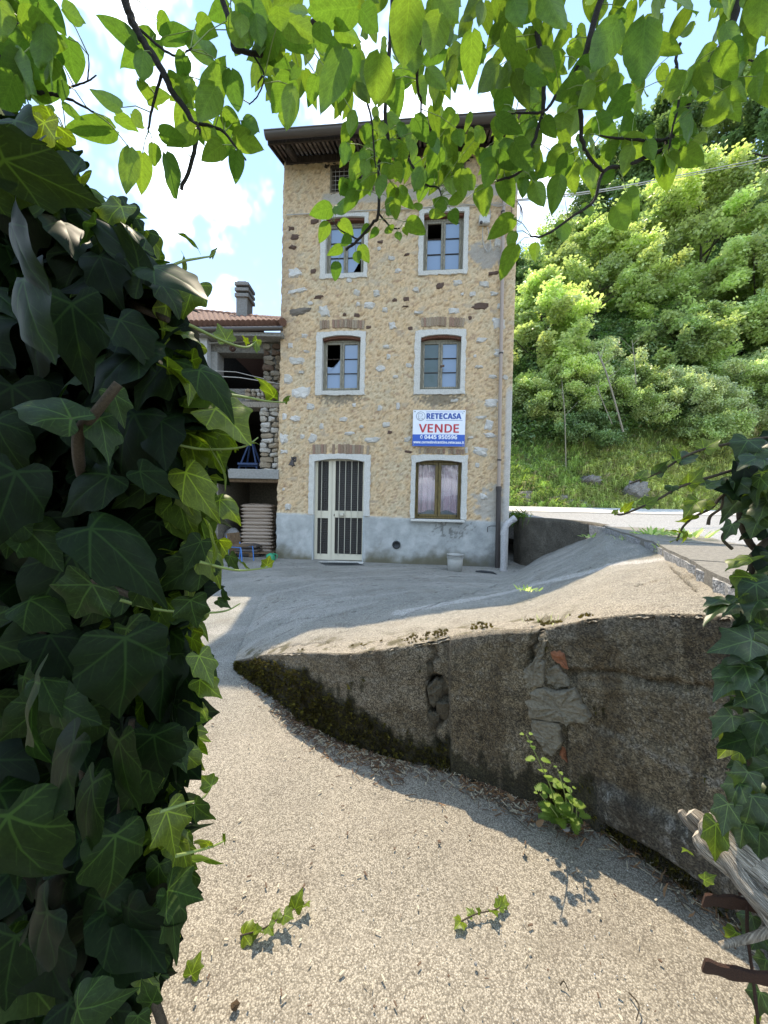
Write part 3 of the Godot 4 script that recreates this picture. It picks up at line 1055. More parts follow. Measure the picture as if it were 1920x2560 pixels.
	# the patch of newer cement, flaking, with bricks behind it
	var shapes := [[Vector2(1332, 1658), Vector2(1352, 1644), Vector2(1366, 1652), Vector2(1364, 1700), Vector2(1356, 1716), Vector2(1318, 1722), Vector2(1306, 1700), Vector2(1310, 1672)],
		[Vector2(1372, 1672), Vector2(1392, 1664), Vector2(1420, 1690), Vector2(1428, 1716), Vector2(1396, 1722), Vector2(1370, 1712), Vector2(1364, 1690)],
		[Vector2(1316, 1726), Vector2(1360, 1718), Vector2(1398, 1726), Vector2(1440, 1722), Vector2(1462, 1760), Vector2(1480, 1790), Vector2(1472, 1806), Vector2(1440, 1800), Vector2(1420, 1812), Vector2(1404, 1800), Vector2(1330, 1790), Vector2(1320, 1760)],
		[Vector2(1330, 1794), Vector2(1404, 1804), Vector2(1410, 1850), Vector2(1404, 1866), Vector2(1384, 1884), Vector2(1366, 1876), Vector2(1352, 1850), Vector2(1334, 1830)],
		[Vector2(1428, 1818), Vector2(1450, 1812), Vector2(1470, 1826), Vector2(1454, 1842), Vector2(1430, 1836)],
		[Vector2(1340, 1640), Vector2(1364, 1596), Vector2(1372, 1600), Vector2(1360, 1636), Vector2(1330, 1680), Vector2(1322, 1676)],
		[Vector2(1068, 1716), Vector2(1092, 1700), Vector2(1108, 1708), Vector2(1100, 1745), Vector2(1086, 1772), Vector2(1070, 1750)]]
	for s in shapes:
		put("cement_patch", wall_plate(s, 0.022, 0.006), M.patch if s[0].x > 1200.0 else M.lump, w)
	put("brick", wall_plate([Vector2(1381, 1630), Vector2(1400, 1628), Vector2(1414, 1640), Vector2(1421, 1674), Vector2(1404, 1664), Vector2(1388, 1655)], 0.03, 0.008), M.wall_brick, w)
	put("brick", wall_plate([Vector2(1404, 1868), Vector2(1414, 1872), Vector2(1420, 1908), Vector2(1410, 1902), Vector2(1399, 1888)], 0.03, 0.008), M.wall_brick, w)
	# loose lumps in the hollow
	for e in [[1110, 1782, 52, 74, 0], [1092, 1735, 34, 48, 1], [1078, 1800, 30, 36, 2], [1112, 1725, 26, 46, 3], [1075, 1680, 24, 34, 4]]:
		var p := wall_point(e[0], e[1], -0.035)
		var k := depth_of(p) / F
		put("stone", M.rocks[e[4]], M.lump, w, Transform3D(Basis.from_euler(Vector3(0.3, 0.4 * e[4], 0.2)).scaled_local(Vector3(e[2] * k, e[3] * k, 0.10)), p))
	# moss cushions, too many to count
	var xfs := []
	var cols := []
	var blade := moss_tuft()
	for i in 11000:
		var px := R(590, 1960)
		var lv := pow(R(0, 1), 0.75) * 1.02
		var a := interp(LIP, px)
		var b := interp(FOOT, px)
		var p := wall_point(px, lerpf(a, b, lv))
		var n1 := noise.get_noise_3dv(p * 2.2 + Vector3(9, 0, 0))
		if moss_amount(px, lv) + 0.6 * n1 + 0.55 * noise.get_noise_2d(px * 0.035, lv * 2.5) + 0.35 * noise.get_noise_3dv(p * 9.0) < R(0.45, 0.9): continue
		var n := wall_normal(px)
		var s := R(0.008, 0.022) * (1.0 + 0.4 * n1)
		var bb := Basis.looking_at(-(n + rand_dir() * 0.7 + Vector3(0, 0.35, 0)).normalized(), Vector3(0.1, 1, 0.2)).scaled_local(Vector3.ONE * s)
		xfs.append(Transform3D(bb, p + n * R(0.0, 0.025)))
		var v := R(0.6, 1.5)
		cols.append(Color(0.070 * v, 0.060 * v, 0.020) if rng.randf() < 0.75 else Color(0.13 * v, 0.115 * v, 0.03))
	multi("moss", blade, M.moss, xfs, cols, w)
	# moss and dirt gathered on top of the lip
	xfs = []
	cols = []
	for i in 900:
		var px := R(700, 1480)
		var p := wall_top(px) - wall_normal(px) * R(0.0, 0.16) + Vector3(0, 0.02, 0)
		if noise.get_noise_3dv(p * 5.0) < 0.18: continue
		var bb := Basis.looking_at((Vector3.DOWN + rand_dir() * 0.6).normalized(), Vector3(1, 0.1, 0)).scaled_local(Vector3.ONE * R(0.008, 0.016))
		xfs.append(Transform3D(bb, p))
		var v := R(0.6, 1.4)
		cols.append(Color(0.15 * v, 0.115 * v, 0.035))
	multi("moss", blade, M.moss, xfs, cols, w)

func moss_amount(px: float, lv: float) -> float:
	var a := 0.0
	if px < 1130.0:
		var top := lerpf(0.05, 0.72, smoothstep(600.0, 1060.0, px))
		a = smoothstep(top - 0.1, top + 0.25, lv) * 1.25
	else:
		a = smoothstep(0.72, 1.0, lv) * 1.0 * (1.0 - smoothstep(1700.0, 1900.0, px) * 0.4)
		a += 0.9 * (1.0 - smoothstep(0.0, 1.0, Vector2((px - 1465.0) / 60.0, (lv - 0.82) / 0.16).length()))
	return a

func moss_tuft() -> ArrayMesh:
	var r := RandomNumberGenerator.new()
	r.seed = 4
	var st := ST()
	flat(st)
	for i in 9:
		var a := r.randf() * TAU
		var o := Vector3(cos(a), sin(a), 0) * r.randf() * 0.6
		var t := o * 1.5 + Vector3(0, 0, r.randf_range(0.5, 1.2))
		var s := Vector3(-sin(a), cos(a), 0.2) * 0.25
		tri(st, o - s, t, o + s)
	return done(st)

# a thin broken plate lying on the retaining wall, outlined in wall coordinates
func wall_plate(outline: Array, thick: float, proud: float) -> ArrayMesh:
	var st := ST()
	flat(st)
	var poly := []
	for i in outline.size():
		var a: Vector2 = outline[i]
		var b: Vector2 = outline[(i + 1) % outline.size()]
		for k in 3:
			var q := a.lerp(b, k / 3.0)
			poly.append(q + Vector2(fine.get_noise_2d(q.x * 0.35, q.y * 0.35), fine.get_noise_2d(q.y * 0.35, q.x * 0.35)) * 5.0)
	var off := 0.05 * smoothstep(1120.0, 1132.0, outline[0].x) * (1.0 - smoothstep(1300.0, 1420.0, outline[0].x))
	var c := Vector2()
	for q in poly: c += q
	c /= poly.size()
	var lift := func(q: Vector2, o: float) -> Vector3:
		return wall_point(q.x, q.y, o + off + 0.016 * noise.get_noise_2d(q.x * 0.05, q.y * 0.05))
	for i in poly.size():
		var a: Vector2 = poly[i]
		var b: Vector2 = poly[(i + 1) % poly.size()]
		var am: Vector2 = c.lerp(a, 0.86)
		var bm: Vector2 = c.lerp(b, 0.86)
		var ah: Vector2 = c.lerp(a, 0.45)
		var bh: Vector2 = c.lerp(b, 0.45)
		tri(st, lift.call(c, proud), lift.call(ah, proud), lift.call(bh, proud))
		quad(st, lift.call(ah, proud), lift.call(am, proud), lift.call(bm, proud), lift.call(bh, proud))
		quad(st, lift.call(am, proud), lift.call(a, proud - 0.006), lift.call(b, proud - 0.006), lift.call(bm, proud))
		quad(st, lift.call(a, proud - 0.006), lift.call(a, proud - thick - 0.03), lift.call(b, proud - thick - 0.03), lift.call(b, proud - 0.006))
	return done(st)

# retaining wall of the road, right of the house
func side_wall() -> void:
	var w := thing("roadside_wall", "short grey concrete wall holding up the road right of the stone house", "wall")
	var line := [[1284.0, 8.6, 1432.0], [1300.0, 8.3, 1424.0], [1363.0, 7.8, 1392.0], [1420.0, 7.2, 1372.0], [1470.0, 6.75, 1352.0], [1512.0, 6.1, 1334.0]]
	var tops := [1294.0, 1295.0, 1299.0, 1304.0, 1310.0, 1318.0]
	var st := ST()
	st.set_smooth_group(0)
	var P := []
	for i in line.size() - 1:
		for k in 10:
			var u := k / 10.0
			var px := lerpf(line[i][0], line[i + 1][0], u)
			var d := lerpf(line[i][1], line[i + 1][1], u)
			var t := at(px, lerpf(tops[i], tops[i + 1], u), d)
			t.y += 0.02
			var b := at(px, lerpf(line[i][2], line[i + 1][2], u), d)
			b.y -= 0.15
			var row := []
			row.append(t + Vector3(0.25, 0, -0.25))
			for j in 13:
				var p := t.lerp(b, j / 12.0)
				p += Vector3(-0.6, 0, 0.7) * (0.03 * noise.get_noise_3dv(p * 3.0) + 0.012 * noise.get_noise_3dv(p * 14.0))
				row.append(p)
			P.append(row)
	for i in P.size() - 1:
		for j in 13:
			quadc(st, P[i][j], P[i][j + 1], P[i + 1][j + 1], P[i + 1][j], Color(0.36, 0.32, 0.25), 3.0)
	put("face", done(st), M.concrete, w)
	# grass hanging over its left end
	var xfs := []
	var cols := []
	for i in 160:
		var p: Vector3 = P[rng.randi_range(0, 12)][1] + Vector3(R(-0.1, 0.2), R(-0.05, 0.1), R(-0.1, 0.1))
		var t := p + Vector3(R(-0.25, 0.05), R(-0.28, 0.14), R(-0.05, 0.2))
		xfs.append(leaf_xf(p, t, rand_dir(), 0.02))
		var v := R(0.5, 1.3)
		cols.append(Color(0.12 * v, 0.2 * v, 0.035 * v))
	multi("overhanging_grass", blade_mesh(), M.grass, xfs, cols, w)

func quadc(st: SurfaceTool, a: Vector3, b: Vector3, c: Vector3, d: Vector3, col: Color, f: float) -> void:
	for v in [a, b, c, a, c, d]:
		var n := noise.get_noise_3dv(v * f)
		var m := noise.get_noise_3dv(v * f * 6.0)
		st.set_color(col * (1.0 + 0.5 * n + 0.4 * m))
		st.add_vertex(v)

func blade_mesh() -> ArrayMesh:
	var st := ST()
	st.set_smooth_group(0)
	var prev := [Vector3(-0.5, 0, 0), Vector3(0.5, 0, 0)]
	for i in range(1, 4):
		var t := i / 3.0
		var w := 0.5 * (1.0 - t * t)
		var z := -0.25 * t * t
		var cur := [Vector3(-w, t, z), Vector3(w, t, z)]
		quad(st, prev[0], cur[0], cur[1], prev[1])
		prev = cur
	return done(st)

# ---------- the stone house ----------
var HX: Transform3D
var FP: Plane
var house: Node3D

func fz(px: float, py: float, z := 0.0) -> Vector3:
	var r := ray(px, py)
	var n := HX.basis.z
	var o := HX.origin + n * z
	var t := (o - eye).dot(n) / r.dot(n)
	return HX.affine_inverse() * (eye + r * t)

func fp(px: float, py: float) -> Vector2:
	var v := fz(px, py)
	return Vector2(v.x, v.y)

func prect(x0: float, y0: float, x1: float, y1: float) -> Rect2:
	var a := fp(x0, y0)
	var b := fp(x1, y0)
	var c := fp(x1, y1)
	var d := fp(x0, y1)
	var u0 := (a.x + d.x) * 0.5
	var u1 := (b.x + c.x) * 0.5
	var v1 := (a.y + b.y) * 0.5
	var v0 := (c.y + d.y) * 0.5
	return Rect2(u0, v0, u1 - u0, v1 - v0)

func stone_house() -> void:
	var th := deg_to_rad(5.7)
	var u := Vector3(cos(th), 0, sin(th))
	var n := Vector3(-sin(th), 0, cos(th))
	var door := at(845, 1402, 8.3)
	var r := ray(690, 1412)
	var o := eye + r * ((door - eye).dot(n) / r.dot(n))
	HX = Transform3D(Basis(u, Vector3.UP, n), o)
	house = thing("stone_house", "tall three storey ochre plastered stone house with a wide dark eave", "house", HX)
	var W := fp(1268, 1428).x
	var H := fp(718, 406).y
	var open := {
		"upper_left": prect(809, 544, 906, 685), "upper_right": prect(1056, 531, 1157, 677), "mid_left": prect(802, 839, 898, 977), "mid_right": prect(1049, 837, 1151, 974),
		"door": prect(783, 1147, 908, 1406), "low_right": prect(1037, 1150, 1153, 1297), "attic_left": prect(820, 412, 930, 478), "attic_right": prect(1040, 404, 1160, 464)}
	house_wall(W, H, open)
	house_shell(W, H)
	stones_in_wall()
	# plaster surrounds and joinery
	surround(prect(796, 534, 915, 696), open.upper_left, 0.02, true)
	surround(prect(1044, 521, 1169, 687), open.upper_right, 0.02, true)
	surround(prect(786, 831, 910, 988), open.mid_left, 0.05, true)
	surround(prect(1034, 826, 1163, 986), open.mid_right, 0.05, true)
	var pv := plinth_v(fp(845, 1290).x, W)
	var dj: Rect2 = open.door
	var dr := prect(770, 1137, 923, 1406)
	surround(Rect2(dr.position.x, pv, dr.size.x, dr.end.y - pv), Rect2(dj.position.x, pv, dj.size.x, dj.end.y - pv), 0.06, false)
	for e in [[dj.position.x, -1.0], [dj.end.x, 1.0]]:
		var jst := ST()
		bx(jst, off(Vector2(e[0] + e[1] * 0.02, pv * 0.5 - 0.15), -0.09), Vector3(0.05, pv + 0.3, 0.205), 0.004)
		put("jamb", done(jst), M.plinth_paint, house)
	surround(prect(1026, 1139, 1167, 1298), open.low_right, 0.05, false)
	for k in ["upper_left", "upper_right", "mid_left", "mid_right"]:
		brick_lintel(open[k], 0.02 if k.begins_with("upper") else 0.05)
	old_window(open.upper_left, {"1_0": "cut_right"})
	old_window(open.upper_right, {"0_2": "gone"})
	old_window(open.mid_left, {"0_2": "gone", "0_1": "curve"})
	old_window(open.mid_right, {"0_0": "dark", "0_1": "dark", "0_2": "dark"})
	attic(open.attic_left)
	attic(open.attic_right)
	door_part(open.door)
	curtain_window(open.low_right)
	soldier_bricks(fp(772, 1125), fp(922, 1128), 21, 0.22, 0.02)
	soldier_bricks(fp(795, 813), fp(908, 813), 18, 0.17, 0.03)
	soldier_bricks(fp(1044, 808), fp(1160, 808), 18, 0.18, 0.03)
	soldier_bricks(fp(1045, 1127), fp(1160, 1130), 17, 0.10, 0.0)
	eave(W, H)
	pipes_and_wires()

func plinth_v(uu: float, W: float) -> float:
	var a := fp(690, 1282).y
	var b := fp(1265, 1304).y
	return lerpf(a, b, clampf(uu / W, 0, 1))

func house_wall(W: float, H: float, open: Dictionary) -> void:
	var holes := []
	var ex := [0.0, W]
	var ey := [-0.35, H]
	for k in open:
		var q: Rect2 = (open[k] as Rect2).grow(0.016)
		if k == "door": q = Rect2(q.position.x, -0.35, q.size.x, q.end.y + 0.35)
		holes.append(q)
		ex.append(q.position.x); ex.append(q.end.x)
		ey.append(q.position.y); ey.append(q.end.y)
	var gx := grid_lines(ex, 0.0, W, 0.027)
	var gy := grid_lines(ey, -0.35, H, 0.027)
	var nx := gx.size()
	var ny := gy.size()
	var P := PackedVector3Array()
	var C := PackedColorArray()
	var patch1 := fp(1212, 640)
	var patch2 := fp(1235, 1262)
	var peel := fp(1128, 1318)
	var stain1 := fp(846, 993)
	var stain2 := fp(1100, 998)
	var band := prect(806, 480, 930, 512)
	for j in ny:
		for i in nx:
			var x: float = gx[i]
			var y: float = gy[j]
			var q := Vector3(x, y, 0)
			var pv := plinth_v(x, W)
			var low := smoothstep(pv + 0.02 * noise.get_noise_2d(x * 6.0, 2.0) + 0.012, pv - 0.012, y)
			var n1 := noise.get_noise_2d(x * 1.1, y * 1.1)
			var n2 := noise.get_noise_2d(x * 5.0, y * 5.0 + 40.0)
			var n3 := noise.get_noise_2d(x * 13.0 + 9.0, y * 17.0)
			var n4 := fine.get_noise_2d(x * 26.0, y * 30.0)
			var z := 0.013 * n2 + 0.010 * n3 + 0.006 * n4
			var pit := smoothstep(0.22, 0.42, noise.get_noise_2d(x * 9.0 + 70.0, y * 12.0))
			z -= 0.016 * pit
			var c := Color(0.88, 0.685, 0.435)
			c = c.lerp(Color(0.84, 0.70, 0.47), smoothstep(-0.1, 0.35, n1))
			c = c.lerp(Color(0.90, 0.655, 0.37), smoothstep(0.05, 0.4, n2) * 0.6)
			c = c * (1.0 + 0.20 * n3 + 0.18 * n4)
			var fleck := smoothstep(0.30, 0.40, fine.get_noise_2d(x * 19.0 + 5.0, y * 30.0 + 2.0))
			c = c.lerp(Color(0.42, 0.29, 0.17), fleck * 0.4)
			# relief shade and dirt painted in pits; bare mortar, dark rubble where plaster is lost
			c = c.lerp(Color(0.40, 0.26, 0.14), pit * 0.6)
			var rub := smoothstep(0.40, 0.48, noise.get_noise_2d(x * 3.6 + 11.0, y * 6.6 + 5.0))
			c = c.lerp(Color(0.46, 0.30, 0.20), rub * 0.6)
			var grey := smoothstep(0.36, 0.5, noise.get_noise_2d(x * 2.0 + 21.0, y * 3.5 + 5.0))
			c = c.lerp(Color(0.62, 0.54, 0.42), grey * 0.6)
			# left corner is rougher and darker
			var corner := (1.0 - smoothstep(0.0, 0.5, x + 0.3 * n2)) * smoothstep(H - 4.6, H - 3.0, y) * (1.0 - smoothstep(H - 1.6, H - 1.0, y))
			c = c.lerp(Color(0.42, 0.31, 0.22), corner * 0.45)
			var g1 := (1.0 - smoothstep(0.75, 1.0, Vector2((x - patch1.x) / 0.44, (y - patch1.y + 0.15 * (x - patch1.x)) / 0.26).length() + 0.5 * n2))
			c = c.lerp(Color(0.46, 0.45, 0.42), g1 * 0.85)
			z += 0.012 * g1
			var g2 := (1.0 - smoothstep(0.7, 1.0, Vector2((x - patch2.x) / 0.42, (y - patch2.y) / 0.42).length() + 0.7 * n2))
			c = c.lerp(Color(0.58, 0.57, 0.53), g2 * 0.8)
			for s in [stain1, stain2]:
				var g := (1.0 - smoothstep(0.6, 1.0, Vector2((x - s.x) / 0.52, (y - s.y) / 0.17).length() + 0.8 * n3))
				c = c.lerp(Color(0.20, 0.19, 0.15), g * 0.75)
			# cement band below the attic openings
			var bd := smoothstep(band.position.y, band.position.y + 0.05, y + 0.04 * n3) * (1.0 - smoothstep(band.end.y - 0.03, band.end.y + 0.01, y)) * smoothstep(band.position.x - 0.1, band.position.x, x)
			c = c.lerp(Color(0.60, 0.59, 0.54), bd * 0.85)
			# plinth : blue grey cement paint, dirty at the foot
			var pc := Color(0.55, 0.59, 0.59) * (1.0 + 0.22 * n1 + 0.20 * n2 + 0.08 * n3)
			pc = pc.lerp(Color(0.74, 0.78, 0.78), smoothstep(0.0, 0.4, noise.get_noise_2d(x * 2.0, y * 2.6 + 90.0)) * 0.6)
			var dirt := (1.0 - smoothstep(0.05, 0.42, y + 0.25 * n1 + 0.07 * n2 - (0.1 if x > 1.9 else 0.02)))
			pc = pc.lerp(Color(0.17, 0.155, 0.085), dirt * 0.9)
			var pl := 1.0 - smoothstep(0.6, 0.9, Vector2((x - peel.x) / 0.62, (y - peel.y) / 0.40).length() + 1.1 * n2)
			var pl2 := smoothstep(0.02, 0.06, n2 + 0.35 * n3) * pl
			pc = pc.lerp(Color(0.25, 0.26, 0.25), pl2 * 0.9)
			pc = pc.lerp(Color(0.62, 0.63, 0.61), (1.0 - smoothstep(0.0, 0.04, absf(n2 + 0.35 * n3 - 0.02))) * pl * 0.7)
			var damp := smoothstep(W - 1.0, W - 0.1, x + 0.3 * n2) * (1.0 - smoothstep(0.15, 0.65, y + 0.3 * n2))
			pc = pc.lerp(Color(0.22, 0.235, 0.235), damp * 0.7)
			c = c.lerp(pc, low)
			z = lerpf(z, 0.014 + 0.004 * n2 - 0.008 * pl2, low)
			# right corner strip of newer cement render
			var rs := smoothstep(W - 0.13, W - 0.10, x + 0.01 * n3) * (1.0 - smoothstep(fp(1280, 985).y, fp(1280, 965).y, y + 0.1 * n2))
			c = c.lerp(Color(0.72, 0.72, 0.69) * (1.0 + 0.15 * n2), rs * 0.9)
			z = lerpf(z, 0.01, rs)
			var bat := (1.0 - x / W) * 0.009 * y
			if i == 0: bat += 0.03 * n2
			P.append(Vector3(x + bat, y, z))
			C.append(c)
	var st := ST()
	st.set_smooth_group(0)
	for j in ny - 1:
		for i in nx - 1:
			var m := Vector2((gx[i] + gx[i + 1]) * 0.5, (gy[j] + gy[j + 1]) * 0.5)
			var inside := false
			for q in holes:
				if (q as Rect2).has_point(m): inside = true
			if inside: continue
			var a := j * nx + i
			for k in [a, a + nx, a + nx + 1, a, a + nx + 1, a + 1]:
				st.set_color(C[k])
				st.add_vertex(P[k])
	# corners turn back round the sides
	for j in ny - 1:
		for e in [[0, 1.0], [nx - 1, -1.0]]:
			var a: int = j * nx + e[0]
			var b := a + nx
			var back := Vector3(e[1] * 0.01, 0, -0.35)
			var qv := [[P[a], C[a]], [P[a] + back, C[a]], [P[b] + back, C[b]], [P[b], C[b]]]
			for k in ([0, 1, 2, 0, 2, 3] if e[0] == 0 else [0, 2, 1, 0, 3, 2]):
				st.set_color(qv[k][1])
				st.add_vertex(qv[k][0])
	put("wall", done(st), M.plaster, house)

func grid_lines(edges: Array, lo: float, hi: float, step: float) -> Array:
	var out := []
	var e := edges.duplicate()
	e.sort()
	for v in e:
		if v >= lo - 0.0001 and v <= hi + 0.0001 and (out.is_empty() or v - out[out.size() - 1] > 0.003): out.append(v)
	var res := []
	for i in out.size() - 1:
		var a: float = out[i]
		var b: float = out[i + 1]
		var k := maxi(1, int(round((b - a) / step)))
		for t in k: res.append(lerpf(a, b, float(t) / k))
	res.append(out[out.size() - 1])
	return res

func house_shell(W: float, H: float) -> void:
	var D := 5.5
	var st := ST()
	# side and back walls, floors
	bx(st, Vector3(0.20, H * 0.5 - 0.1, -D * 0.5 - 0.2), Vector3(0.34, H + 0.4, D - 0.3), 0.0)
	bx(st, Vector3(W - 0.20, H * 0.5 - 0.1, -D * 0.5 - 0.2), Vector3(0.34, H + 0.4, D - 0.3), 0.0)
	bx(st, Vector3(W * 0.5, H * 0.5 - 0.1, -D), Vector3(W - 0.05, H + 0.4, 0.3), 0.0)
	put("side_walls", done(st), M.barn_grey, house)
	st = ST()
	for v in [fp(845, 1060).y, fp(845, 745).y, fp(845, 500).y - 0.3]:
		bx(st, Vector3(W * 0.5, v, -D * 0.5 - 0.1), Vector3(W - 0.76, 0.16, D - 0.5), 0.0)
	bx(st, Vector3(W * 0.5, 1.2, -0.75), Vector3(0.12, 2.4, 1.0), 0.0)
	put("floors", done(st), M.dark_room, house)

func stones_in_wall() -> void:
	var pale := [[215, 955, 90, 70], [235, 1060, 130, 30], [390, 1180, 80, 70], [310, 1135, 35, 20], [590, 1070, 45, 45], [705, 1075, 45, 50], [595, 1140, 25, 25], [665, 1145, 75, 45], [755, 1172, 45, 40], [540, 1000, 40, 30], [795, 868, 45, 35]]
	var pale2 := [[835, 942, 50, 30], [720, 812, 25, 20], [942, 1050, 50, 40], [955, 1190, 65, 25], [1170, 1178, 75, 45], [1190, 1012, 70, 38], [1345, 1020, 70, 45], [1283, 1080, 40, 28], [1410, 1078, 60, 32], [1218, 1080, 20, 20], [800, 1267, 52, 48]]
	var pale3 := [[275, 1328, 45, 35], [1335, 1350, 70, 40], [765, 1393, 45, 30], [780, 1450, 32, 35], [228, 1475, 100, 50], [260, 1543, 40, 20], [730, 1520, 70, 40], [900, 1503, 40, 25], [180, 1582, 60, 70], [1320, 1510, 55, 25], [1440, 1255, 90, 75]]
	var pale4 := [[1440, 1425, 80, 60], [1400, 1570, 60, 35], [1475, 1575, 40, 35], [1445, 1150, 50, 45], [1430, 775, 50, 70], [195, 1385, 30, 30], [290, 1420, 45, 18], [1295, 1447, 22, 22], [820, 1570, 35, 20], [1130, 945, 60, 18]]
	var pale5 := [[260, 480, 125, 75], [318, 562, 72, 52], [225, 632, 80, 40], [162, 620, 35, 40], [510, 635, 55, 32], [383, 678, 28, 38], [770, 668, 55, 40], [730, 570, 35, 35], [838, 558, 25, 42], [685, 758, 115, 45], [548, 720, 65, 30]]
	var pale6 := [[330, 750, 55, 60], [270, 738, 35, 28], [160, 752, 50, 70], [160, 828, 45, 25], [895, 755, 55, 38], [1390, 540, 95, 60], [1333, 625, 85, 25], [1385, 730, 85, 38], [1380, 670, 60, 70], [1325, 825, 110, 65], [1245, 820, 20, 40]]
	var pale7 := [[1310, 908, 28, 30], [185, 1155, 50, 45], [160, 1050, 20, 18], [1350, 1095, 50, 45], [1175, 525, 60, 25], [575, 552, 25, 25], [620, 680, 30, 20], [1270, 745, 45, 22]]
	var dark := [[358, 1097, 75, 25], [1327, 1150, 115, 50], [325, 945, 35, 30], [1410, 955, 80, 25], [725, 770, 40, 18], [885, 845, 45, 20], [215, 740, 60, 40], [200, 800, 50, 30], [330, 650, 60, 35]]
	var dark2 := [[880, 1152, 50, 12], [590, 1205, 35, 20], [515, 1200, 25, 18], [815, 1115, 30, 20], [885, 1110, 40, 25], [1265, 1220, 25, 20], [250, 1185, 150, 55], [190, 690, 40, 30], [1085, 1030, 50, 40]]
	var dark3 := [[790, 712, 35, 20], [900, 828, 45, 18], [910, 98, 30, 20], [1100, 320, 30, 14], [660, 90, 40, 18]]
	for set_ in [[pale, 280.0, 0], [pale2, 280.0, 0], [pale3, 280.0, 0], [pale4, 280.0, 0], [pale5, 780.0, 0], [pale6, 780.0, 0], [pale7, 780.0, 0], [dark, 280.0, 1], [dark2, 280.0, 1], [dark3, 780.0, 1]]:
		for e in set_[0]:
			var p := fp(640.0 + e[0] / 2.37, set_[1] + e[1] / 2.37)
			var q := fp(640.0 + (e[0] + e[2]) / 2.37, set_[1] + e[1] / 2.37)
			var w := (q.x - p.x) * 1.15
			var h: float = w * e[3] / e[2]
			var bat := (1.0 - p.x / 4.9) * 0.009 * p.y
			var m: Material = M.stones[rng.randi() % 2]
			if set_[2] == 1: m = M.red_stone if e[2] < 120 else M.stones[2]
			var mesh: Mesh = M.rocks[rng.randi() % 7] if w < 0.16 else rough_stone(rng.randi())
			put("stone", mesh, m, house, Transform3D(Basis(Vector3.BACK, R(-0.15, 0.15)).scaled_local(Vector3(w, h, 0.075 if set_[2] == 0 else 0.06)), Vector3(p.x + bat, p.y, -0.006)))

# a flat ragged stone face with chipped facets, unit size
func rough_stone(seed_: int) -> ArrayMesh:
	var r := RandomNumberGenerator.new()
	r.seed = seed_
	var st := ST()
	flat(st)
	var n := 11
	var o := []
	var m := []
	for i in n:
		var a := TAU * i / n + r.randf_range(-0.2, 0.2)
		var k := r.randf_range(0.34, 0.55)
		var v := Vector2(cos(a), sin(a)) * k / maxf(absf(cos(a)), absf(sin(a))) * 0.88
		o.append(Vector3(v.x, v.y, -0.1))
		m.append(Vector3(v.x * r.randf_range(0.55, 0.8), v.y * r.randf_range(0.55, 0.8), r.randf_range(0.2, 0.55)))
	var c := Vector3(0, 0, r.randf_range(0.3, 0.55))
	for i in n:
		var k := (i + 1) % n
		quad(st, o[i], m[i], m[k], o[k])
		tri(st, c, m[k], m[i])
	return done(st)

# worn plaster band round an opening, with its reveal
func surround(out: Rect2, inn: Rect2, rise: float, bottom: bool) -> void:
	var N := 26
	var pi_ := []
	var po := []
	for side in 4:
		if side == 3 and not bottom: break
		for k in N + (1 if (side == 2 and not bottom) else 0):
			var s := float(k) / N
			var a: Vector2
			var b: Vector2
			if side == 0:
				a = Vector2(inn.position.x, lerpf(inn.position.y, inn.end.y - rise, s))
				b = Vector2(out.position.x, lerpf(out.position.y, out.end.y, s))
			elif side == 1:
				a = Vector2(lerpf(inn.position.x, inn.end.x, s), inn.end.y - rise * pow(2.0 * s - 1.0, 2.0))
				b = Vector2(lerpf(out.position.x, out.end.x, s), out.end.y + rise * 0.3 * (1.0 - pow(2.0 * s - 1.0, 2.0)))
			elif side == 2:
				a = Vector2(inn.end.x, lerpf(inn.end.y - rise, inn.position.y, s))
				b = Vector2(out.end.x, lerpf(out.end.y, out.position.y, s))
			else:
				a = Vector2(lerpf(inn.end.x, inn.position.x, s), inn.position.y)
				b = Vector2(lerpf(out.end.x, out.position.x, s), out.position.y)
			var w := 0.014
			b += Vector2(noise.get_noise_2d(b.x * 9.0, b.y * 9.0), noise.get_noise_2d(b.y * 9.0, b.x * 9.0 + 5.0)) * w * 1.6
			a += Vector2(noise.get_noise_2d(a.x * 6.0, a.y * 6.0), noise.get_noise_2d(a.y * 6.0, a.x * 6.0 + 5.0)) * 0.006
			pi_.append(a)
			po.append(b)
	var st := ST()
	flat(st)
	var n := pi_.size()
	var last := n if bottom else n - 1
	for i in last:
		var k := (i + 1) % n
		var f := 0.032
		var v := func(p: Vector2, z: float) -> Vector3:
			return Vector3(p.x + (1.0 - p.x / 4.9) * 0.009 * p.y, p.y, z)
		var a0: Vector3 = v.call(pi_[i], f)
		var a1: Vector3 = v.call(pi_[k], f)
		var b0: Vector3 = v.call(po[i], f - 0.006 + 0.004 * sin(i * 1.7))
		var b1: Vector3 = v.call(po[k], f - 0.006 + 0.004 * sin(k * 1.7))
		var c0: Vector3 = v.call(po[i] + (po[i] - pi_[i]) * 0.06, -0.02)
		var c1: Vector3 = v.call(po[k] + (po[k] - pi_[k]) * 0.06, -0.02)
		var d0: Vector3 = v.call(pi_[i], -0.2)
		var d1: Vector3 = v.call(pi_[k], -0.2)
		quad(st, b0, b1, a1, a0)
		quad(st, c0, c1, b1, b0)
		quad(st, a0, a1, d1, d0)
	put("surround", done(st), M.trim, house)

func off(p: Vector2, z: float) -> Vector3:
	return Vector3(p.x + (1.0 - p.x / 4.9) * 0.009 * p.y, p.y, z)

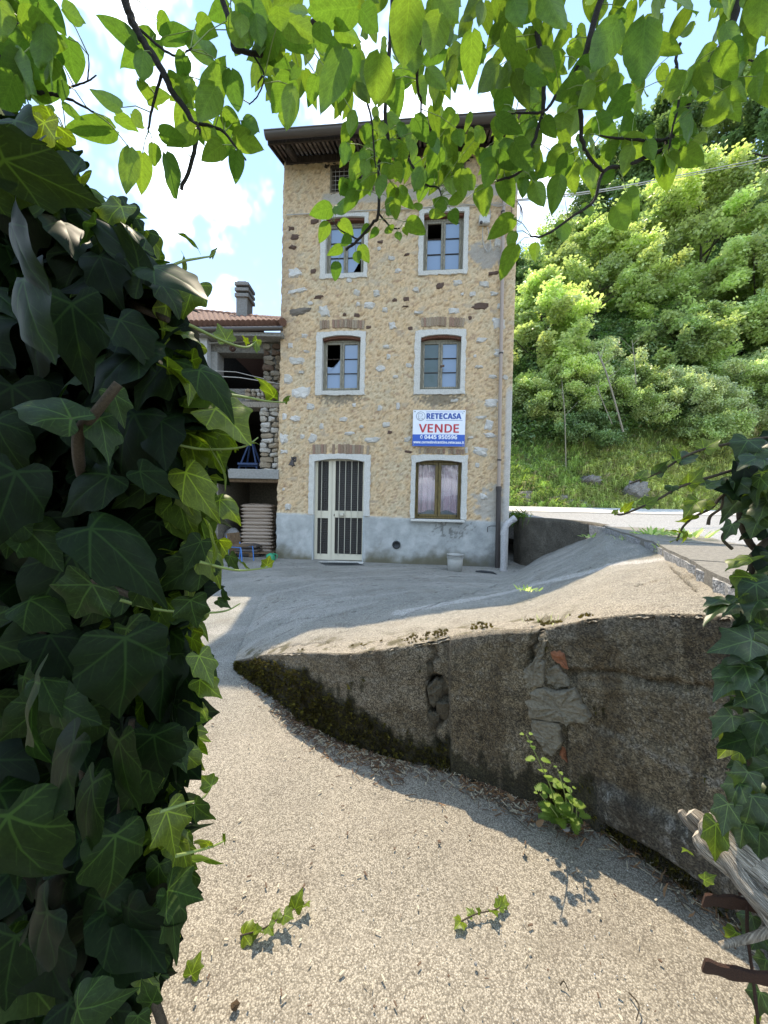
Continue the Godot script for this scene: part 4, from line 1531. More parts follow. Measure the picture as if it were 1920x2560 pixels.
func brick_lintel(o: Rect2, rise: float) -> void:
	var N := 7
	for k in N:
		var s := (k + 0.5) / N
		var p := Vector2(lerpf(o.position.x, o.end.x, s), o.end.y - rise * pow(2.0 * s - 1.0, 2.0) - 0.022)
		var c := off(p, -0.075)
		var b := Basis(Vector3.BACK, -(2.0 * s - 1.0) * rise * 4.0 / o.size.x)
		put("brick", lintel_brick(o.size.x / N - 0.004), M.lintel, house, Transform3D(b, c))

var _lb := {}
func lintel_brick(w: float) -> ArrayMesh:
	var k := int(w * 1000)
	if not _lb.has(k): _lb[k] = boxm(Vector3(w, 0.052, 0.12), 0.005)
	return _lb[k]

func old_window(o: Rect2, odd: Dictionary) -> void:
	var c := off(o.get_center(), 0.0)
	var w := o.size.x
	var h := o.size.y - 0.06
	var base := Vector3(c.x, c.y - 0.03, -0.13)
	var st := ST()
	var fw := 0.04
	for s in [-1, 1]:
		bx(st, Vector3(s * (w * 0.5 - fw * 0.5), 0, 0), Vector3(fw, h, 0.06))
		bx(st, Vector3(0, s * (h * 0.5 - fw * 0.5), 0.002), Vector3(w - fw * 2.0, fw, 0.055))
	var win := put("window", done(st), M.frame_wood, house, Transform3D(Basis(), base))
	# two casements, three panes each
	var lw := (w - fw * 2.0) * 0.5 - 0.003
	var lh := h - fw * 2.0 - 0.006
	var sw := 0.042
	var q := boxm(Vector3(sw, lh, 0.04), 0.006)
	for s in [-1, 1]:
		var lc := Vector3(s * (lw * 0.5 + 0.002), 0, 0.016)
		st = ST()
		for t in [-1, 1]:
			bx(st, lc + Vector3(t * (lw * 0.5 - sw * 0.5), 0, 0), Vector3(sw, lh, 0.04), 0.006)
			bx(st, lc + Vector3(0, t * (lh * 0.5 - sw * 0.5), -0.002), Vector3(lw - sw * 2.0, sw, 0.036), 0.006)
		put("sash", done(st), M.frame_wood, win)
		var gw := lw - sw * 2.0
		var gh := lh - sw * 2.0
		st = ST()
		for t in [1, 2]:
			bx(st, lc + Vector3(0, -gh * 0.5 + gh * t / 3.0, 0.0), Vector3(gw, 0.012, 0.024), 0.002)
		put("glazing_bar", done(st), M.dark_wood, win)
		for t in 3:
			var k := "%d_%d" % [0 if s < 0 else 1, t]
			var how: String = odd.get(k, "")
			if how == "gone": continue
			var pc := lc + Vector3(0, -gh * 0.5 + gh * (t + 0.5) / 3.0, -0.012)
			var x := gw * 0.5 + 0.004
			var y := gh / 6.0 + 0.002
			var poly := [Vector2(-x, -y), Vector2(x, -y), Vector2(x, y), Vector2(-x, y)]
			if how == "cut_right": poly = [Vector2(-x, -y), Vector2(-x * 0.2, -y), Vector2(x, y * 0.9), Vector2(x, y), Vector2(-x, y)]
			if how == "curve":
				poly = [Vector2(-x, -y), Vector2(x, -y), Vector2(x, y), Vector2(x * 0.75, y * 0.75), Vector2(x * 0.45, y * 0.2), Vector2(x * 0.1, -y * 0.05), Vector2(-x * 0.4, -y * 0.1), Vector2(-x, 0)]
			st = ST()
			flat(st)
			for i in range(1, poly.size() - 1):
				for zz in [0.0, -0.003]:
					tri(st, pc + Vector3(poly[0].x, poly[0].y, zz), pc + Vector3(poly[i + 1].x, poly[i + 1].y, zz), pc + Vector3(poly[i].x, poly[i].y, zz))
			var tilt := Basis(Vector3.RIGHT, R(-0.012, 0.012)) * Basis(Vector3.UP, R(-0.012, 0.012))
			put("pane", done(st), M.glass_dark if how == "dark" else M.glass_blue, win, Transform3D(tilt, pc - tilt * pc))

func attic(o: Rect2) -> void:
	var st := ST()
	var c := off(o.get_center(), 0)
	var w := o.size.x
	var h := o.size.y
	for s in [-1, 1]:
		bx(st, Vector3(s * (w * 0.5 + 0.0), 0, -0.14), Vector3(0.04, h + 0.06, 0.26), 0.0)
	bx(st, Vector3(0, -h * 0.5 - 0.01, -0.14), Vector3(w, 0.05, 0.26), 0.0)
	var f := put("attic_opening", done(st), M.old_wood, house, Transform3D(Basis(), Vector3(c.x, c.y, 0)))
	st = ST()
	bx(st, Vector3(0, h * 0.5 + 0.015, -0.10), Vector3(w + 0.3, 0.11, 0.2), 0.01)
	put("lintel", done(st), M.dark_wood, f)
	st = ST()
	var n := int(w / 0.082)
	for i in n + 1:
		var x := -w * 0.5 + w * i / n
		tube(st, [Vector3(x, -h * 0.5, -0.05), Vector3(x + 0.01 * sin(i * 2.0), 0, -0.045), Vector3(x, h * 0.5, -0.05)], 0.0045, 0.0045, 4, false)
	for i in 7:
		var y := -h * 0.5 + h * i / 6.0
		tube(st, [Vector3(-w * 0.5, y, -0.042), Vector3(0, y - 0.006, -0.038), Vector3(w * 0.5, y, -0.042)], 0.0045, 0.0045, 4, false)
	put("wire_mesh", done(st), M.grey_pipe, f)

func door_part(o: Rect2) -> void:
	var k := func(x: float, y: float) -> Vector2:
		var p := fp(680.0 + x / 5.925, 1080.0 + y / 5.925)
		return p
	var z := -0.12
	var top := o.end.y + 0.02
	var st := ST()
	var d := house
	var slab := func(s: SurfaceTool, x0: float, y0: float, x1: float, y1: float, zz: float, th: float) -> void:
		var a: Vector2 = k.call(x0, y0)
		var b: Vector2 = k.call(x1, y1)
		var m := off((a + b) * 0.5, zz)
		bx(s, m, Vector3(absf(b.x - a.x), absf(a.y - b.y), th), 0.004)
	# frame
	slab.call(st, 602, 400, 626, 1918, z, 0.07)
	slab.call(st, 1343, 400, 1358, 1918, z, 0.07)
	slab.call(st, 626, 392, 1343, 412, z, 0.07)
	var dp := put("door", done(st), M.cream_metal, d)
	# narrow fixed leaf and wide opening leaf
	for leaf in [[626, 862, 640, 822, [720]], [868, 1342, 902, 1336, [985, 1076, 1168, 1264]]]:
		st = ST()
		slab.call(st, leaf[0], 412, leaf[2], 1915, z + 0.012, 0.05)
		slab.call(st, leaf[3], 412, leaf[1], 1915, z + 0.012, 0.05)
		slab.call(st, leaf[2], 412, leaf[3], 424, z + 0.01, 0.045)
		slab.call(st, leaf[2], 1166, leaf[3], 1280, z + 0.01, 0.045)
		slab.call(st, leaf[2], 1812, leaf[3], 1915, z + 0.01, 0.045)
		put("leaf_frame", done(st), M.cream_metal, dp)
		for g in [[420, 1170], [1276, 1816]]:
			st = ST()
			slab.call(st, leaf[2] - 4, g[0], leaf[3] + 4, g[1], z - 0.004, 0.008)
			put("glass_panel", done(st), M.door_glass, dp)
		for b in leaf[4]:
			st = ST()
			var p0: Vector2 = k.call(b, 404)
			var p1: Vector2 = k.call(b - 18, 1842)
			tube(st, [off(p0, z + 0.055), off((p0 + p1) * 0.5, z + 0.055), off(p1, z + 0.055)], 0.0075, 0.0075, 6)
			put("bar", done(st), M.bar_metal, dp)
	st = ST()
	var kn: Vector2 = k.call(1022, 1228)
	lathe(st, Transform3D(Basis(Vector3.RIGHT, PI / 2), off(kn, z + 0.03)), [Vector2(0.02, 0), Vector2(0.02, 0.03), Vector2(0.042, 0.036), Vector2(0.045, 0.06), Vector2(0.03, 0.075), Vector2(0, 0.078)], 16)
	put("knob", done(st), M.bar_metal, dp)
	st = ST()
	slab.call(st, 898, 1215, 908, 1250, z + 0.04, 0.02)
	put("lock", done(st), M.iron, dp)
	st = ST()
	var s0: Vector2 = k.call(512, 1918)
	var s1: Vector2 = k.call(1362, 1955)
	bx(st, Vector3((s0.x + s1.x) * 0.5, (s0.y + s1.y) * 0.5 + 0.002, 0.03), Vector3(s1.x - s0.x, 0.07, 0.36), 0.008)
	put("threshold", done(st), M.trim, house)

func curtain_window(o: Rect2) -> void:
	var c := off(o.get_center(), 0)
	var w := o.size.x
	var h := o.size.y
	var st := ST()
	var fw := 0.035
	for s in [-1, 1]:
		bx(st, Vector3(s * (w * 0.5 - fw * 0.5), 0, 0), Vector3(fw, h, 0.06))
		bx(st, Vector3(0, s * (h * 0.5 - fw * 0.5), 0.002), Vector3(w - fw * 2.0, fw, 0.055))
	var win := put("window", done(st), M.ochre_frame, house, Transform3D(Basis(), Vector3(c.x, c.y, -0.13)))
	var lw := (w - fw * 2.0) * 0.5 - 0.003
	var lh := h - fw * 2.0 - 0.006
	for s in [-1, 1]:
		var lc := Vector3(s * (lw * 0.5 + 0.002), 0, 0.016)
		st = ST()
		for t in [-1, 1]:
			var sw := 0.06 if t == -s else 0.028
			bx(st, lc + Vector3(t * (lw * 0.5 - sw * 0.5), 0, 0), Vector3(sw, lh, 0.04), 0.008)
			bx(st, lc + Vector3(0, t * (lh * 0.5 - 0.025), -0.002), Vector3(lw - 0.09, 0.05, 0.036), 0.008)
		put("sash", done(st), M.ochre_frame, win)
		st = ST()
		bx(st, lc + Vector3(-s * -0.016, 0, -0.012), Vector3(lw - 0.08, lh - 0.09, 0.004), 0.0)
		put("pane", done(st), M.pane, win)
	var sl0 := fp(1027, 1299)
	var sl1 := fp(1160, 1301)
	st = ST()
	bx(st, Vector3((sl0.x + sl1.x) * 0.5, sl0.y - 0.005, -0.015), Vector3(sl1.x - sl0.x, 0.045, 0.30), 0.006)
	put("sill", done(st), M.trim, house)
	# gingham curtains hang just inside, each a thing of its own
	var labels := ["red and white checked curtain in the left half of the ground floor window", "red and white checked curtain in the right half of the ground floor window"]
	for s in 2:
		st = ST()
		st.set_smooth_group(0)
		var N := 44
		var K := 26
		var cw := w * 0.5 - 0.05
		var P := []
		for j in K + 1:
			var row := []
			var v := float(j) / K
			for i in N + 1:
				var t := float(i) / N
				var x := (t - 0.5) * cw
				var fold := 0.020 * sin(t * 21.0 + s * 1.7 + 0.8 * sin(v * 3.0)) + 0.012 * sin(t * 43.0 + v * 2.0 + s)
				x += 0.02 * sin(v * 2.2 + s) * (t - 0.5)
				var y := 0.5 - v * (0.93 + 0.03 * sin(t * 7.0 + s * 2.0))
				row.append([Vector3(x, y * (h - 0.10), fold * (0.5 + 0.7 * v)), Vector2(t, v)])
			P.append(row)
		for j in K:
			for i in N:
				for q in [[j, i], [j, i + 1], [j + 1, i + 1], [j, i], [j + 1, i + 1], [j + 1, i]]:
					st.set_uv(P[q[0]][q[1]][1])
					st.add_vertex(P[q[0]][q[1]][0])
		var ct := put("curtain", done(st), M.gingham, null, HX * Transform3D(Basis(), Vector3(c.x + (s * 2 - 1) * (w * 0.25 - 0.005), c.y + 0.015, -0.20)))
		tag(ct, labels[s], "curtain", "checked curtains in the ground floor window")

func soldier_bricks(a: Vector2, b: Vector2, n: int, h: float, rise: float) -> void:
	var w := (b.x - a.x) / n
	var mesh := boxm(Vector3(w - 0.006, h, 0.05), 0.004)
	for k in n:
		var s := (k + 0.5) / n
		var p := a.lerp(b, s)
		p.y += rise * (1.0 - pow(2.0 * s - 1.0, 2.0)) + R(-0.008, 0.008)
		if rng.randf() < 0.12: continue
		var m: Material = M.bricks[rng.randi() % 4]
		put("brick", mesh, m, house, Transform3D(Basis(Vector3.BACK, -(s - 0.5) * rise * 5.0 + R(-0.03, 0.03)), off(p, R(-0.012, -0.004))))

func eave(W: float, H: float) -> void:
	var gl := fz(668, 352, 0.62)
	var gr := fz(1318, 303, 0.62)
	gl.z = 0.62
	var vg := (gl.y + gr.y) * 0.5
	var x0 := gl.x
	var x1 := gr.x
	# roof slabs
	var st := ST()
	flat(st)
	var D := 5.7
	var rz := -D * 0.5
	var slope := 0.36
	var e0 := Vector3(x0, vg + 0.05, 0.60)
	var ry: float = e0.y + (0.60 - rz) * slope
	var bk := Vector3(x0, e0.y, rz * 2.0 - 0.6)
	for th in [[0.0, 0.0]]:
		var A := Vector3(x0, e0.y, 0.60)
		var B := Vector3(x1, e0.y, 0.60)
		var C := Vector3(x1, ry, rz)
		var Dd := Vector3(x0, ry, rz)
		var E := Vector3(x0, e0.y, bk.z)
		var G := Vector3(x1, e0.y, bk.z)
		var up := Vector3(0, 0.10, 0)
		quad(st, A, Dd, C, B)
		quad(st, A + up, B + up, C + up, Dd + up)
		quad(st, Dd, E, G, C)
		quad(st, Dd + up, C + up, G + up, E + up)
		quad(st, A, B, B + up, A + up)
		quad(st, A, A + up, Dd + up, Dd)
		quad(st, B, C, C + up, B + up)
		quad(st, Dd, Dd + up, E + up, E)
		quad(st, C, G, G + up, C + up)
		quad(st, E, E + up, G + up, G)
	var roof := put("roof", done(st), M.dark_wood, house)
	# clay cover tiles on the slope
	st = ST()
	var n := int((x1 - x0) / 0.2)
	for i in n:
		var x := x0 + 0.1 + i * (x1 - x0) / n
		tube(st, [Vector3(x, e0.y + 0.12, 0.56), Vector3(x, ry + 0.12, rz)], 0.09, 0.075, 6)
	put("tiles", done(st), M.tile, roof)
	# laths under the eave, running front to back
	var cnt := int((x1 - x0) / 0.088)
	var len_ := 0.95
	var lath := boxm(Vector3(0.045, 0.035, len_), 0.004)
	var tilt := Basis(Vector3.RIGHT, atan(slope))
	for i in cnt:
		var x := x0 + 0.05 + (x1 - x0 - 0.1) * i / (cnt - 1)
		var zc := 0.10
		var yc: float = e0.y + (0.60 - zc) * slope - 0.024
		put("slat", lath, M.slat[i % 3], roof, Transform3D(tilt * Basis(Vector3.UP, R(-0.03, 0.03)), Vector3(x, yc - R(0, 0.008), zc)))
	# beams
	st = ST()
	bx(st, Vector3((x0 + x1) * 0.5, H + 0.02, -0.06), Vector3(x1 - x0 - 0.3, 0.15, 0.17), 0.01)
	put("wall_plate", done(st), M.dark_wood, roof)
	for i in 5:
		st = ST()
		var x := lerpf(x0 + 0.35, x1 - 0.3, i / 4.0)
		bx(st, Vector3(x, e0.y + 0.28 * slope - 0.10, 0.22), Vector3(0.10, 0.11, 0.62), 0.01, tilt)
		put("rafter", done(st), M.dark_wood, roof)
	st = ST()
	bx(st, Vector3((x0 + x1) * 0.5, e0.y - 0.03, 0.585), Vector3(x1 - x0, 0.15, 0.03), 0.004)
	for s in [x0, x1]:
		bx(st, Vector3(s, e0.y + 0.8 * slope - 0.01, -0.2), Vector3(0.03, 0.17, 1.66), 0.004, tilt)
	put("fascia", done(st), M.dark_wood, roof)
	# half round gutter
	st = ST()
	st.set_smooth_group(0)
	var prof := []
	for k in 11:
		var a := PI * k / 10.0
		prof.append(Vector2(-cos(a) * 0.085, -sin(a) * 0.095))
	for i in 24:
		var xa := lerpf(x0, x1, i / 24.0)
		var xb := lerpf(x0, x1, (i + 1) / 24.0)
		var ya := lerpf(gl.y, gr.y, i / 24.0)
		var yb := lerpf(gl.y, gr.y, (i + 1) / 24.0)
		for k in 10:
			for t in [1.0, 0.94]:
				var p: Vector2 = prof[k] * t
				var q: Vector2 = prof[k + 1] * t
				quad(st, Vector3(xa, ya + 0.05 + p.y, 0.70 + p.x), Vector3(xa, ya + 0.05 + q.y, 0.70 + q.x), Vector3(xb, yb + 0.05 + q.y, 0.70 + q.x), Vector3(xb, yb + 0.05 + p.y, 0.70 + p.x))
	tube(st, [Vector3(x0, gl.y + 0.05, 0.785), Vector3(x1, gr.y + 0.05, 0.785)], 0.013, 0.013, 6)
	flat(st)
	for e in [[x0, gl.y], [x1, gr.y]]:
		for k in 9:
			tri(st, Vector3(e[0], e[1] + 0.05, 0.70 + prof[0].x), Vector3(e[0], e[1] + 0.05 + prof[k + 1].y, 0.70 + prof[k + 1].x), Vector3(e[0], e[1] + 0.05 + prof[k + 2 if k < 9 else 10].y, 0.70 + prof[k + 2 if k < 9 else 10].x))
	put("gutter", done(st), M.bronze, roof)

func pipes_and_wires() -> void:
	var st := ST()
	var z := 0.075
	var pts := [fz(1272, 330, 0.66), fz(1270, 352, 0.62), fz(1264, 425, 0.12), fz(1262, 450, z), fz(1258, 560, z), fz(1254, 800, z), fz(1250, 1020, z), fz(1247, 1222, z)]
	tube(st, smooth_path(pts, 5), 0.034, 0.034, 10)
	var pipe := put("downpipe", done(st), M.brown_pipe, house)
	for y in [530, 883, 1150]:
		st = ST()
		var c := fz(1258 - (y - 500) * 0.0145, y, z)
		tube(st, [c - Vector3(0, 0.014, 0), c + Vector3(0, 0.014, 0)], 0.041, 0.041, 10)
		bx(st, c - Vector3(0, 0, 0.05), Vector3(0.02, 0.02, 0.08), 0.002)
		put("clamp", done(st), M.iron, pipe)
	st = ST()
	tube(st, [fz(1247, 1218, z), fz(1245, 1330, z), fz(1243, 1436, z)], 0.047, 0.047, 10)
	tube(st, [fz(1247, 1216, z), fz(1247, 1228, z)], 0.054, 0.054, 10)
	put("cast_pipe", done(st), M.iron, house)
	st = ST()
	tube(st, [fz(1219, 1330, 0.03), fz(1219, 1318, 0.06), fz(1226, 1315, 0.07), fz(1244, 1315, 0.08)], 0.008, 0.008, 5)
	put("bracket", done(st), M.iron, house)
	st = ST()
	tube(st, smooth_path([fz(717, 537, 0.04), fz(800, 533, 0.035), fz(900, 527, 0.04), fz(1010, 522, 0.035), fz(1120, 515, 0.04), fz(1200, 512, 0.035), fz(1262, 512, 0.04)], 3), 0.011, 0.011, 6)
	put("conduit", done(st), M.grey_pipe, house)
	st = ST()
	tube(st, smooth_path([fz(1222, 508, 0.04), fz(1245, 516, 0.1), fz(1268, 508, 0.12), fz(1276, 500, 0.06)], 4), 0.006, 0.006, 5)
	tube(st, smooth_path([fz(1080, 514, 0.04), fz(1140, 509, 0.05), fz(1200, 513, 0.06), fz(1240, 507, 0.07), fz(1275, 515, 0.06)], 4), 0.005, 0.005, 5)
	# junction box with cable loop
	var cable := put("cable", done(st), M.grey_pipe, house)
	st = ST()
	var b := prect(1195, 544, 1222, 566)
	bx(st, off(b.get_center(), 0.05), Vector3(b.size.x, b.size.y, 0.09), 0.012)
	var jb := put("junction_box", done(st), M.grey_box, house)
	for e in [1203, 1214]:
		st = ST()
		lathe(st, Transform3D(Basis(Vector3.RIGHT, PI / 2), fz(e, 556, 0.094)), [Vector2(0.03, -0.01), Vector2(0.03, 0.006), Vector2(0.018, 0.012), Vector2(0, 0.012)], 10)
		put("socket", done(st), M.iron if e == 1203 else M.white_plastic, jb)
	st = ST()
	tube(st, smooth_path([fz(1207, 567, 0.04), fz(1207, 600, 0.03), fz(1213, 622, 0.05), fz(1222, 629, 0.06), fz(1227, 615, 0.06), fz(1222, 585, 0.05), fz(1219, 567, 0.04)], 5), 0.008, 0.008, 6)
	tube(st, smooth_path([fz(1226, 545, 0.04), fz(1226, 530, 0.03), fz(1222, 512, 0.04)], 4), 0.008, 0.008, 6)
	put("cable", done(st), M.white_plastic, house)
	# vent in the plinth
	st = ST()
	lathe(st, HXn(fz(991, 1362, 0.02)), [Vector2(0.085, -0.02), Vector2(0.085, 0.02), Vector2(0.06, 0.03), Vector2(0.055, 0.012), Vector2(0.0, 0.008)], 20)
	put("vent", done(st), M.black_rubber, house)
	# tangle of old cable at the corner under the eave
	st = ST()
	for k in 4:
		var loop := []
		for i in 9:
			var a := TAU * i / 8.0 + k
			loop.append(fz(1290 + 11 * cos(a) + k * 2, 528 + 26 * sin(a) + k * 3, 0.02 - 0.03 * k))
		tube(st, smooth_path(loop, 3), 0.006, 0.006, 4)
	put("cable_coil", done(st), M.iron, house)

func HXn(p: Vector3) -> Transform3D:
	return Transform3D(Basis(Vector3.RIGHT, PI / 2), p)

# ---------- the barn beside it ----------
func slabpx(st: SurfaceTool, x0: float, y0: float, x1: float, y1: float, d: float, deep: float, ch := 0.006) -> void:
	var a := at(x0, (y0 + y1) * 0.5, d)
	var b := at(x1, (y0 + y1) * 0.5, d)
	var t := at((x0 + x1) * 0.5, y0, d)
	var u := at((x0 + x1) * 0.5, y1, d)
	var c := Vector3((a.x + b.x) * 0.5, (t.y + u.y) * 0.5, (a.z + b.z) * 0.5 - deep * 0.5)
	bx(st, c, Vector3(b.x - a.x, t.y - u.y, deep), ch)

func barn() -> void:
	var B := thing("barn", "open fronted stone and cement outbuilding with tiled roof, left of the ochre house", "barn")
	var D := 8.5
	var st := ST()
	# lintel wall, left plaster wall, jambs
	slabpx(st, 512, 848, 706, 882, D, 0.35)
	put("lintel_wall", done(st), M.barn_grey, B)
	st = ST()
	slabpx(st, 330, 840, 516, 1415, D - 0.12, 0.45)
	put("plaster_wall", done(st), M.barn_white, B)
	st = ST()
	slabpx(st, 514, 880, 543, 1000, D, 0.35)
	slabpx(st, 522, 1000, 548, 1180, D, 0.35)
	put("jamb", done(st), M.cement, B)
	st = ST()
	slabpx(st, 543, 972, 660, 1004, D + 0.03, 0.30)
	slabpx(st, 659, 880, 706, 1004, D + 0.05, 0.30)
	slabpx(st, 655, 1004, 706, 1180, D + 0.05, 0.30)
	put("wall_core", done(st), M.barn_grey, B)
	# single stones of the pier and the sill
	rubble(B, 657, 862, 706, 1004, D, 11, 2, M.tan_stones)
	rubble(B, 650, 1020, 702, 1186, D, 13, 2, M.barn_stones)
	rubble(B, 612, 974, 662, 1003, D, 3, 4, M.barn_stones)
	st = ST()
	slabpx(st, 545, 1004, 712, 1018, D - 0.06, 0.42)
	put("beam", done(st), M.grey_wood, B)
	# floor slab with timber underside
	st = ST()
	slabpx(st, 500, 1172, 696, 1196, D - 0.18, 3.6, 0.01)
	put("floor_slab", done(st), M.cement, B)
	st = ST()
	slabpx(st, 540, 1197, 695, 1205, D - 0.1, 0.5)
	put("beam", done(st), M.pallet, B)
	# inside: back and side walls, upper floors
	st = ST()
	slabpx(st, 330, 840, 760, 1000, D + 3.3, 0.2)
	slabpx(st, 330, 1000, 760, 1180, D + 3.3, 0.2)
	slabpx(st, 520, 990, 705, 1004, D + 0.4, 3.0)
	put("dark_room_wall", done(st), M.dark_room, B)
	st = ST()
	slabpx(st, 420, 1180, 790, 1420, D + 2.0, 0.2)
	slabpx(st, 505, 1196, 545, 1420, D + 0.02, 2.1)
	put("garage_wall", done(st), M.garage, B)
	st = ST()
	slabpx(st, 300, 780, 320, 1420, D - 0.1, 3.5)
	slabpx(st, 300, 860, 720, 1420, D + 3.6, 0.2)
	put("outer_wall", done(st), M.barn_grey, B)
	# eave slab, gutter, roof
	st = ST()
	slabpx(st, 380, 828, 707, 838, 8.15, 0.7)
	var a0 := at(380, 838, 8.16)
	var a1 := at(707, 838, 8.16)
	var b0 := at(380, 853, 8.5)
	var b1 := at(707, 853, 8.5)
	flat(st)
	quad(st, a0, b0, b1, a1)
	slabpx(st, 380, 838, 707, 850, 8.5, 0.3)
	put("eave_slab", done(st), M.eave_cement, B)
	st = ST()
	tube(st, [at(370, 825, 8.1), at(707, 821, 8.1)], 0.048, 0.048, 10)
	put("gutter", done(st), M.bronze, B)
	var A := at(370, 815, 8.2)
	var E := at(706, 813, 8.2)
	var C := at(655, 806, 9.9)
	var Dd := at(585, 797, 10.8)
	var G := at(470, 784, 11.8)
	var Hh := at(360, 783, 11.8)
	st = ST()
	flat(st)
	for q in [[A, Hh, G], [A, G, E], [G, Dd, E], [Dd, C, E]]:
		tri(st, q[0], q[1], q[2])
	var lowb := Vector3(0, -1.2, -1.5)
	quad(st, Hh, Hh + lowb, G + lowb, G)
	quad(st, G, G + lowb, C + lowb, C)
	var roof := put("roof", done(st), M.tile, B)
	# rows of cover tiles
	st = ST()
	var N := 26
	for i in N:
		var s := (i + 0.5) / N
		var e := A.lerp(E, s)
		var t: Vector3
		var x := lerpf(360, 706, s)
		if x < 470: t = at(x, 784, 11.8)
		elif x < 585: t = G.lerp(Dd, (x - 470) / 115.0)
		elif x < 655: t = Dd.lerp(C, (x - 585) / 70.0)
		else: t = C.lerp(E, (x - 655) / 51.0)
		var pts := []
		for k in 9: pts.append(e.lerp(t, k / 8.0) + Vector3(0, 0.035 + 0.02 * (k % 2), 0))
		tube(st, pts, 0.085, 0.085, 7)
	# ridge tiles
	for seg in [[Hh, G], [G, Dd], [Dd, C], [C, E]]:
		var L: float = (seg[1] - seg[0]).length()
		var k := int(L / 0.33) + 1
		for i in k:
			tube(st, [seg[0].lerp(seg[1], float(i) / k) + Vector3(0, 0.08, 0), seg[0].lerp(seg[1], (i + 1.1) / k) + Vector3(0, 0.06, 0)], 0.10, 0.085, 7)
	tag(put("roof_tiles", done(st), M.tile, roof), "", "", "", "stuff")
	# chimney with slab cap
	st = ST()
	slabpx(st, 590, 742, 618, 830, 10.2, 0.42, 0.01)
	var ch := put("chimney", done(st), M.cement, roof)
	for e in [[703, 712, 0], [717, 726, 1], [731, 741, 2]]:
		st = ST()
		slabpx(st, 586, e[0] + 1, 621, e[1], 10.14, 0.54, 0.008)
		put("cap_slab", done(st), M.cement, ch)
	st = ST()
	slabpx(st, 593, 703, 615, 745, 10.24, 0.34, 0.004)
	put("flue", done(st), M.iron, ch)
	st = ST()
	tube(st, [at(679, 820, 8.6), at(679, 802, 8.6)], 0.01, 0.008, 5)
	put("rod", done(st), M.iron, roof)
	# wires crossing the upper opening
	st = ST()
	tube(st, [at(500, 925, 8.1), at(590, 930, 8.3), at(660, 947, 8.4)], 0.007, 0.007, 5)
	tube(st, [at(500, 938, 8.1), at(600, 944, 8.3), at(700, 960, 8.4)], 0.009, 0.009, 5)
	tube(st, [at(512, 858, 8.36), at(514, 905, 8.36)], 0.008, 0.008, 5)
	tube(st, [at(512, 858, 8.36), at(600, 855, 8.4), at(704, 851, 8.4)], 0.008, 0.008, 5)
	put("wires", done(st), M.grey_pipe, B)

func rubble(B: Node3D, x0: float, y0: float, x1: float, y1: float, d: float, rows: int, cols: int, ms: Array) -> void:
	var y := y0
	for j in rows:
		var h := (y1 - y0) / rows * R(0.8, 1.2)
		if j == rows - 1: h = y1 - y
		var x := x0
		while x < x1 - 3.0:
			var w := (x1 - x0) / cols * R(0.7, 1.6)
			if x + w > x1 - 6.0: w = x1 - x
			var p := at(x + w * 0.5, y + h * 0.5, d)
			var k := d / F
			put("stone", M.rocks[rng.randi() % 7], ms[rng.randi() % ms.size()], B, Transform3D(Basis(Vector3.BACK, R(-0.08, 0.08)).scaled_local(Vector3(w * k * 1.12, h * k * 1.12, R(0.16, 0.24))), p + Vector3(0, 0, R(-0.03, 0.02))))
			x += w
		y += h

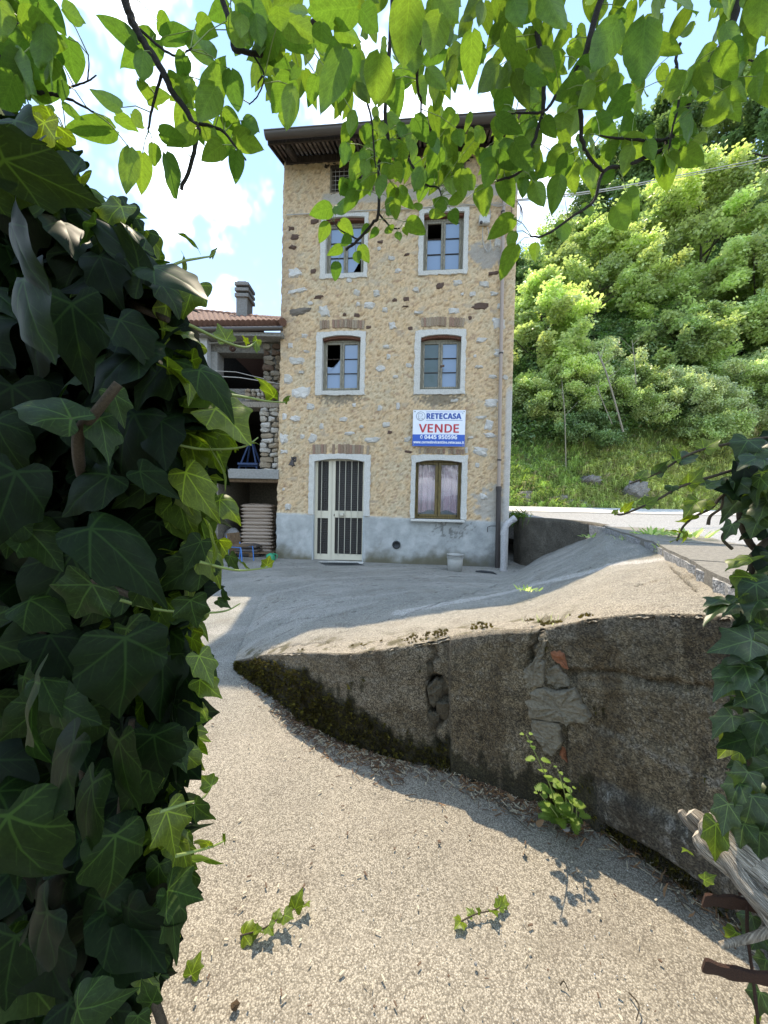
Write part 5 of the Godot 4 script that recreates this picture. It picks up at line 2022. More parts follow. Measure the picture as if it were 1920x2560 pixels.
func things_by_the_house() -> void:
	estate_sign()
	door_bell()
	white_pipe()
	bucket()
	door_mat()
	hose()
	# pellet sacks in the garage
	var bag := pillow(0.60, 0.11, 0.40)
	var words := ["bottom", "second", "third", "fourth", "fifth", "sixth", "seventh", "eighth", "ninth", "tenth", "eleventh", "twelfth", "thirteenth", "fourteenth", "top"]
	var y0 := at(645, 1389, 8.95)
	for i in 15:
		var p := Vector3(y0.x + R(-0.015, 0.015), y0.y + 0.052 + i * 0.0755, -8.95 + R(-0.02, 0.02))
		var m := put("fuel_sack", bag, M.sack, null, Transform3D(Basis(Vector3.UP, R(-0.05, 0.05)).scaled_local(Vector3(1.25, 0.95, 1.0)), p))
		tag(m, "brown plastic sack, %s from the bottom of the tall stack in the garage" % words[i] if i > 0 and i < 14 else "brown plastic sack at the %s of the tall stack in the garage" % words[i], "sack", "sacks stacked in the garage")
	var pb := at(622, 1391, 8.65)
	var low := ["lowest dark sack lying on the pallet behind the blue chair", "middle dark sack of the low pile behind the blue chair", "uppermost dark sack of the low pile behind the blue chair"]
	for i in 3:
		var m := put("fuel_sack", bag, M.sack_dark, null, Transform3D(Basis(Vector3.UP, R(-0.1, 0.1)).scaled_local(Vector3(0.95 - i * 0.08, 0.95, 0.9)), Vector3(pb.x, pb.y + 0.05 + i * 0.085, -8.65)))
		tag(m, low[i], "sack", "dark sacks on the pallet")
	var pal := thing("pallet", "wooden pallet under the sacks on the garage floor", "pallet", Transform3D(Basis(), Vector3(at(640, 1400, 8.8).x, RISE * 8.8 - 0.005, -8.8)))
	for k in 5:
		put("board", boxm(Vector3(0.9, 0.02, 0.1)), M.pallet, pal, Transform3D(Basis(), Vector3(0, 0.085, -0.32 + k * 0.16)))
	for k in 3:
		put("bearer", boxm(Vector3(0.09, 0.075, 0.76)), M.pallet, pal, Transform3D(Basis(), Vector3(-0.4 + k * 0.4, 0.0375, 0)))
	# rumpled white sack
	var wp := at(582, 1345, 8.9)
	var ws := put("white_sack", blob(Vector3(0.19, 0.22, 0.16), 5, 0.22), M.white_sack, null, Transform3D(Basis(), wp))
	tag(ws, "crumpled white sack standing against the garage wall behind the blue chair", "sack")
	var wst := put("crate", boxm(Vector3(0.42, 0.38, 0.34), 0.01), M.pallet, null, Transform3D(Basis(), Vector3(wp.x, RISE * 8.9 + 0.19, -8.92)))
	tag(wst, "wooden crate carrying the crumpled white sack in the garage", "crate")
	school_chair()
	# green can by the door corner
	var g := at(676, 1408, 8.15)
	g.y = RISE * 8.15 + 0.0
	var can := thing("watering_can", "green plastic can on the ground at the left corner of the house", "can", Transform3D(Basis(), g))
	var st := ST()
	lathe(st, Transform3D(), [Vector2(0, 0), Vector2(0.085, 0), Vector2(0.09, 0.02), Vector2(0.085, 0.13), Vector2(0.04, 0.15), Vector2(0.035, 0.16), Vector2(0, 0.16)], 16)
	put("body", done(st), M.green_plastic, can)
	st = ST()
	tube(st, smooth_path([Vector3(0.08, 0.03, 0), Vector3(0.13, 0.07, 0), Vector3(0.13, 0.13, 0), Vector3(0.05, 0.155, 0)], 4), 0.01, 0.01, 6)
	put("handle", done(st), M.green_plastic, can)
	# blue frames stored on the upper floor
	for e in [[606, 1135, "blue metal trestle leaning in the middle opening of the barn"]]:
		var fr := thing("trestle", e[2], "trestle", Transform3D(Basis(), at(628, 1172, 8.85)))
		for q in [[Vector3(-0.28, 0, 0), Vector3(-0.06, 0.62, -0.1)], [Vector3(0.14, 0, 0.05), Vector3(-0.02, 0.62, -0.1)], [Vector3(-0.22, 0, -0.3), Vector3(-0.06, 0.62, -0.14)], [Vector3(0.16, 0, -0.3), Vector3(-0.02, 0.62, -0.14)]]:
			st = ST()
			tube(st, q, 0.022, 0.022, 6)
			put("leg", done(st), M.navy, fr)
		st = ST()
		tube(st, [Vector3(-0.26, 0.06, 0.01), Vector3(0.16, 0.06, 0.03)], 0.02, 0.02, 6)
		bx(st, Vector3(-0.05, 0.10, -0.05), Vector3(0.45, 0.05, 0.3), 0.01)
		put("shelf", done(st), M.navy, fr)
	# pulley under the eave
	var pu := thing("pulley", "small rusty pulley hanging under the barn eave", "pulley", Transform3D(Basis(), at(581, 868, 8.3)))
	st = ST()
	tube(st, [Vector3(0, 0.18, 0), Vector3(0, 0.03, 0)], 0.007, 0.007, 5)
	put("hook", done(st), M.iron, pu)
	st = ST()
	lathe(st, Transform3D(Basis(Vector3.RIGHT, PI / 2), Vector3(0, -0.03, 0)), [Vector2(0.02, -0.02), Vector2(0.062, -0.02), Vector2(0.045, 0), Vector2(0.062, 0.02), Vector2(0.02, 0.02)], 16)
	put("wheel", done(st), M.rust, pu)

func pillow(w: float, h: float, d: float) -> ArrayMesh:
	var st := ST()
	st.set_smooth_group(0)
	var n := 12
	var P := []
	for side in [1, -1]:
		var g := []
		for j in n + 1:
			var row := []
			for i in n + 1:
				var u := (float(i) / n - 0.5) * 2.0
				var v := (float(j) / n - 0.5) * 2.0
				var t := pow((1.0 - pow(absf(u), 3.5)) * (1.0 - pow(absf(v), 3.5)), 0.5)
				row.append(Vector3(u * w * 0.5 * (1.0 - 0.04 * v * v), side * h * 0.5 * t * (1.0 + 0.25 * noise.get_noise_2d(u * 2.0 + side, v * 2.0)), v * d * 0.5 * (1.0 - 0.04 * u * u)))
			g.append(row)
		P.append(g)
	for s in 2:
		for j in n:
			for i in n:
				var g: Array = P[s]
				if s == 0: quad(st, g[j][i], g[j][i + 1], g[j + 1][i + 1], g[j + 1][i])
				else: quad(st, g[j][i], g[j + 1][i], g[j + 1][i + 1], g[j][i + 1])
	return done(st)

func blob(r: Vector3, seed_: int, rough: float) -> ArrayMesh:
	var st := ST()
	st.set_smooth_group(0)
	var seg := 22
	var rows := 14
	var P := []
	for j in rows + 1:
		var row := []
		var th := PI * j / rows
		for k in seg:
			var ph := TAU * k / seg
			var v := Vector3(sin(th) * cos(ph), cos(th), sin(th) * sin(ph))
			row.append(v * r * (1.0 + rough * noise.get_noise_3dv(v * 2.2 + Vector3.ONE * seed_) + rough * 0.5 * noise.get_noise_3dv(v * 6.0 + Vector3.ONE * seed_)))
		P.append(row)
	for j in rows:
		for k in seg:
			var k2 := (k + 1) % seg
			quad(st, P[j][k], P[j + 1][k], P[j + 1][k2], P[j][k2])
	return done(st)

func school_chair() -> void:
	var p := at(600, 1404, 8.05)
	p.y = RISE * 8.05
	var c := thing("chair", "small blue tubular steel chair with a brown wooden back in the garage mouth", "chair", Transform3D(Basis(Vector3.UP, 1.2), p))
	for s in [-1, 1]:
		var st := ST()
		tube(st, smooth_path([Vector3(s * 0.17, 0, -0.17), Vector3(s * 0.17, 0.24, -0.14), Vector3(s * 0.165, 0.52, -0.19)], 4), 0.012, 0.012, 6)
		put("rear_leg", done(st), M.blue_paint, c)
		st = ST()
		tube(st, smooth_path([Vector3(s * 0.17, 0, 0.2), Vector3(s * 0.17, 0.27, 0.17), Vector3(s * 0.165, 0.30, 0.12), Vector3(s * 0.165, 0.30, -0.14)], 4), 0.012, 0.012, 6)
		put("front_leg", done(st), M.blue_paint, c)
	put("seat", boxm(Vector3(0.36, 0.018, 0.34), 0.006), M.pallet, c, Transform3D(Basis(), Vector3(0, 0.322, 0.01)))
	put("backrest", boxm(Vector3(0.36, 0.20, 0.018), 0.006), M.pallet, c, Transform3D(Basis(Vector3.RIGHT, -0.15), Vector3(0, 0.47, -0.165)))

func text(called: String, s: String, bold: bool, m: Material, parent: Node, centre: Vector3, size: Vector2, heavy := 0.0) -> void:
	var f := SystemFont.new()
	f.font_names = PackedStringArray(["Droid Sans"])
	f.font_weight = 700 if bold else 400
	var t := TextMesh.new()
	t.font = f
	t.text = s
	t.font_size = 48
	t.pixel_size = 0.01
	t.depth = 0.02
	t.curve_step = 2.0
	var b := t.get_aabb()
	var k := Vector3(size.x / maxf(b.size.x, 0.001), size.y / maxf(b.size.y, 0.001), 0.15)
	var mid := b.get_center()
	if heavy == 0.0:
		put(called, t, m, parent, Transform3D(Basis().scaled(k), centre - mid * k))
		return
	var st := ST()
	for e in [Vector3(-heavy, 0, 0), Vector3(heavy, 0, 0.002), Vector3(0, heavy, 0.004), Vector3(0, -heavy, 0.006)]:
		st.append_from(t, 0, Transform3D(Basis(), e))
	put(called, st.commit(), m, parent, Transform3D(Basis().scaled(k), centre - mid * k))

func estate_sign() -> void:
	var r := prect(1031, 1027, 1161, 1117)
	var c := off(r.get_center(), 0.06)
	var W := r.size.x
	var H := r.size.y
	var s := thing("sale_sign", "white and blue for sale board fixed to the house above the ground floor window", "sign", HX * Transform3D(Basis(Vector3.BACK, -0.006), c))
	put("board", boxm(Vector3(W, H, 0.012), 0.002), M.sign_white, s)
	# coordinates from the photograph of the board: 0..845 across, 0..590 down
	var q := func(x: float, y: float, z: float) -> Vector3:
		return Vector3((x / 845.0 - 0.5) * W, (0.5 - y / 590.0) * H, z)
	var st := ST()
	bx(st, q.call(422, 493, 0.0070), Vector3(W * 0.999, H * 190.0 / 590.0, 0.003), 0.0)
	put("blue_band", done(st), M.sign_blue, s)
	var uw := W / 845.0
	var uh := H / 590.0
	# the round badge with an outlined letter
	st = ST()
	lathe(st, Transform3D(Basis(Vector3.RIGHT, PI / 2), q.call(125, 100, 0.0075)), [Vector2(66 * uw, -0.001), Vector2(74 * uw, -0.001), Vector2(74 * uw, 0.001), Vector2(66 * uw, 0.001)], 36)
	put("ring", done(st), M.ink_grey, s)
	text("letter", "R", true, M.ink_grey, s, q.call(128, 100, 0.0085), Vector2(76 * uw, 96 * uh))
	text("letter_face", "R", true, M.sign_white, s, q.call(127, 99, 0.0115), Vector2(60 * uw, 80 * uh))
	text("name_text", "RETECASA", true, M.ink_blue, s, q.call(499, 98, 0.0085), Vector2(555 * uw, 88 * uh), 0.012)
	text("offer_text", "VENDE", false, M.ink_red, s, q.call(424, 297, 0.0085), Vector2(640 * uw, 130 * uh), 0.010)
	text("phone_text", "0445 950596", true, M.ink_white, s, q.call(458, 440, 0.0105), Vector2(526 * uw, 66 * uh), 0.006)
	text("address_text", "www.cornedovicentino.retecasa.it", true, M.ink_white, s, q.call(424, 523, 0.0105), Vector2(815 * uw, 46 * uh), 0.008)
	for y in [30, 167]:
		st = ST()
		bx(st, q.call(505, y, 0.0068), Vector3(590 * uw, 5 * uh, 0.002), 0.0)
		put("rule", done(st), M.ink_blue, s)
	st = ST()
	lathe(st, Transform3D(Basis(Vector3.RIGHT, PI / 2), q.call(800, 55, 0.0075)), [Vector2(4 * uw, -0.001), Vector2(9 * uw, -0.001), Vector2(9 * uw, 0.001), Vector2(4 * uw, 0.001)], 12)
	put("trade_mark", done(st), M.ink_grey, s)
	# handset in a ring
	st = ST()
	lathe(st, Transform3D(Basis(Vector3.RIGHT, PI / 2), q.call(146, 440, 0.0095)).scaled_local(Vector3(0.8, 1, 1.15)), [Vector2(20 * uw, -0.001), Vector2(27 * uw, -0.001), Vector2(27 * uw, 0.001), Vector2(20 * uw, 0.001)], 24)
	tube(st, smooth_path([q.call(160, 412, 0.0095), q.call(138, 424, 0.0095), q.call(138, 452, 0.0095), q.call(152, 466, 0.0095)], 4), 0.006, 0.006, 6)
	put("handset", done(st), M.ink_white, s)
	for e in [[30, 25], [820, 25], [18, 560], [818, 568]]:
		st = ST()
		lathe(st, Transform3D(Basis(Vector3.RIGHT, PI / 2), q.call(e[0], e[1], 0.009)), [Vector2(0.011, -0.004), Vector2(0.009, 0.003), Vector2(0, 0.004)], 10)
		put("screw", done(st), M.grey_pipe if e[1] > 100 else M.rust, s)

func door_bell() -> void:
	var p := fz(730, 1155, 0.12)
	var b := thing("bell", "small old iron bell on a scrolled bracket left of the door", "bell", HX * Transform3D(Basis(), p))
	var st := ST()
	lathe(st, Transform3D(Basis(Vector3.BACK, -0.12), Vector3(0, -0.02, 0)), [Vector2(0, 0.065), Vector2(0.025, 0.06), Vector2(0.036, 0.03), Vector2(0.045, 0.0), Vector2(0.068, -0.045), Vector2(0.074, -0.055), Vector2(0.066, -0.055), Vector2(0.04, -0.01), Vector2(0, 0.02)], 18)
	put("cup", done(st), M.iron, b)
	st = ST()
	tube(st, [Vector3(0, 0.0, 0), Vector3(0.012, -0.1, 0)], 0.006, 0.012, 6)
	put("clapper", done(st), M.iron, b)
	st = ST()
	tube(st, smooth_path([Vector3(-0.02, 0.04, -0.14), Vector3(-0.03, 0.11, -0.05), Vector3(-0.005, 0.07, 0.0), Vector3(0.0, 0.04, 0)], 4), 0.011, 0.009, 6)
	tube(st, smooth_path([Vector3(0.03, 0.09, -0.14), Vector3(0.05, 0.09, -0.02), Vector3(0.075, 0.05, 0.0), Vector3(0.07, 0.01, 0.0), Vector3(0.045, 0.01, 0), Vector3(0.05, 0.04, 0)], 5), 0.012, 0.009, 6)
	tube(st, smooth_path([Vector3(0.03, 0.09, -0.14), Vector3(0.02, 0.09, -0.03), Vector3(0.0, 0.05, 0)], 4), 0.01, 0.008, 6)
	put("bracket", done(st), M.iron, b)
	put("wall_plate", boxm(Vector3(0.09, 0.1, 0.012)), M.iron, b, Transform3D(Basis(), Vector3(0.01, 0.07, -0.125)))

func white_pipe() -> void:
	var d := 7.62
	var w := thing("drain_pipe", "bent white plastic drain pipe standing beside the right corner of the house", "pipe")
	var st := ST()
	tube(st, smooth_path([at(1258, 1437, d), at(1259, 1380, d), at(1260, 1335, d), at(1266, 1313, d), at(1278, 1302, d), at(1287, 1296, d - 0.02)], 5), 0.058, 0.058, 14)
	put("pipe", done(st), M.pvc, w)
	for e in [[1259, 1338, 1260, 1326], [1281, 1300, 1288, 1295], [1258, 1430, 1258, 1420]]:
		st = ST()
		tube(st, [at(e[0], e[1], d), at(e[2], e[3], d)], 0.064, 0.064, 14)
		put("collar", done(st), M.pvc, w)

func bucket() -> void:
	var p := at(1137, 1428, 7.55)
	var b := thing("bucket", "stained white plastic bucket standing at the foot of the house wall", "bucket", Transform3D(Basis(), p))
	var st := ST()
	var k := 7.55 / F
	var r0 := 17.5 * k
	var r1 := 20.0 * k
	var h := 43.0 * k
	lathe(st, Transform3D(), [Vector2(0, 0), Vector2(r0, 0), Vector2(r1, h), Vector2(r1 - 0.006, h), Vector2(r0 - 0.006, 0.02), Vector2(0, 0.02)], 26)
	put("body", done(st), M.white_plastic, b)
	for e in [0.98, 0.88, 0.80]:
		st = ST()
		var rr := lerpf(r0, r1, e)
		lathe(st, Transform3D(), [Vector2(rr, h * e - 0.007), Vector2(rr + 0.009, h * e - 0.006), Vector2(rr + 0.009, h * e + 0.006), Vector2(rr, h * e + 0.007)], 26)
		put("rim", done(st), M.white_plastic, b)
	st = ST()
	var pts := []
	for i in 13:
		var a := PI * i / 12.0
		pts.append(Vector3(cos(a) * (r1 + 0.012), h * 0.9 - sin(a) * 0.05 * -0.3, sin(a) * (r1 + 0.015)))
	tube(st, pts, 0.003, 0.003, 4)
	put("handle", done(st), M.iron, b)

func door_mat() -> void:
	var a := at(802, 1416, 7.95)
	var b := at(906, 1419, 7.95)
	var c := (a + b) * 0.5
	c.y += 0.045
	var m := thing("door_mat", "black ribbed rubber mat on the ground below the door step", "mat", Transform3D(Basis(Vector3.UP, 0.06) * Basis(Vector3.RIGHT, 0.05), c))
	put("base", boxm(Vector3(b.x - a.x, 0.02, 0.34), 0.006), M.black_rubber, m)
	for i in 16:
		put("rib", boxm(Vector3(0.022, 0.012, 0.33), 0.004), M.black_rubber, m, Transform3D(Basis(Vector3.UP, 0.5), Vector3((i - 7.5) * (b.x - a.x) / 17.0, 0.014, 0)))

func hose() -> void:
	var st := ST()
	var pts := smooth_path([at(1190, 1432, 7.5), at(1208, 1431, 7.45), at(1228, 1434, 7.4), at(1240, 1441, 7.3), at(1246, 1450, 7.2)], 8)
	var h := thing("drain_hose", "short black corrugated hose on the ground below the downpipe", "hose")
	tube(st, pts, 0.034, 0.034, 10)
	put("tube", done(st), M.black_rubber, h)
	st = ST()
	for i in range(0, pts.size() - 1):
		tube(st, [pts[i], pts[i].lerp(pts[i + 1], 0.45)], 0.043, 0.043, 10)
	put("ribs", done(st), M.black_rubber, h)

# ---------- small things on the ground ----------
func sprig(called: String, label: String, pts: Array, leaves: int, size: float, mats: Array) -> void:
	var s := thing(called, label, "ivy sprig")
	var path := smooth_path(pts, 5)
	var st := ST()
	tube(st, path, 0.0028, 0.0018, 5)
	put("stem", done(st), M.stem, s)
	for i in leaves:
		var u := (i + 0.6) / leaves
		var p: Vector3 = path[int(u * (path.size() - 1))]
		var d := Vector3(R(-1, 1), R(0.1, 0.9), R(-1, 1)).normalized()
		var L := size * R(0.6, 1.15)
		put("leaf", M.ivy_mesh[rng.randi() % 6], mats[rng.randi() % mats.size()], s, leaf_xf(p, p + d * L, Vector3(R(-0.3, 0.3), 1, R(0, 0.8)), L * R(0.9, 1.1)))

func ground_litter() -> void:
	var g := func(x: float, y: float, up := 0.012) -> Vector3:
		return yard_hit(x, y) + Vector3(0, up + 0.006, 0)
	sprig("ivy_sprig", "broken ivy sprig with fresh leaves lying on the yard, nearer the left hedge", [g.call(600, 2352), g.call(660, 2345, 0.03), g.call(710, 2318, 0.04), g.call(772, 2275, 0.025)], 8, 0.052, M.ivy_young_lit)
	sprig("ivy_sprig", "small broken ivy sprig lying near the middle of the sunlit yard", [g.call(1148, 2318), g.call(1190, 2302, 0.02), g.call(1240, 2290, 0.02), g.call(1262, 2272, 0.02)], 6, 0.036, M.ivy_young_lit)
	var p: Vector3 = g.call(478, 2450)
	tag(put("fallen_leaf", M.ivy_mesh[2], M.ivy_young_lit[1], null, leaf_xf(p, p + Vector3(0.01, 0.035, -0.035), Vector3(0, 1, 0.4), 0.05)), "single pale green ivy leaf lying on the yard close to the hedge", "leaf")
	p = g.call(588, 2528)
	tag(put("brown_stone", rock(21, 0.3, 0.8), M.brown_rock, null, Transform3D(Basis(Vector3.UP, 0.6) * Basis(Vector3.BACK, 0.5).scaled_local(Vector3(0.03, 0.022, 0.024)), p)), "small brown stone on the yard at the bottom of the picture", "stone")
	p = g.call(1189, 2422)
	tag(put("pebble", rock(22, 0.2, 0.3), M.pebble, null, Transform3D(Basis().scaled(Vector3(0.013, 0.012, 0.013)), p)), "tiny white pebble on the sunlit yard below the small ivy sprig", "pebble")
	p = g.call(1415, 2083)
	tag(put("pebble", rock(23, 0.2, 0.3), M.pebble, null, Transform3D(Basis().scaled(Vector3(0.035, 0.022, 0.026)), p)), "pale pebble in the debris below the nettle", "pebble")
	# curled dead leaves
	var dl := [[1429, 2190, 0.035, "curled dead brown leaf alone on the shadow line of the yard"], [1652, 2208, 0.05, "large curled dead leaf in the wall's shadow, uppermost of three"], [1662, 2250, 0.045, "dead brown leaf just below the large curled one in the wall's shadow"], [1718, 2262, 0.03, "small dead leaf nearest the iron bar in the wall's shadow"], [1728, 2300, 0.03, "lowest dead leaf on a twig in the wall's shadow"], [1283, 2010, 0.04, "red brown dead leaf at the foot of the wall left of the nettle"], [1342, 2070, 0.045, "dead leaf in the brown debris under the nettle"], [1308, 2140, 0.032, "dry flower head on the yard left of the shadow line"]]
	for e in dl:
		p = g.call(e[0], e[1], 0.008)
		tag(put("dead_leaf", M.broad[rng.randi() % 5] if rng.randf() < 0.5 else M.ivy_mesh[5], M.dry, null, leaf_xf(p, p + Vector3(R(-1, 1), 0.5, R(-1, 1)).normalized() * e[2], rand_dir(), e[2] * 0.8)), e[3], "dead leaf", "dead leaves on the yard")
	# twigs one can pick out
	var tw := [[1215, 1985, 1300, 2050, "thin dark twig left of the nettle at the foot of the wall"], [1260, 2020, 1330, 2085, "long bent twig lying across the debris below the nettle"], [1180, 1930, 1245, 1965, "dark twig against the wall foot below the broken hollow"], [1690, 2260, 1770, 2310, "pale twig between the dead leaves in the wall's shadow"], [1012, 1994, 1040, 1990, "small brown curl of bark on the sunlit yard below the wall"], [1400, 2470, 1422, 2485, "dry stalk with a bud on the lower right of the yard"], [1572, 2490, 1590, 2560, "long dry stalk at the bottom right of the yard"]]
	for e in tw:
		var a: Vector3 = g.call(e[0], e[1], 0.004)
		var b: Vector3 = g.call(e[2], e[3], 0.004)
		var m := (a + b) * 0.5 + Vector3(R(-0.02, 0.02), 0.012, R(-0.02, 0.02))
		var st := ST()
		tube(st, smooth_path([a, m, b], 5), 0.0028, 0.0014, 5)
		tag(put("twig", done(st), M.stem, null), e[4], "twig")
	# debris along the foot of the wall: straw, bark crumbs, bits too many to count
	var xfs := []
	var cols := []
	for i in 4200:
		var px := R(600, 1900)
		var b := interp(FOOT, px)
		var t := absf(rng.randfn(0.0, 1.0))
		var zone := 1.0 if (px > 680 and px < 1010) or (px > 1150 and px < 1460) else 0.15
		if rng.randf() > zone: continue
		var q := yard_hit(px, b + 4.0 + t * 26.0) + Vector3(0, R(0.004, 0.018), 0)
		var L := R(0.010, 0.05)
		var d := Vector3(R(-1, 1), R(-0.15, 0.3), R(-1, 1)).normalized()
		xfs.append(leaf_xf(q - d * L * 0.5, q + d * L * 0.5, Vector3(0.1, 1, 0.1), R(0.0014, 0.0055)))
		var k := rng.randf()
		cols.append(Color(0.42, 0.36, 0.25) if k < 0.3 else (Color(0.12, 0.07, 0.04) if k < 0.85 else Color(0.26, 0.14, 0.06)))
	for i in 150:
		var q := yard_hit(R(430, 1700), R(1800, 2560)) + Vector3(0, 0.016, 0)
		var L := R(0.006, 0.022)
		var d := Vector3(R(-1, 1), R(-0.1, 0.15), R(-1, 1)).normalized()
		xfs.append(leaf_xf(q - d * L * 0.5, q + d * L * 0.5, Vector3(0, 1, 0.1), R(0.002, 0.007)))
		var k := rng.randf()
		cols.append(Color(0.5, 0.44, 0.33) if k < 0.5 else Color(0.11, 0.07, 0.045))
	var st2 := ST()
	flat(st2)
	bx(st2, Vector3(0, 0.5, 0), Vector3(1, 1, 0.6), 0.0)
	tag(multi("debris", done(st2), M.straw_v, xfs, cols), "dry straw, bark crumbs and plant debris scattered along the foot of the retaining wall", "debris", "", "stuff")
	# loose gravel: chips standing proud of the concrete
	xfs = []
	cols = []
	for i in 260:
		var q := yard_hit(R(380, 1880), lerpf(2560.0, 1790.0, pow(rng.randf(), 0.8)))
		var s := R(0.004, 0.007)
		xfs.append(Transform3D(Basis.from_euler(Vector3(R(0, 3), R(0, 6), R(0, 3))).scaled_local(Vector3(s, s * R(0.5, 0.8), s * R(0.7, 1.2))), q + Vector3(0, 0.008, 0)))
		var v := R(0.24, 0.62)
		cols.append(Color(v * 1.05, v, v * R(0.82, 0.96)))
	tag(multi("gravel", rock(31, 0.25, 0.5), M.straw_v, xfs, cols), "loose gravel and worn stone chips on the sunlit concrete yard", "gravel", "", "stuff")
	nettle()
	weeds()

func nettle_leaf() -> ArrayMesh:
	var st := ST()
	st.set_smooth_group(0)
	var n := 8
	var pts := []
	for i in n + 1:
		var t := float(i) / n
		var w := 0.42 * pow(t + 0.02, 0.45) * pow(1.0 - t, 0.8) * 1.5
		pts.append([t, w, 0.06 if i % 2 == 1 else 0.0])
	for i in n:
		for s in [-1, 1]:
			var a := Vector3(0, pts[i][0], -0.25 * pts[i][0] * pts[i][0])
			var b := Vector3(0, pts[i + 1][0], -0.25 * pts[i + 1][0] * pts[i + 1][0])
			var c := Vector3(s * (pts[i + 1][1] * 0.82), pts[i + 1][0], 0.1 * pts[i + 1][1] - 0.25 * pts[i + 1][0] * pts[i + 1][0])
			var d := Vector3(s * (pts[i][1] * 0.82), pts[i][0], 0.1 * pts[i][1] - 0.25 * pts[i][0] * pts[i][0])
			var tooth := Vector3(s * (pts[i][1] + 0.07), (pts[i][0] + pts[i + 1][0]) * 0.5 + 0.05, d.z)
			for v in ([a, d, c, a, c, b, d, tooth, c] if s < 0 else [a, c, d, a, b, c, d, c, tooth]):
				st.set_uv(Vector2(0.5 + v.x, 1.0 - v.y))
				st.add_vertex(v)
	return done(st)

func nettle() -> void:
	var n := thing("nettle", "bright green nettle with toothed leaves growing at the foot of the retaining wall", "nettle")
	var leafm := nettle_leaf()
	var root := yard_hit(1385, 2040) + Vector3(0, 0, 0.02)
	var d := depth_of(root)
	for e in [[1316, 1838, 7], [1395, 1925, 6], [1440, 2005, 5], [1350, 1985, 5], [1425, 1970, 5]]:
		var tip := at(e[0], e[1], d - R(0.10, 0.22))
		var pts := smooth_path([root + Vector3(R(-0.02, 0.02), 0, 0), root.lerp(tip, 0.5) + Vector3(0.02, 0.0, 0.05), tip], 8)
		var st := ST()
		tube(st, pts, 0.004, 0.002, 5)
		put("stem", done(st), M.green_stem, n)
		for k in e[2]:
			var u: float = 0.28 + 0.72 * k / (e[2] - 1.0)
			var p: Vector3 = pts[int(u * (pts.size() - 1))]
			var L := lerpf(0.085, 0.028, u * u)
			var a0: float = k * PI * 0.5 + R(-0.3, 0.3)
			for s in [0.0, PI]:
				var dir := Vector3(cos(a0 + s), R(-0.25, 0.25) + 0.3 * u, sin(a0 + s)).normalized()
				put("leaf", leafm, M.nettle[rng.randi() % 2], n, leaf_xf(p + dir * 0.012, p + dir * L, Vector3(0, 1, 0.2), L * R(0.85, 1.05)))

func weeds() -> void:
	var blade := blade_mesh()
	var spots := [[1137, 1506, 4.1, 0.15, 26, "broad leaved weed growing from the crack in the middle of the ramp"], [1318, 1470, 3.2, 0.10, 30, "low green weed on the pale cement band of the ramp"], [1565, 1345, 4.6, 0.20, 40, "grassy weed in the kerb gap above the ramp"], [1475, 1337, 6.2, 0.16, 18, "small weed at the top end of the roadside wall"], [1545, 1340, 5.2, 0.16, 22, "thin weed left of the grassy one in the kerb gap"], [1630, 1330, 4.4, 0.2, 30, "flat weed on the road edge behind the kerb"], [1715, 1335, 4.0, 0.24, 34, "leafy weed on the road edge near the hanging ivy"], [1690, 1540 - 165, 3.3, 0.16, 26, "pale weed spread on the cracked slab"], [690, 1610, 3.6, 0.07, 16, "tiny weed at the crack near the low end of the retaining wall"], [1262, 1432, 7.6, 0.14, 20, "weed at the foot of the white drain pipe"], [866, 1433, 7.0, 0.07, 10, "tiny weed in the yard below the door mat"], [986, 1438, 6.9, 0.07, 8, "tiny weed in the yard below the plinth vent"], [1080, 1596, 2.7, 0.05, 12, "yellow green weed tip on the lip of the wall"]]
	for e in spots:
		var w := thing("weed", e[5], "weed", Transform3D(Basis(), at(e[0], e[1] + 6, e[2])), "weeds in the cracks")
		for k in e[4]:
			var a := R(0, TAU)
			var el := R(0.15, 1.1)
			var L: float = e[3] * R(0.3, 0.62)
			var dir := Vector3(cos(a) * cos(el), sin(el), sin(a) * cos(el))
			var o: Vector3 = Vector3(cos(a), 0, sin(a)) * e[3] * R(0.0, 0.6) * Vector3(1.6, 1, 1)
			put("leaf", blade if e[5].contains("grass") or rng.randf() < 0.3 else M.broad[rng.randi() % 5], M.weed, w, leaf_xf(o, o + dir * L, Vector3(0.1, 1, 0.2), L * (0.12 if e[5].contains("grass") else 0.45)))
	# dry grass tuft on the lip
	var dt := thing("dry_tuft", "tuft of dry moss and grass on the cracked lip of the retaining wall", "grass tuft", Transform3D(Basis(), wall_top(1352) - wall_normal(1352) * 0.1 + Vector3(0, 0.01, 0)))
	for k in 40:
		var a := R(0, TAU)
		var o := Vector3(R(-0.12, 0.14), 0, R(-0.03, 0.03))
		var dir := Vector3(cos(a) * 0.5, R(0.3, 1.0), sin(a) * 0.5).normalized()
		var L := R(0.03, 0.085)
		put("blade", blade, M.straw if rng.randf() < 0.6 else M.weed, dt, leaf_xf(o, o + dir * L, rand_dir(), 0.004))

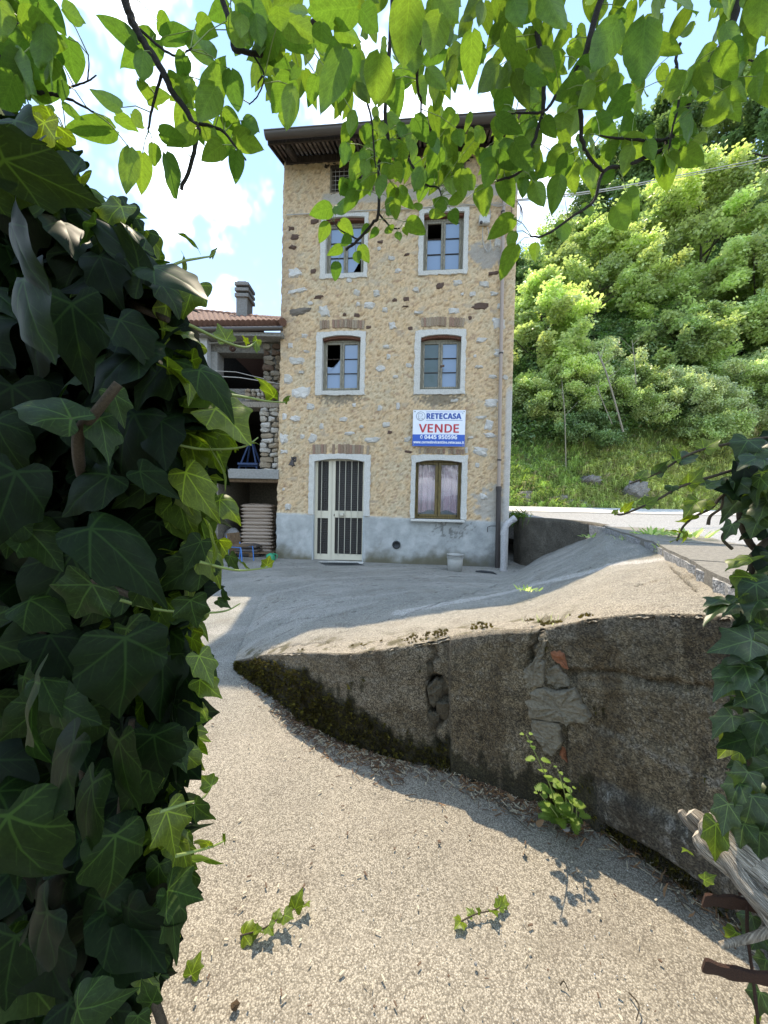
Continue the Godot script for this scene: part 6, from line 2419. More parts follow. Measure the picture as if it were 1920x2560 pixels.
# ---------- weathered log and rusty iron at the lower right ----------
func log_and_iron() -> void:
	var st := ST()
	# split, fibrous timber: long splinters round a core
	var a := at(1768, 2040, 1.02)
	var b := at(2040, 2330, 0.86)
	var L := thing("weathered_post", "split grey weathered timber post sticking in from the lower right among the ivy", "post")
	var ax := (b - a).normalized()
	var up := ax.cross(Vector3(0.2, 0.1, 1)).normalized()
	var sd := ax.cross(up).normalized()
	var k := 0
	for e in [[0.0, 0.0, 0.040, 0.0], [0.034, 0.016, 0.028, 0.012], [-0.034, 0.012, 0.030, 0.03], [0.010, 0.040, 0.022, -0.022], [-0.020, 0.038, 0.022, 0.006], [0.048, -0.010, 0.018, 0.05], [-0.048, -0.008, 0.020, 0.07], [0.022, 0.045, 0.012, -0.035], [-0.006, 0.050, 0.012, -0.008], [0.042, 0.030, 0.012, 0.03]]:
		st = ST()
		st.set_smooth_group(0)
		var rings := []
		for i in 26:
			var t := i / 25.0
			var p: Vector3 = a.lerp(b, t) + ax * e[3] * (1.0 - t) + up * e[0] + sd * e[1]
			p += up * 0.006 * sin(t * 7.0 + k) + sd * 0.006 * sin(t * 5.0 + k * 2.0)
			var r: float = e[2] * (0.72 + 0.28 * smoothstep(0.0, 0.06, t))
			var ring := []
			for q in 14:
				var an := TAU * q / 14.0
				var rr := r * (1.0 + 0.22 * fine.get_noise_2d(q * 3.7 + k * 11.0, t * 2.0) + 0.16 * (1 if q % 3 == 0 else -1))
				ring.append(p + (up * cos(an) + sd * sin(an)) * rr)
			rings.append(ring)
		for i in 25:
			for q in 14:
				var q2 := (q + 1) % 14
				for e2 in [[i, q, q], [i, q2, q + 1], [i + 1, q2, q + 1], [i, q, q], [i + 1, q2, q + 1], [i + 1, q, q]]:
					st.set_uv(Vector2(e2[2] / 14.0 * 1.5 + k * 0.37, e2[0] / 25.0 * 2.2))
					st.add_vertex(rings[e2[0]][e2[1]])
		flat(st)
		var c: Vector3 = rings[0][0].lerp(rings[0][7], 0.5) - ax * 0.004
		for q in 14: tri(st, c, rings[0][(q + 1) % 14], rings[0][q])
		put("splinter", done(st), M.log, L)
		k += 1
	# two flat rusty bars
	for e in [[1758, 2250, 1840, 2256, 1990, 2290, "upper rusty flat iron bar at the right edge below the timber post", 0.98], [1758, 2412, 1850, 2436, 1990, 2455, "lower rusty flat iron bar at the right edge of the yard", 0.92]]:
		var bar := ST()
		flat(bar)
		var p := smooth_path([at(e[0], e[1], e[7]), at(e[2], e[3], e[7] - 0.02), at(e[4], e[5], e[7] - 0.08)], 10)
		var hh := Vector3(0, 0.017, 0.004)
		var tt := Vector3(-0.002, 0.0, 0.004)
		for i in p.size() - 1:
			var w0 := hh * (1.0 + 0.16 * sin(i * 0.9))
			var w1 := hh * (1.0 + 0.16 * sin((i + 1) * 0.9))
			quad(bar, p[i] - w0 + tt, p[i] + w0 + tt, p[i + 1] + w1 + tt, p[i + 1] - w1 + tt)
			quad(bar, p[i] - w0 - tt, p[i + 1] - w1 - tt, p[i + 1] + w1 - tt, p[i] + w0 - tt)
			quad(bar, p[i] + w0 + tt, p[i] + w0 - tt, p[i + 1] + w1 - tt, p[i + 1] + w1 + tt)
			quad(bar, p[i] - w0 + tt, p[i + 1] - w1 + tt, p[i + 1] - w1 - tt, p[i] - w0 - tt)
			if i == 0: quad(bar, p[i] - w0 + tt, p[i] - w0 - tt, p[i] + w0 - tt, p[i] + w0 + tt)
		tag(put("iron_bar", done(bar), M.rust, null), e[6], "iron bar", "rusty iron bars at the right edge")
	st = ST()
	tube(st, smooth_path([at(1846, 2235, 0.96), at(1866, 2245, 0.95), at(1868, 2330, 0.93), at(1882, 2440, 0.92), at(1892, 2530, 0.9), at(1905, 2640, 0.9)], 6), 0.0035, 0.0035, 5)
	tag(put("wire", done(st), M.rust, null), "rusty bent wire hooked over the upper iron bar and hanging down", "wire")
	st = ST()
	tube(st, smooth_path([at(1800, 2364, 0.93), at(1850, 2352, 0.92), at(1900, 2338, 0.90), at(1990, 2300, 0.87)], 5), 0.007, 0.010, 7)
	tag(put("dead_branch", done(st), M.grey_wood, null), "short pale dead branch between the two rusty iron bars", "branch")

# ---------- hillside ----------
func cluster(n: int, size: float, seed_: int) -> ArrayMesh:
	var r := RandomNumberGenerator.new()
	r.seed = seed_
	var st := ST()
	flat(st)
	for i in n:
		var p := Vector3(r.randf_range(-1, 1), r.randf_range(-0.7, 0.7), r.randf_range(-1, 1))
		var y := Vector3(r.randf_range(-1, 1), r.randf_range(-0.9, 0.3), r.randf_range(-1, 1)).normalized()
		var nrm := Vector3(r.randf_range(-0.7, 0.7), 1, r.randf_range(-0.7, 0.7)).normalized()
		var x := y.cross(nrm).normalized() * size * 0.36
		y = y * size
		tri(st, p, p + y * 0.45 - x, p + y)
		tri(st, p, p + y, p + y * 0.45 + x)
	return done(st)

func hill_tree(label: String, cat: String, called: String, foot: Vector3, top: Vector3, wide: float, col: Color, n_: int, leaf_: float, mesh: ArrayMesh, trunk := true, low := 0.25, lobes_n := 9) -> void:
	var t := thing(called, label, cat, Transform3D(Basis(), foot), "trees and shrubs on the hillside")
	var h := (top - foot).length()
	var n := int(n_ * 0.85)
	var leaf := leaf_ * 1.45
	var up := top - foot
	if trunk:
		var st := ST()
		var path := smooth_path([Vector3(0, -0.4, 0), up * 0.3 + Vector3(R(-0.2, 0.2), 0, R(-0.2, 0.2)), up * 0.62 + Vector3(R(-0.3, 0.3), 0, R(-0.3, 0.3)), up * 0.92], 4)
		tube(st, path, h * 0.010 + 0.02, 0.015, 7)
		for k in 6:
			var b: Vector3 = path[4 + (k % 6)]
			var a := R(0, TAU)
			tube(st, smooth_path([b, b + Vector3(cos(a), 0.5, sin(a)) * wide * 0.35, b + Vector3(cos(a), 0.75, sin(a)) * wide * 0.75], 3), h * 0.007 + 0.006, 0.006, 5)
		put("trunk", done(st), M.bark_brown, t)
	# the crown is many small loose sprays of leaves spread through its volume
	var lobes := []
	for k in lobes_n * 6:
		var f := lerpf(low + 0.02, 0.98, pow(rng.randf(), 0.8))
		var env := wide * (1.1 - 0.85 * pow(maxf(0.0, f - 0.5) / 0.5, 1.7)) * (0.65 + 0.35 * smoothstep(low, low + 0.25, f))
		var a := R(0, TAU)
		var spread := env * sqrt(R(0.1, 1.0))
		var out := Vector3(cos(a), 0.0, sin(a))
		if k % 5 < 2:
			# long sprays that reach out of the crown
			var ax := (out + Vector3(0, R(-0.1, 0.9), 0)).normalized()
			var side := ax.cross(Vector3.UP).normalized()
			lobes.append([up * f + out * env * R(0.75, 1.1), Basis(ax * wide * R(0.3, 0.55), side.cross(ax) * wide * 0.07, side * wide * R(0.08, 0.16)), R(0.85, 1.4), rng.randf()])
			continue
		var tilt := Basis(out.cross(Vector3.UP).normalized(), -R(0.0, 0.7)) * Basis(Vector3.UP, R(0, TAU))
		lobes.append([up * f + out * spread + Vector3(0, R(-0.04, 0.04) * h, 0), tilt.scaled_local(Vector3(R(0.8, 1.4), R(0.25, 0.5), R(0.6, 1.0)) * wide * R(0.16, 0.36)), R(0.72, 1.3), rng.randf()])
	var xfs := []
	var cols := []
	for i in n:
		var l: Array = lobes[rng.randi() % lobes.size()]
		var d := rand_dir()
		var p: Vector3 = l[0] + l[1] * (d * pow(rng.randf(), 0.4))
		p += Vector3(noise.get_noise_3dv(p * 1.3), noise.get_noise_3dv(p * 1.3 + Vector3(9, 9, 9)), 0) * 0.25
		var s := leaf * R(0.7, 1.3)
		xfs.append(Transform3D(Basis.from_euler(Vector3(R(-0.7, 0.7), R(0, TAU), R(-0.7, 0.7))).scaled_local(Vector3.ONE * s), p))
		var v := R(0.75, 1.25)
		var c: Color = col * v * l[2]
		c = c.lerp(Color(c.r * 1.28, c.g * 1.1, c.b * 0.9), l[3] * 0.5)
		cols.append(c)
	multi("crown", mesh, M.far_leaf, xfs, cols, t)

func hill_at(px: float, d: float) -> Vector3:
	var p := at(px, 1000, d)
	p.y = hill_y(p.x, -p.z)
	return p

func hill_plants() -> void:
	var c1 := cluster(9, 0.75, 2)
	var c2 := cluster(11, 0.55, 3)
	var yg := Color(0.56, 0.67, 0.29)
	var mg := Color(0.42, 0.53, 0.23)
	var dg := Color(0.19, 0.29, 0.125)
	var gg := Color(0.56, 0.65, 0.38)
	# [foot px, distance, top px, top py, half width m, colour, clusters, leaf m, label]
	var T := [
		[1290, 24.0, 1300, 640, 2.0, dg, 3400, 0.17, "dark green tree rising right behind the corner of the ochre house"],
		[1345, 19.0, 1370, 690, 2.1, yg, 5200, 0.15, "bright yellow green tree nearest the house corner, sunlit from above"],
		[1480, 22.0, 1500, 560, 2.6, yg, 6200, 0.16, "broad yellow green tree in the middle of the slope, left of the dark gap"],
		[1420, 27.0, 1440, 540, 2.6, mg, 4200, 0.19, "mid green tree behind the broad yellow green one"],
		[1600, 25.0, 1610, 480, 2.6, mg, 5200, 0.18, "mid green tree standing below the power cable"],
		[1740, 22.0, 1740, 400, 2.8, yg, 6400, 0.17, "large sunlit tree on the right whose crown touches the power cable"],
		[1640, 32.0, 1640, 260, 3.4, dg, 4600, 0.22, "dark tall tree high on the slope above the power cable"],
		[1800, 30.0, 1800, 150, 3.6, mg, 5200, 0.22, "tall green tree at the upper right of the slope"],
		[1920, 26.0, 1930, 180, 3.2, dg, 5000, 0.2, "dark tree at the right edge high above the road"],
		[1560, 35.0, 1560, 330, 3.6, dg, 3800, 0.24, "farthest dark tree on the skyline left of the tall ones"],
		[1850, 19.0, 1870, 600, 2.3, yg, 6400, 0.14, "sunlit yellow green tree at the right edge below the dark gap"],
		[1690, 18.5, 1700, 760, 1.8, mg, 5200, 0.13, "rounded green tree in the lower middle of the slope"],
		[1960, 18.0, 1990, 520, 2.4, mg, 4200, 0.14, "green tree half cut off by the right edge"]]
	for e in T:
		hill_tree(e[8], "tree", "hillside_tree", hill_at(e[0], e[1]), at(e[2], e[3] + 25.0, e[1]), e[4], e[5], e[6], e[7], c1, true, 0.04, 12)
	var S := [
		[1330, 17.6, 1335, 960, 1.2, mg, 3600, 0.11, "green shrub beside the house corner above the grassy bank"],
		[1400, 17.2, 1420, 900, 1.25, yg, 3600, 0.11, "yellow green shrub with bare stems beneath, left of the thin pale trunk"],
		[1500, 18.0, 1500, 860, 1.4, gg, 4200, 0.11, "greyish shrub behind the thin pale trunk"],
		[1590, 17.0, 1600, 930, 1.2, mg, 3800, 0.10, "mid green bush right of the thin pale trunk"],
		[1700, 16.6, 1710, 930, 1.35, gg, 4800, 0.095, "pale grey green arching bush above the road bank"],
		[1830, 16.6, 1840, 900, 1.4, gg, 4800, 0.10, "pale leafed bush at the right beside the ivy twigs"],
		[1770, 16.0, 1790, 1030, 1.1, mg, 3200, 0.10, "low green bush at the foot of the slope behind the ivy twigs"],
		[1460, 16.2, 1465, 1040, 1.0, dg, 2800, 0.10, "low dark bush in the shade above the grass bank"],
		[1920, 16.5, 1930, 960, 1.5, mg, 3600, 0.11, "green bush at the right edge above the road"]]
	for e in S:
		hill_tree(e[8], "shrub", "hillside_shrub", hill_at(e[0], e[1]), at(e[2], e[3], e[1]), e[4], e[5], e[6], e[7], c2, e[3] > 1000, 0.0, 9)
	# undergrowth that fills the slope, one mass
	var xfs := []
	var cols := []
	for i in 26000:
		var px := R(1240, 2150)
		var d := R(16.3, 36.0)
		var p := hill_at(px, d)
		if p.x < 3.2: continue
		p.y += R(0.0, 1.1) + (R(0, 1.6) if d > 18.0 else 0.0)
		xfs.append(Transform3D(Basis.from_euler(Vector3(R(-0.5, 0.5), R(0, TAU), R(-0.5, 0.5))).scaled_local(Vector3.ONE * R(0.14, 0.26)), p))
		cols.append([dg, mg, dg, Color(0.16, 0.28, 0.07)][rng.randi() % 4] * R(0.7, 1.3))
	tag(multi("undergrowth", c1, M.far_leaf, xfs, cols), "dense leafy undergrowth covering the slope between the trees", "undergrowth", "", "stuff")
	# grass bank
	xfs = []
	cols = []
	var tuft := grass_tuft()
	for i in 30000:
		var x := R(2.3, 18.0)
		var d := 14.02 + 3.6 * pow(rng.randf(), 0.9)
		var y := hill_y(x, d)
		if noise.get_noise_2d(x * 0.8 + 3.0, d * 1.6) > 0.28 and d < 15.4: continue
		var s := R(0.14, 0.42) * (1.0 + 0.5 * noise.get_noise_2d(x * 1.5, d * 2.0))
		xfs.append(Transform3D(Basis.from_euler(Vector3(R(0.2, 0.8), R(-0.9, 0.9), R(-0.3, 0.3))).scaled_local(Vector3(s, s * 1.15, s)), Vector3(x, y - 0.02, -d)))
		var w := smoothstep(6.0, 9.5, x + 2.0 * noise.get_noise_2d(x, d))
		var c := Color(0.40, 0.54, 0.14).lerp(Color(0.70, 0.70, 0.24), w * R(0.3, 1.0)).lerp(Color(0.17, 0.29, 0.07), smoothstep(15.5, 17.5, d) * 0.8)  # shading of the bank, darker towards its top, is painted into the grass
		if rng.randf() < 0.12: c = Color(0.50, 0.43, 0.22)
		cols.append(c * R(0.55, 1.3) * (1.0 + 0.6 * noise.get_noise_2d(x * 1.1 + 30.0, d * 2.2)))
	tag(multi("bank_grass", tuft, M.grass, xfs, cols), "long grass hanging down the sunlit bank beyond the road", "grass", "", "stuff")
	# ground herbs on the bank
	xfs = []
	cols = []
	for i in 9000:
		var x := R(2.3, 18.0)
		var d := R(15.2, 17.6)
		var y := hill_y(x, d)
		xfs.append(Transform3D(Basis.from_euler(Vector3(R(-0.4, 0.6), R(0, TAU), R(-0.4, 0.4))).scaled_local(Vector3.ONE * R(0.06, 0.12)), Vector3(x, y + R(0.0, 0.35), -d)))
		cols.append([mg, yg, dg][rng.randi() % 3] * R(0.7, 1.2))
	tag(multi("bank_herbs", c2, M.far_leaf, xfs, cols), "low leafy herbs at the top of the grass bank", "herbs", "", "stuff")
	# rocks that crop out of the bank
	var names := ["grey rock at the foot of the bank beside the house corner", "second grey rock along the foot of the bank from the house", "pale grey rock in the middle of the grass bank", "dark rock outcrop above the road behind the ivy twigs", "low rock at the bank foot left of the dark outcrop", "small rock at the bank foot right of the dark outcrop"]
	var spots := [[1325, 1252, 14.45, 0.85, 0.36], [1400, 1254, 14.4, 0.5, 0.28], [1475, 1204, 14.95, 0.34, 0.22], [1590, 1240, 14.45, 0.5, 0.5], [1450, 1262, 14.3, 0.35, 0.18], [1700, 1272, 14.3, 0.4, 0.2]]
	for i in spots.size():
		var e: Array = spots[i]
		var p := at(e[0], e[1], e[2])
		var rk := put("rock", blob(Vector3(e[3], e[4], 0.4), i + 3, 0.55), M.rock_grey, null, Transform3D(Basis(Vector3.UP, R(-0.5, 0.5)), p))
		tag(rk, names[i], "rock", "rocks in the road bank")
	# thin pale bare trunks in front of the thicket
	var tr := [[1558, 1080, 1520, 945, 1495, 880, "thin pale leaning trunk standing before the thicket in the middle of the slope", 0.04], [1415, 1190, 1412, 1040, 1405, 960, "dead stem wrapped in creeper left of the pale leaning trunk", 0.022], [1530, 1060, 1505, 1000, 1490, 960, "very thin stem just left of the pale leaning trunk", 0.02], [1590, 960, 1586, 900, 1580, 850, "slender upright stem right of the pale leaning trunk", 0.02]]
	for e in tr:
		var st := ST()
		var d := 15.4
		tube(st, smooth_path([at(e[0], e[1], d), at(e[2], e[3], d - 0.1), at(e[4], e[5], d)], 5), e[7], e[7] * 0.5, 7)
		for k in 4:
			var b := at(lerpf(e[2], e[4], k / 4.0), lerpf(e[3], e[5], k / 4.0), d - 0.05)
			tube(st, [b, b + Vector3(R(-0.5, 0.5), R(0.3, 0.6), R(-0.1, 0.3))], e[7] * 0.4, e[7] * 0.15, 5)
		tag(put("bare_trunk", done(st), M.pale_trunk, null), e[6], "tree trunk", "bare stems on the slope")
	# power cable
	var st := ST()
	tube(st, smooth_path([at(1240, 505, 9.5), at(1500, 475, 12.0), at(1690, 440, 14.5), at(1800, 418, 15.5), at(1920, 393, 16.5), at(2100, 350, 18.0)], 4), 0.017, 0.017, 5)
	tube(st, smooth_path([at(1240, 508, 9.5), at(1500, 480, 12.0), at(1690, 445, 14.5), at(1800, 424, 15.5), at(1920, 400, 16.5), at(2100, 357, 18.0)], 4), 0.012, 0.012, 5)
	tag(put("power_cable", done(st), M.grey_pipe, null), "twisted grey power cable running from the house across the wooded slope", "cable")

func grass_tuft() -> ArrayMesh:
	var r := RandomNumberGenerator.new()
	r.seed = 9
	var st := ST()
	flat(st)
	for i in 8:
		var a := r.randf_range(-1.2, 1.2)
		var o := Vector3(r.randf_range(-0.5, 0.5), 0, r.randf_range(-0.3, 0.3))
		var m := o + Vector3(sin(a) * 0.35, r.randf_range(0.4, 0.7), 0.25)
		var t := m + Vector3(sin(a) * 0.5, r.randf_range(-0.45, 0.15), 0.5)
		var w := Vector3(0.035, 0, 0)
		quad(st, o - w, m - w, m + w, o + w)
		tri(st, m - w, t, m + w)
	return done(st)

# ---------- ivy ----------
var EDGE := [Vector2(250, 90), Vector2(330, 110), Vector2(420, 185), Vector2(500, 225), Vector2(560, 330), Vector2(640, 380), Vector2(740, 455), Vector2(800, 440), Vector2(900, 500), Vector2(1000, 560), Vector2(1080, 560), Vector2(1150, 535), Vector2(1250, 520), Vector2(1350, 520), Vector2(1450, 500), Vector2(1550, 470), Vector2(1650, 500), Vector2(1760, 490), Vector2(1850, 480), Vector2(1950, 440), Vector2(2050, 450), Vector2(2150, 460), Vector2(2250, 450), Vector2(2330, 430), Vector2(2420, 380), Vector2(2500, 350), Vector2(2580, 340)]

func ivy_put(parent: Node3D, kind: String, bx_: float, by: float, tx: float, ty: float, w: float, d: float, lean := 0.0) -> void:
	var b := at(bx_, by, d)
	var L := Vector2(tx - bx_, ty - by).length() * d / F
	var t := at(tx, ty, d) - cb.z * 0.0 + Vector3(0, 0, L * lean)
	var mats: Array = {"d": M.ivy_dark, "m": M.ivy_mid, "y": M.ivy_young_lit, "p": M.ivy_pale}[kind]
	var mesh: Mesh = M.ivy_mesh[[0, 4, 4, 1, 6][rng.randi() % 5]] if kind == "d" else M.ivy_mesh[[1, 2, 5, 0, 6][rng.randi() % 5]]
	var face := Vector3(R(-0.8, 0.9), R(0.2, 0.9), R(0.25, 0.9)) if kind != "y" else Vector3(R(-0.4, 0.4), 0.75, R(-0.5, 0.8))
	if kind == "p": face = Vector3(R(-0.7, 0.4), R(0.5, 1.0), R(-0.15, 0.6))
	put("leaf", mesh, mats[rng.randi() % mats.size()], parent, leaf_xf(b, t, face, w * d / F / 1.15))

func left_ivy() -> void:
	var v := thing("ivy_hedge", "dense dark ivy filling the left side of the view from top to bottom", "ivy")
	# named leaves seen in the photograph: kind, base, tip, width, distance
	var A := [["d", 365, 673, 239, 546, 90, 0.62], ["m", 360, 622, 322, 556, 55, 0.66], ["y", 494, 620, 464, 582, 48, 0.70], ["y", 530, 642, 540, 618, 22, 0.70], ["d", 386, 669, 535, 744, 120, 0.60], ["y", 462, 645, 484, 697, 50, 0.72], ["m", 240, 560, 200, 610, 80, 0.6]]
	var B := [["y", 566, 850, 545, 806, 50, 0.70], ["y", 642, 850, 630, 884, 30, 0.70], ["y", 618, 858, 612, 840, 24, 0.70], ["y", 684, 992, 676, 946, 56, 0.70], ["y", 712, 1004, 722, 988, 22, 0.70], ["d", 499, 925, 597, 1010, 92, 0.60], ["y", 538, 1022, 633, 1077, 145, 0.64], ["y", 505, 1108, 607, 1172, 95, 0.66]]
	var C := [["y", 459, 1122, 502, 1168, 60, 0.68], ["y", 591, 1122, 578, 1088, 34, 0.68], ["y", 618, 1108, 640, 1096, 26, 0.68], ["y", 464, 1181, 551, 1293, 90, 0.63], ["y", 549, 1250, 604, 1290, 62, 0.68], ["y", 520, 1318, 561, 1420, 92, 0.64], ["y", 667, 1414, 674, 1386, 32, 0.70], ["y", 617, 1420, 598, 1392, 28, 0.70]]
	var D := [["m", 575, 1390, 597, 1424, 32, 0.69], ["m", 565, 1500, 548, 1476, 30, 0.69], ["m", 545, 1500, 575, 1510, 26, 0.69], ["d", 312, 1595, 346, 1765, 225, 0.55], ["m", 230, 1462, 176, 1548, 150, 0.52], ["d", 226, 1321, 420, 1449, 160, 0.53], ["m", 178, 1046, 26, 974, 112, 0.50], ["m", 285, 985, 312, 1062, 62, 0.55]]
	var E := [["m", 250, 1046, 300, 1152, 88, 0.55], ["d", 350, 1178, 442, 1238, 70, 0.58], ["m", 477, 1500, 491, 1568, 92, 0.62], ["m", 350, 1475, 374, 1524, 66, 0.58], ["d", 386, 1838, 400, 1950, 150, 0.60], ["d", 299, 1852, 328, 2028, 125, 0.56], ["d", 183, 1856, 128, 2038, 200, 0.50], ["d", 231, 1958, 212, 2138, 110, 0.55]]
	var G := [["d", 289, 2088, 308, 2216, 150, 0.56], ["m", 419, 2225, 505, 2208, 100, 0.62], ["m", 424, 2240, 460, 2390, 66, 0.62], ["d", 320, 2270, 400, 2352, 120, 0.60], ["m", 487, 2011, 532, 2052, 60, 0.66], ["y", 521, 2112, 500, 2070, 48, 0.68], ["y", 560, 2102, 562, 2080, 26, 0.68], ["y", 528, 1964, 505, 1942, 44, 0.68]]
	var H := [["m", 381, 2505, 352, 2456, 62, 0.62], ["m", 193, 2522, 292, 2506, 110, 0.52], ["m", 345, 2540, 350, 2600, 60, 0.6], ["d", 60, 700, 130, 900, 180, 0.48], ["d", 180, 760, 205, 960, 150, 0.55], ["d", 30, 560, 90, 730, 160, 0.45], ["d", 90, 1700, 40, 1900, 220, 0.47], ["d", 40, 1180, 20, 1370, 170, 0.46]]
	var I := [["d", 20, 2040, 100, 2260, 230, 0.46], ["d", 120, 2280, 60, 2440, 180, 0.48], ["d", 300, 800, 390, 900, 120, 0.58], ["d", 250, 640, 300, 760, 110, 0.6], ["y", 498, 1640, 545, 1700, 70, 0.68], ["y", 500, 1700, 560, 1730, 60, 0.7], ["y", 480, 1750, 535, 1770, 60, 0.7], ["y", 480, 900, 520, 960, 70, 0.7], ["y", 500, 1080, 560, 1120, 60, 0.7]]
	for set_ in [A, B, C, D, E, G, H, I]:
		for e in set_: ivy_put(v, e[0], e[1], e[2], e[3], e[4], e[5], e[6], R(0.0, 0.35))
	for e in [[10, 400, 266, 522, 125, 0.43, M.ivy_under], [-60, 440, 120, 500, 130, 0.45, M.ivy_under], [-20, 340, 112, 372, 62, 0.46, M.ivy_under], [350, 690, 236, 545, 96, 0.60, M.ivy_under]]:
		put("leaf", M.ivy_mesh[0], e[6], v, leaf_xf(at(e[0], e[1], e[5]), at(e[2], e[3], e[5] + 0.03), Vector3(0.1, 0.25, -0.95), e[4] * e[5] / F))
	# runners
	var runs := [[[473, 812], [564, 855], [616, 868], [640, 853]], [[560, 985], [620, 994], [668, 1003], [716, 1006]], [[400, 1100], [500, 1122], [603, 1118], [645, 1094]], [[500, 1405], [560, 1420], [607, 1426], [676, 1418]], [[300, 1500], [400, 1525], [506, 1532], [565, 1527], [600, 1509]], [[400, 2030], [460, 2010], [506, 1996], [532, 1960]], [[440, 2140], [490, 2128], [530, 2117], [565, 2100]], [[400, 680], [450, 655], [500, 645], [532, 640]]]
	for r in runs:
		var pts := []
		for k in r.size(): pts.append(at(r[k][0], r[k][1], lerpf(0.62, 0.70, k / 3.0)))
		var st := ST()
		tube(st, smooth_path(pts, 6), 0.0028, 0.0012, 5)
		put("runner", done(st), M.green_stem, v)
	var st := ST()
	tube(st, smooth_path([at(205, 1190, 0.66), at(196, 1140, 0.57), at(199, 1076, 0.54), at(232, 1040, 0.53), at(272, 990, 0.52), at(296, 960, 0.52)], 6), 0.008, 0.006, 8)
	tube(st, smooth_path([at(199, 1076, 0.54), at(182, 1064, 0.51), at(176, 1046, 0.5)], 4), 0.003, 0.002, 5)
	put("stem", done(st), M.stem, v)
	for e in [[420, 2600, 300, 2200, 330, 1800], [250, 2600, 260, 2300, 200, 1900], [100, 1600, 160, 1450, 360, 1500], [240, 700, 330, 760, 420, 800]]:
		st = ST()
		tube(st, smooth_path([at(e[0], e[1], 0.72), at(e[2], e[3], 0.68), at(e[4], e[5], 0.66)], 6), 0.008, 0.005, 6)
		put("stem", done(st), M.stem, v)
	# more single leaves all over the near side
	var n := 0
	while n < 205:
		var py := R(330, 2600)
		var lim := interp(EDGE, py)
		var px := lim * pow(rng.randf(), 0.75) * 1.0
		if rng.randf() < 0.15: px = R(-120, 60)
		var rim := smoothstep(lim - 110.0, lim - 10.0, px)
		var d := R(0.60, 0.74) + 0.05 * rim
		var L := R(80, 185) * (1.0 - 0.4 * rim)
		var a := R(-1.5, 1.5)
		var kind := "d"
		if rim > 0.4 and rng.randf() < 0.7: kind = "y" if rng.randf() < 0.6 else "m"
		elif rng.randf() < 0.10: kind = "m"
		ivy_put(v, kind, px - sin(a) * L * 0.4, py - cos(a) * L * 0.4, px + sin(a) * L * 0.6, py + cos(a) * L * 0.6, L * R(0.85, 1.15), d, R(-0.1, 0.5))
		n += 1
	# fringe of young leaves with sunlight put into their lime colour
	for i in 80:
		var py := R(560, 2500)
		var px := interp(EDGE, py) + R(-85, 26)
		var L := R(48, 105)
		var a := R(-0.4, 2.2)
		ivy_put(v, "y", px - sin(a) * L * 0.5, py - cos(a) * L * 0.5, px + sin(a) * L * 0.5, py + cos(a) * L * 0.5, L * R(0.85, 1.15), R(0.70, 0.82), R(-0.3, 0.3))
	# the mass behind
	for k in 2:
		var xfs := []
		var cols := []
		for i in 2400:
			var py := R(300, 2750)
			var lim := interp(EDGE, py) - 45.0
			var px := lim - (lim + 260.0) * pow(rng.randf(), 1.3)
			var d := 0.72 + 0.9 * pow(rng.randf(), 1.3)
			if px > lim - 120.0: d = R(0.70, 0.95)
			var p := at(px, py, d)
			var L := R(0.06, 0.11)
			var t := p + Vector3(R(-0.6, 0.6), R(-1.0, 0.1), R(-0.5, 0.5)).normalized() * L
			xfs.append(leaf_xf(p, t, Vector3(R(-0.6, 0.6), 0.6, R(-0.3, 1.0)), L * R(0.75, 1.0)))
			var young_lit := px > lim - 90.0 and rng.randf() < 0.35  # paler rim leaves carry the sunlight in their colour
			cols.append((Color(0.20, 0.33, 0.035) if young_lit else Color(0.020, 0.045, 0.013)) * R(0.7, 1.25))
		multi("leaf_mass", M.ivy_low[k * 4], M.ivy_stuff, xfs, cols, v)

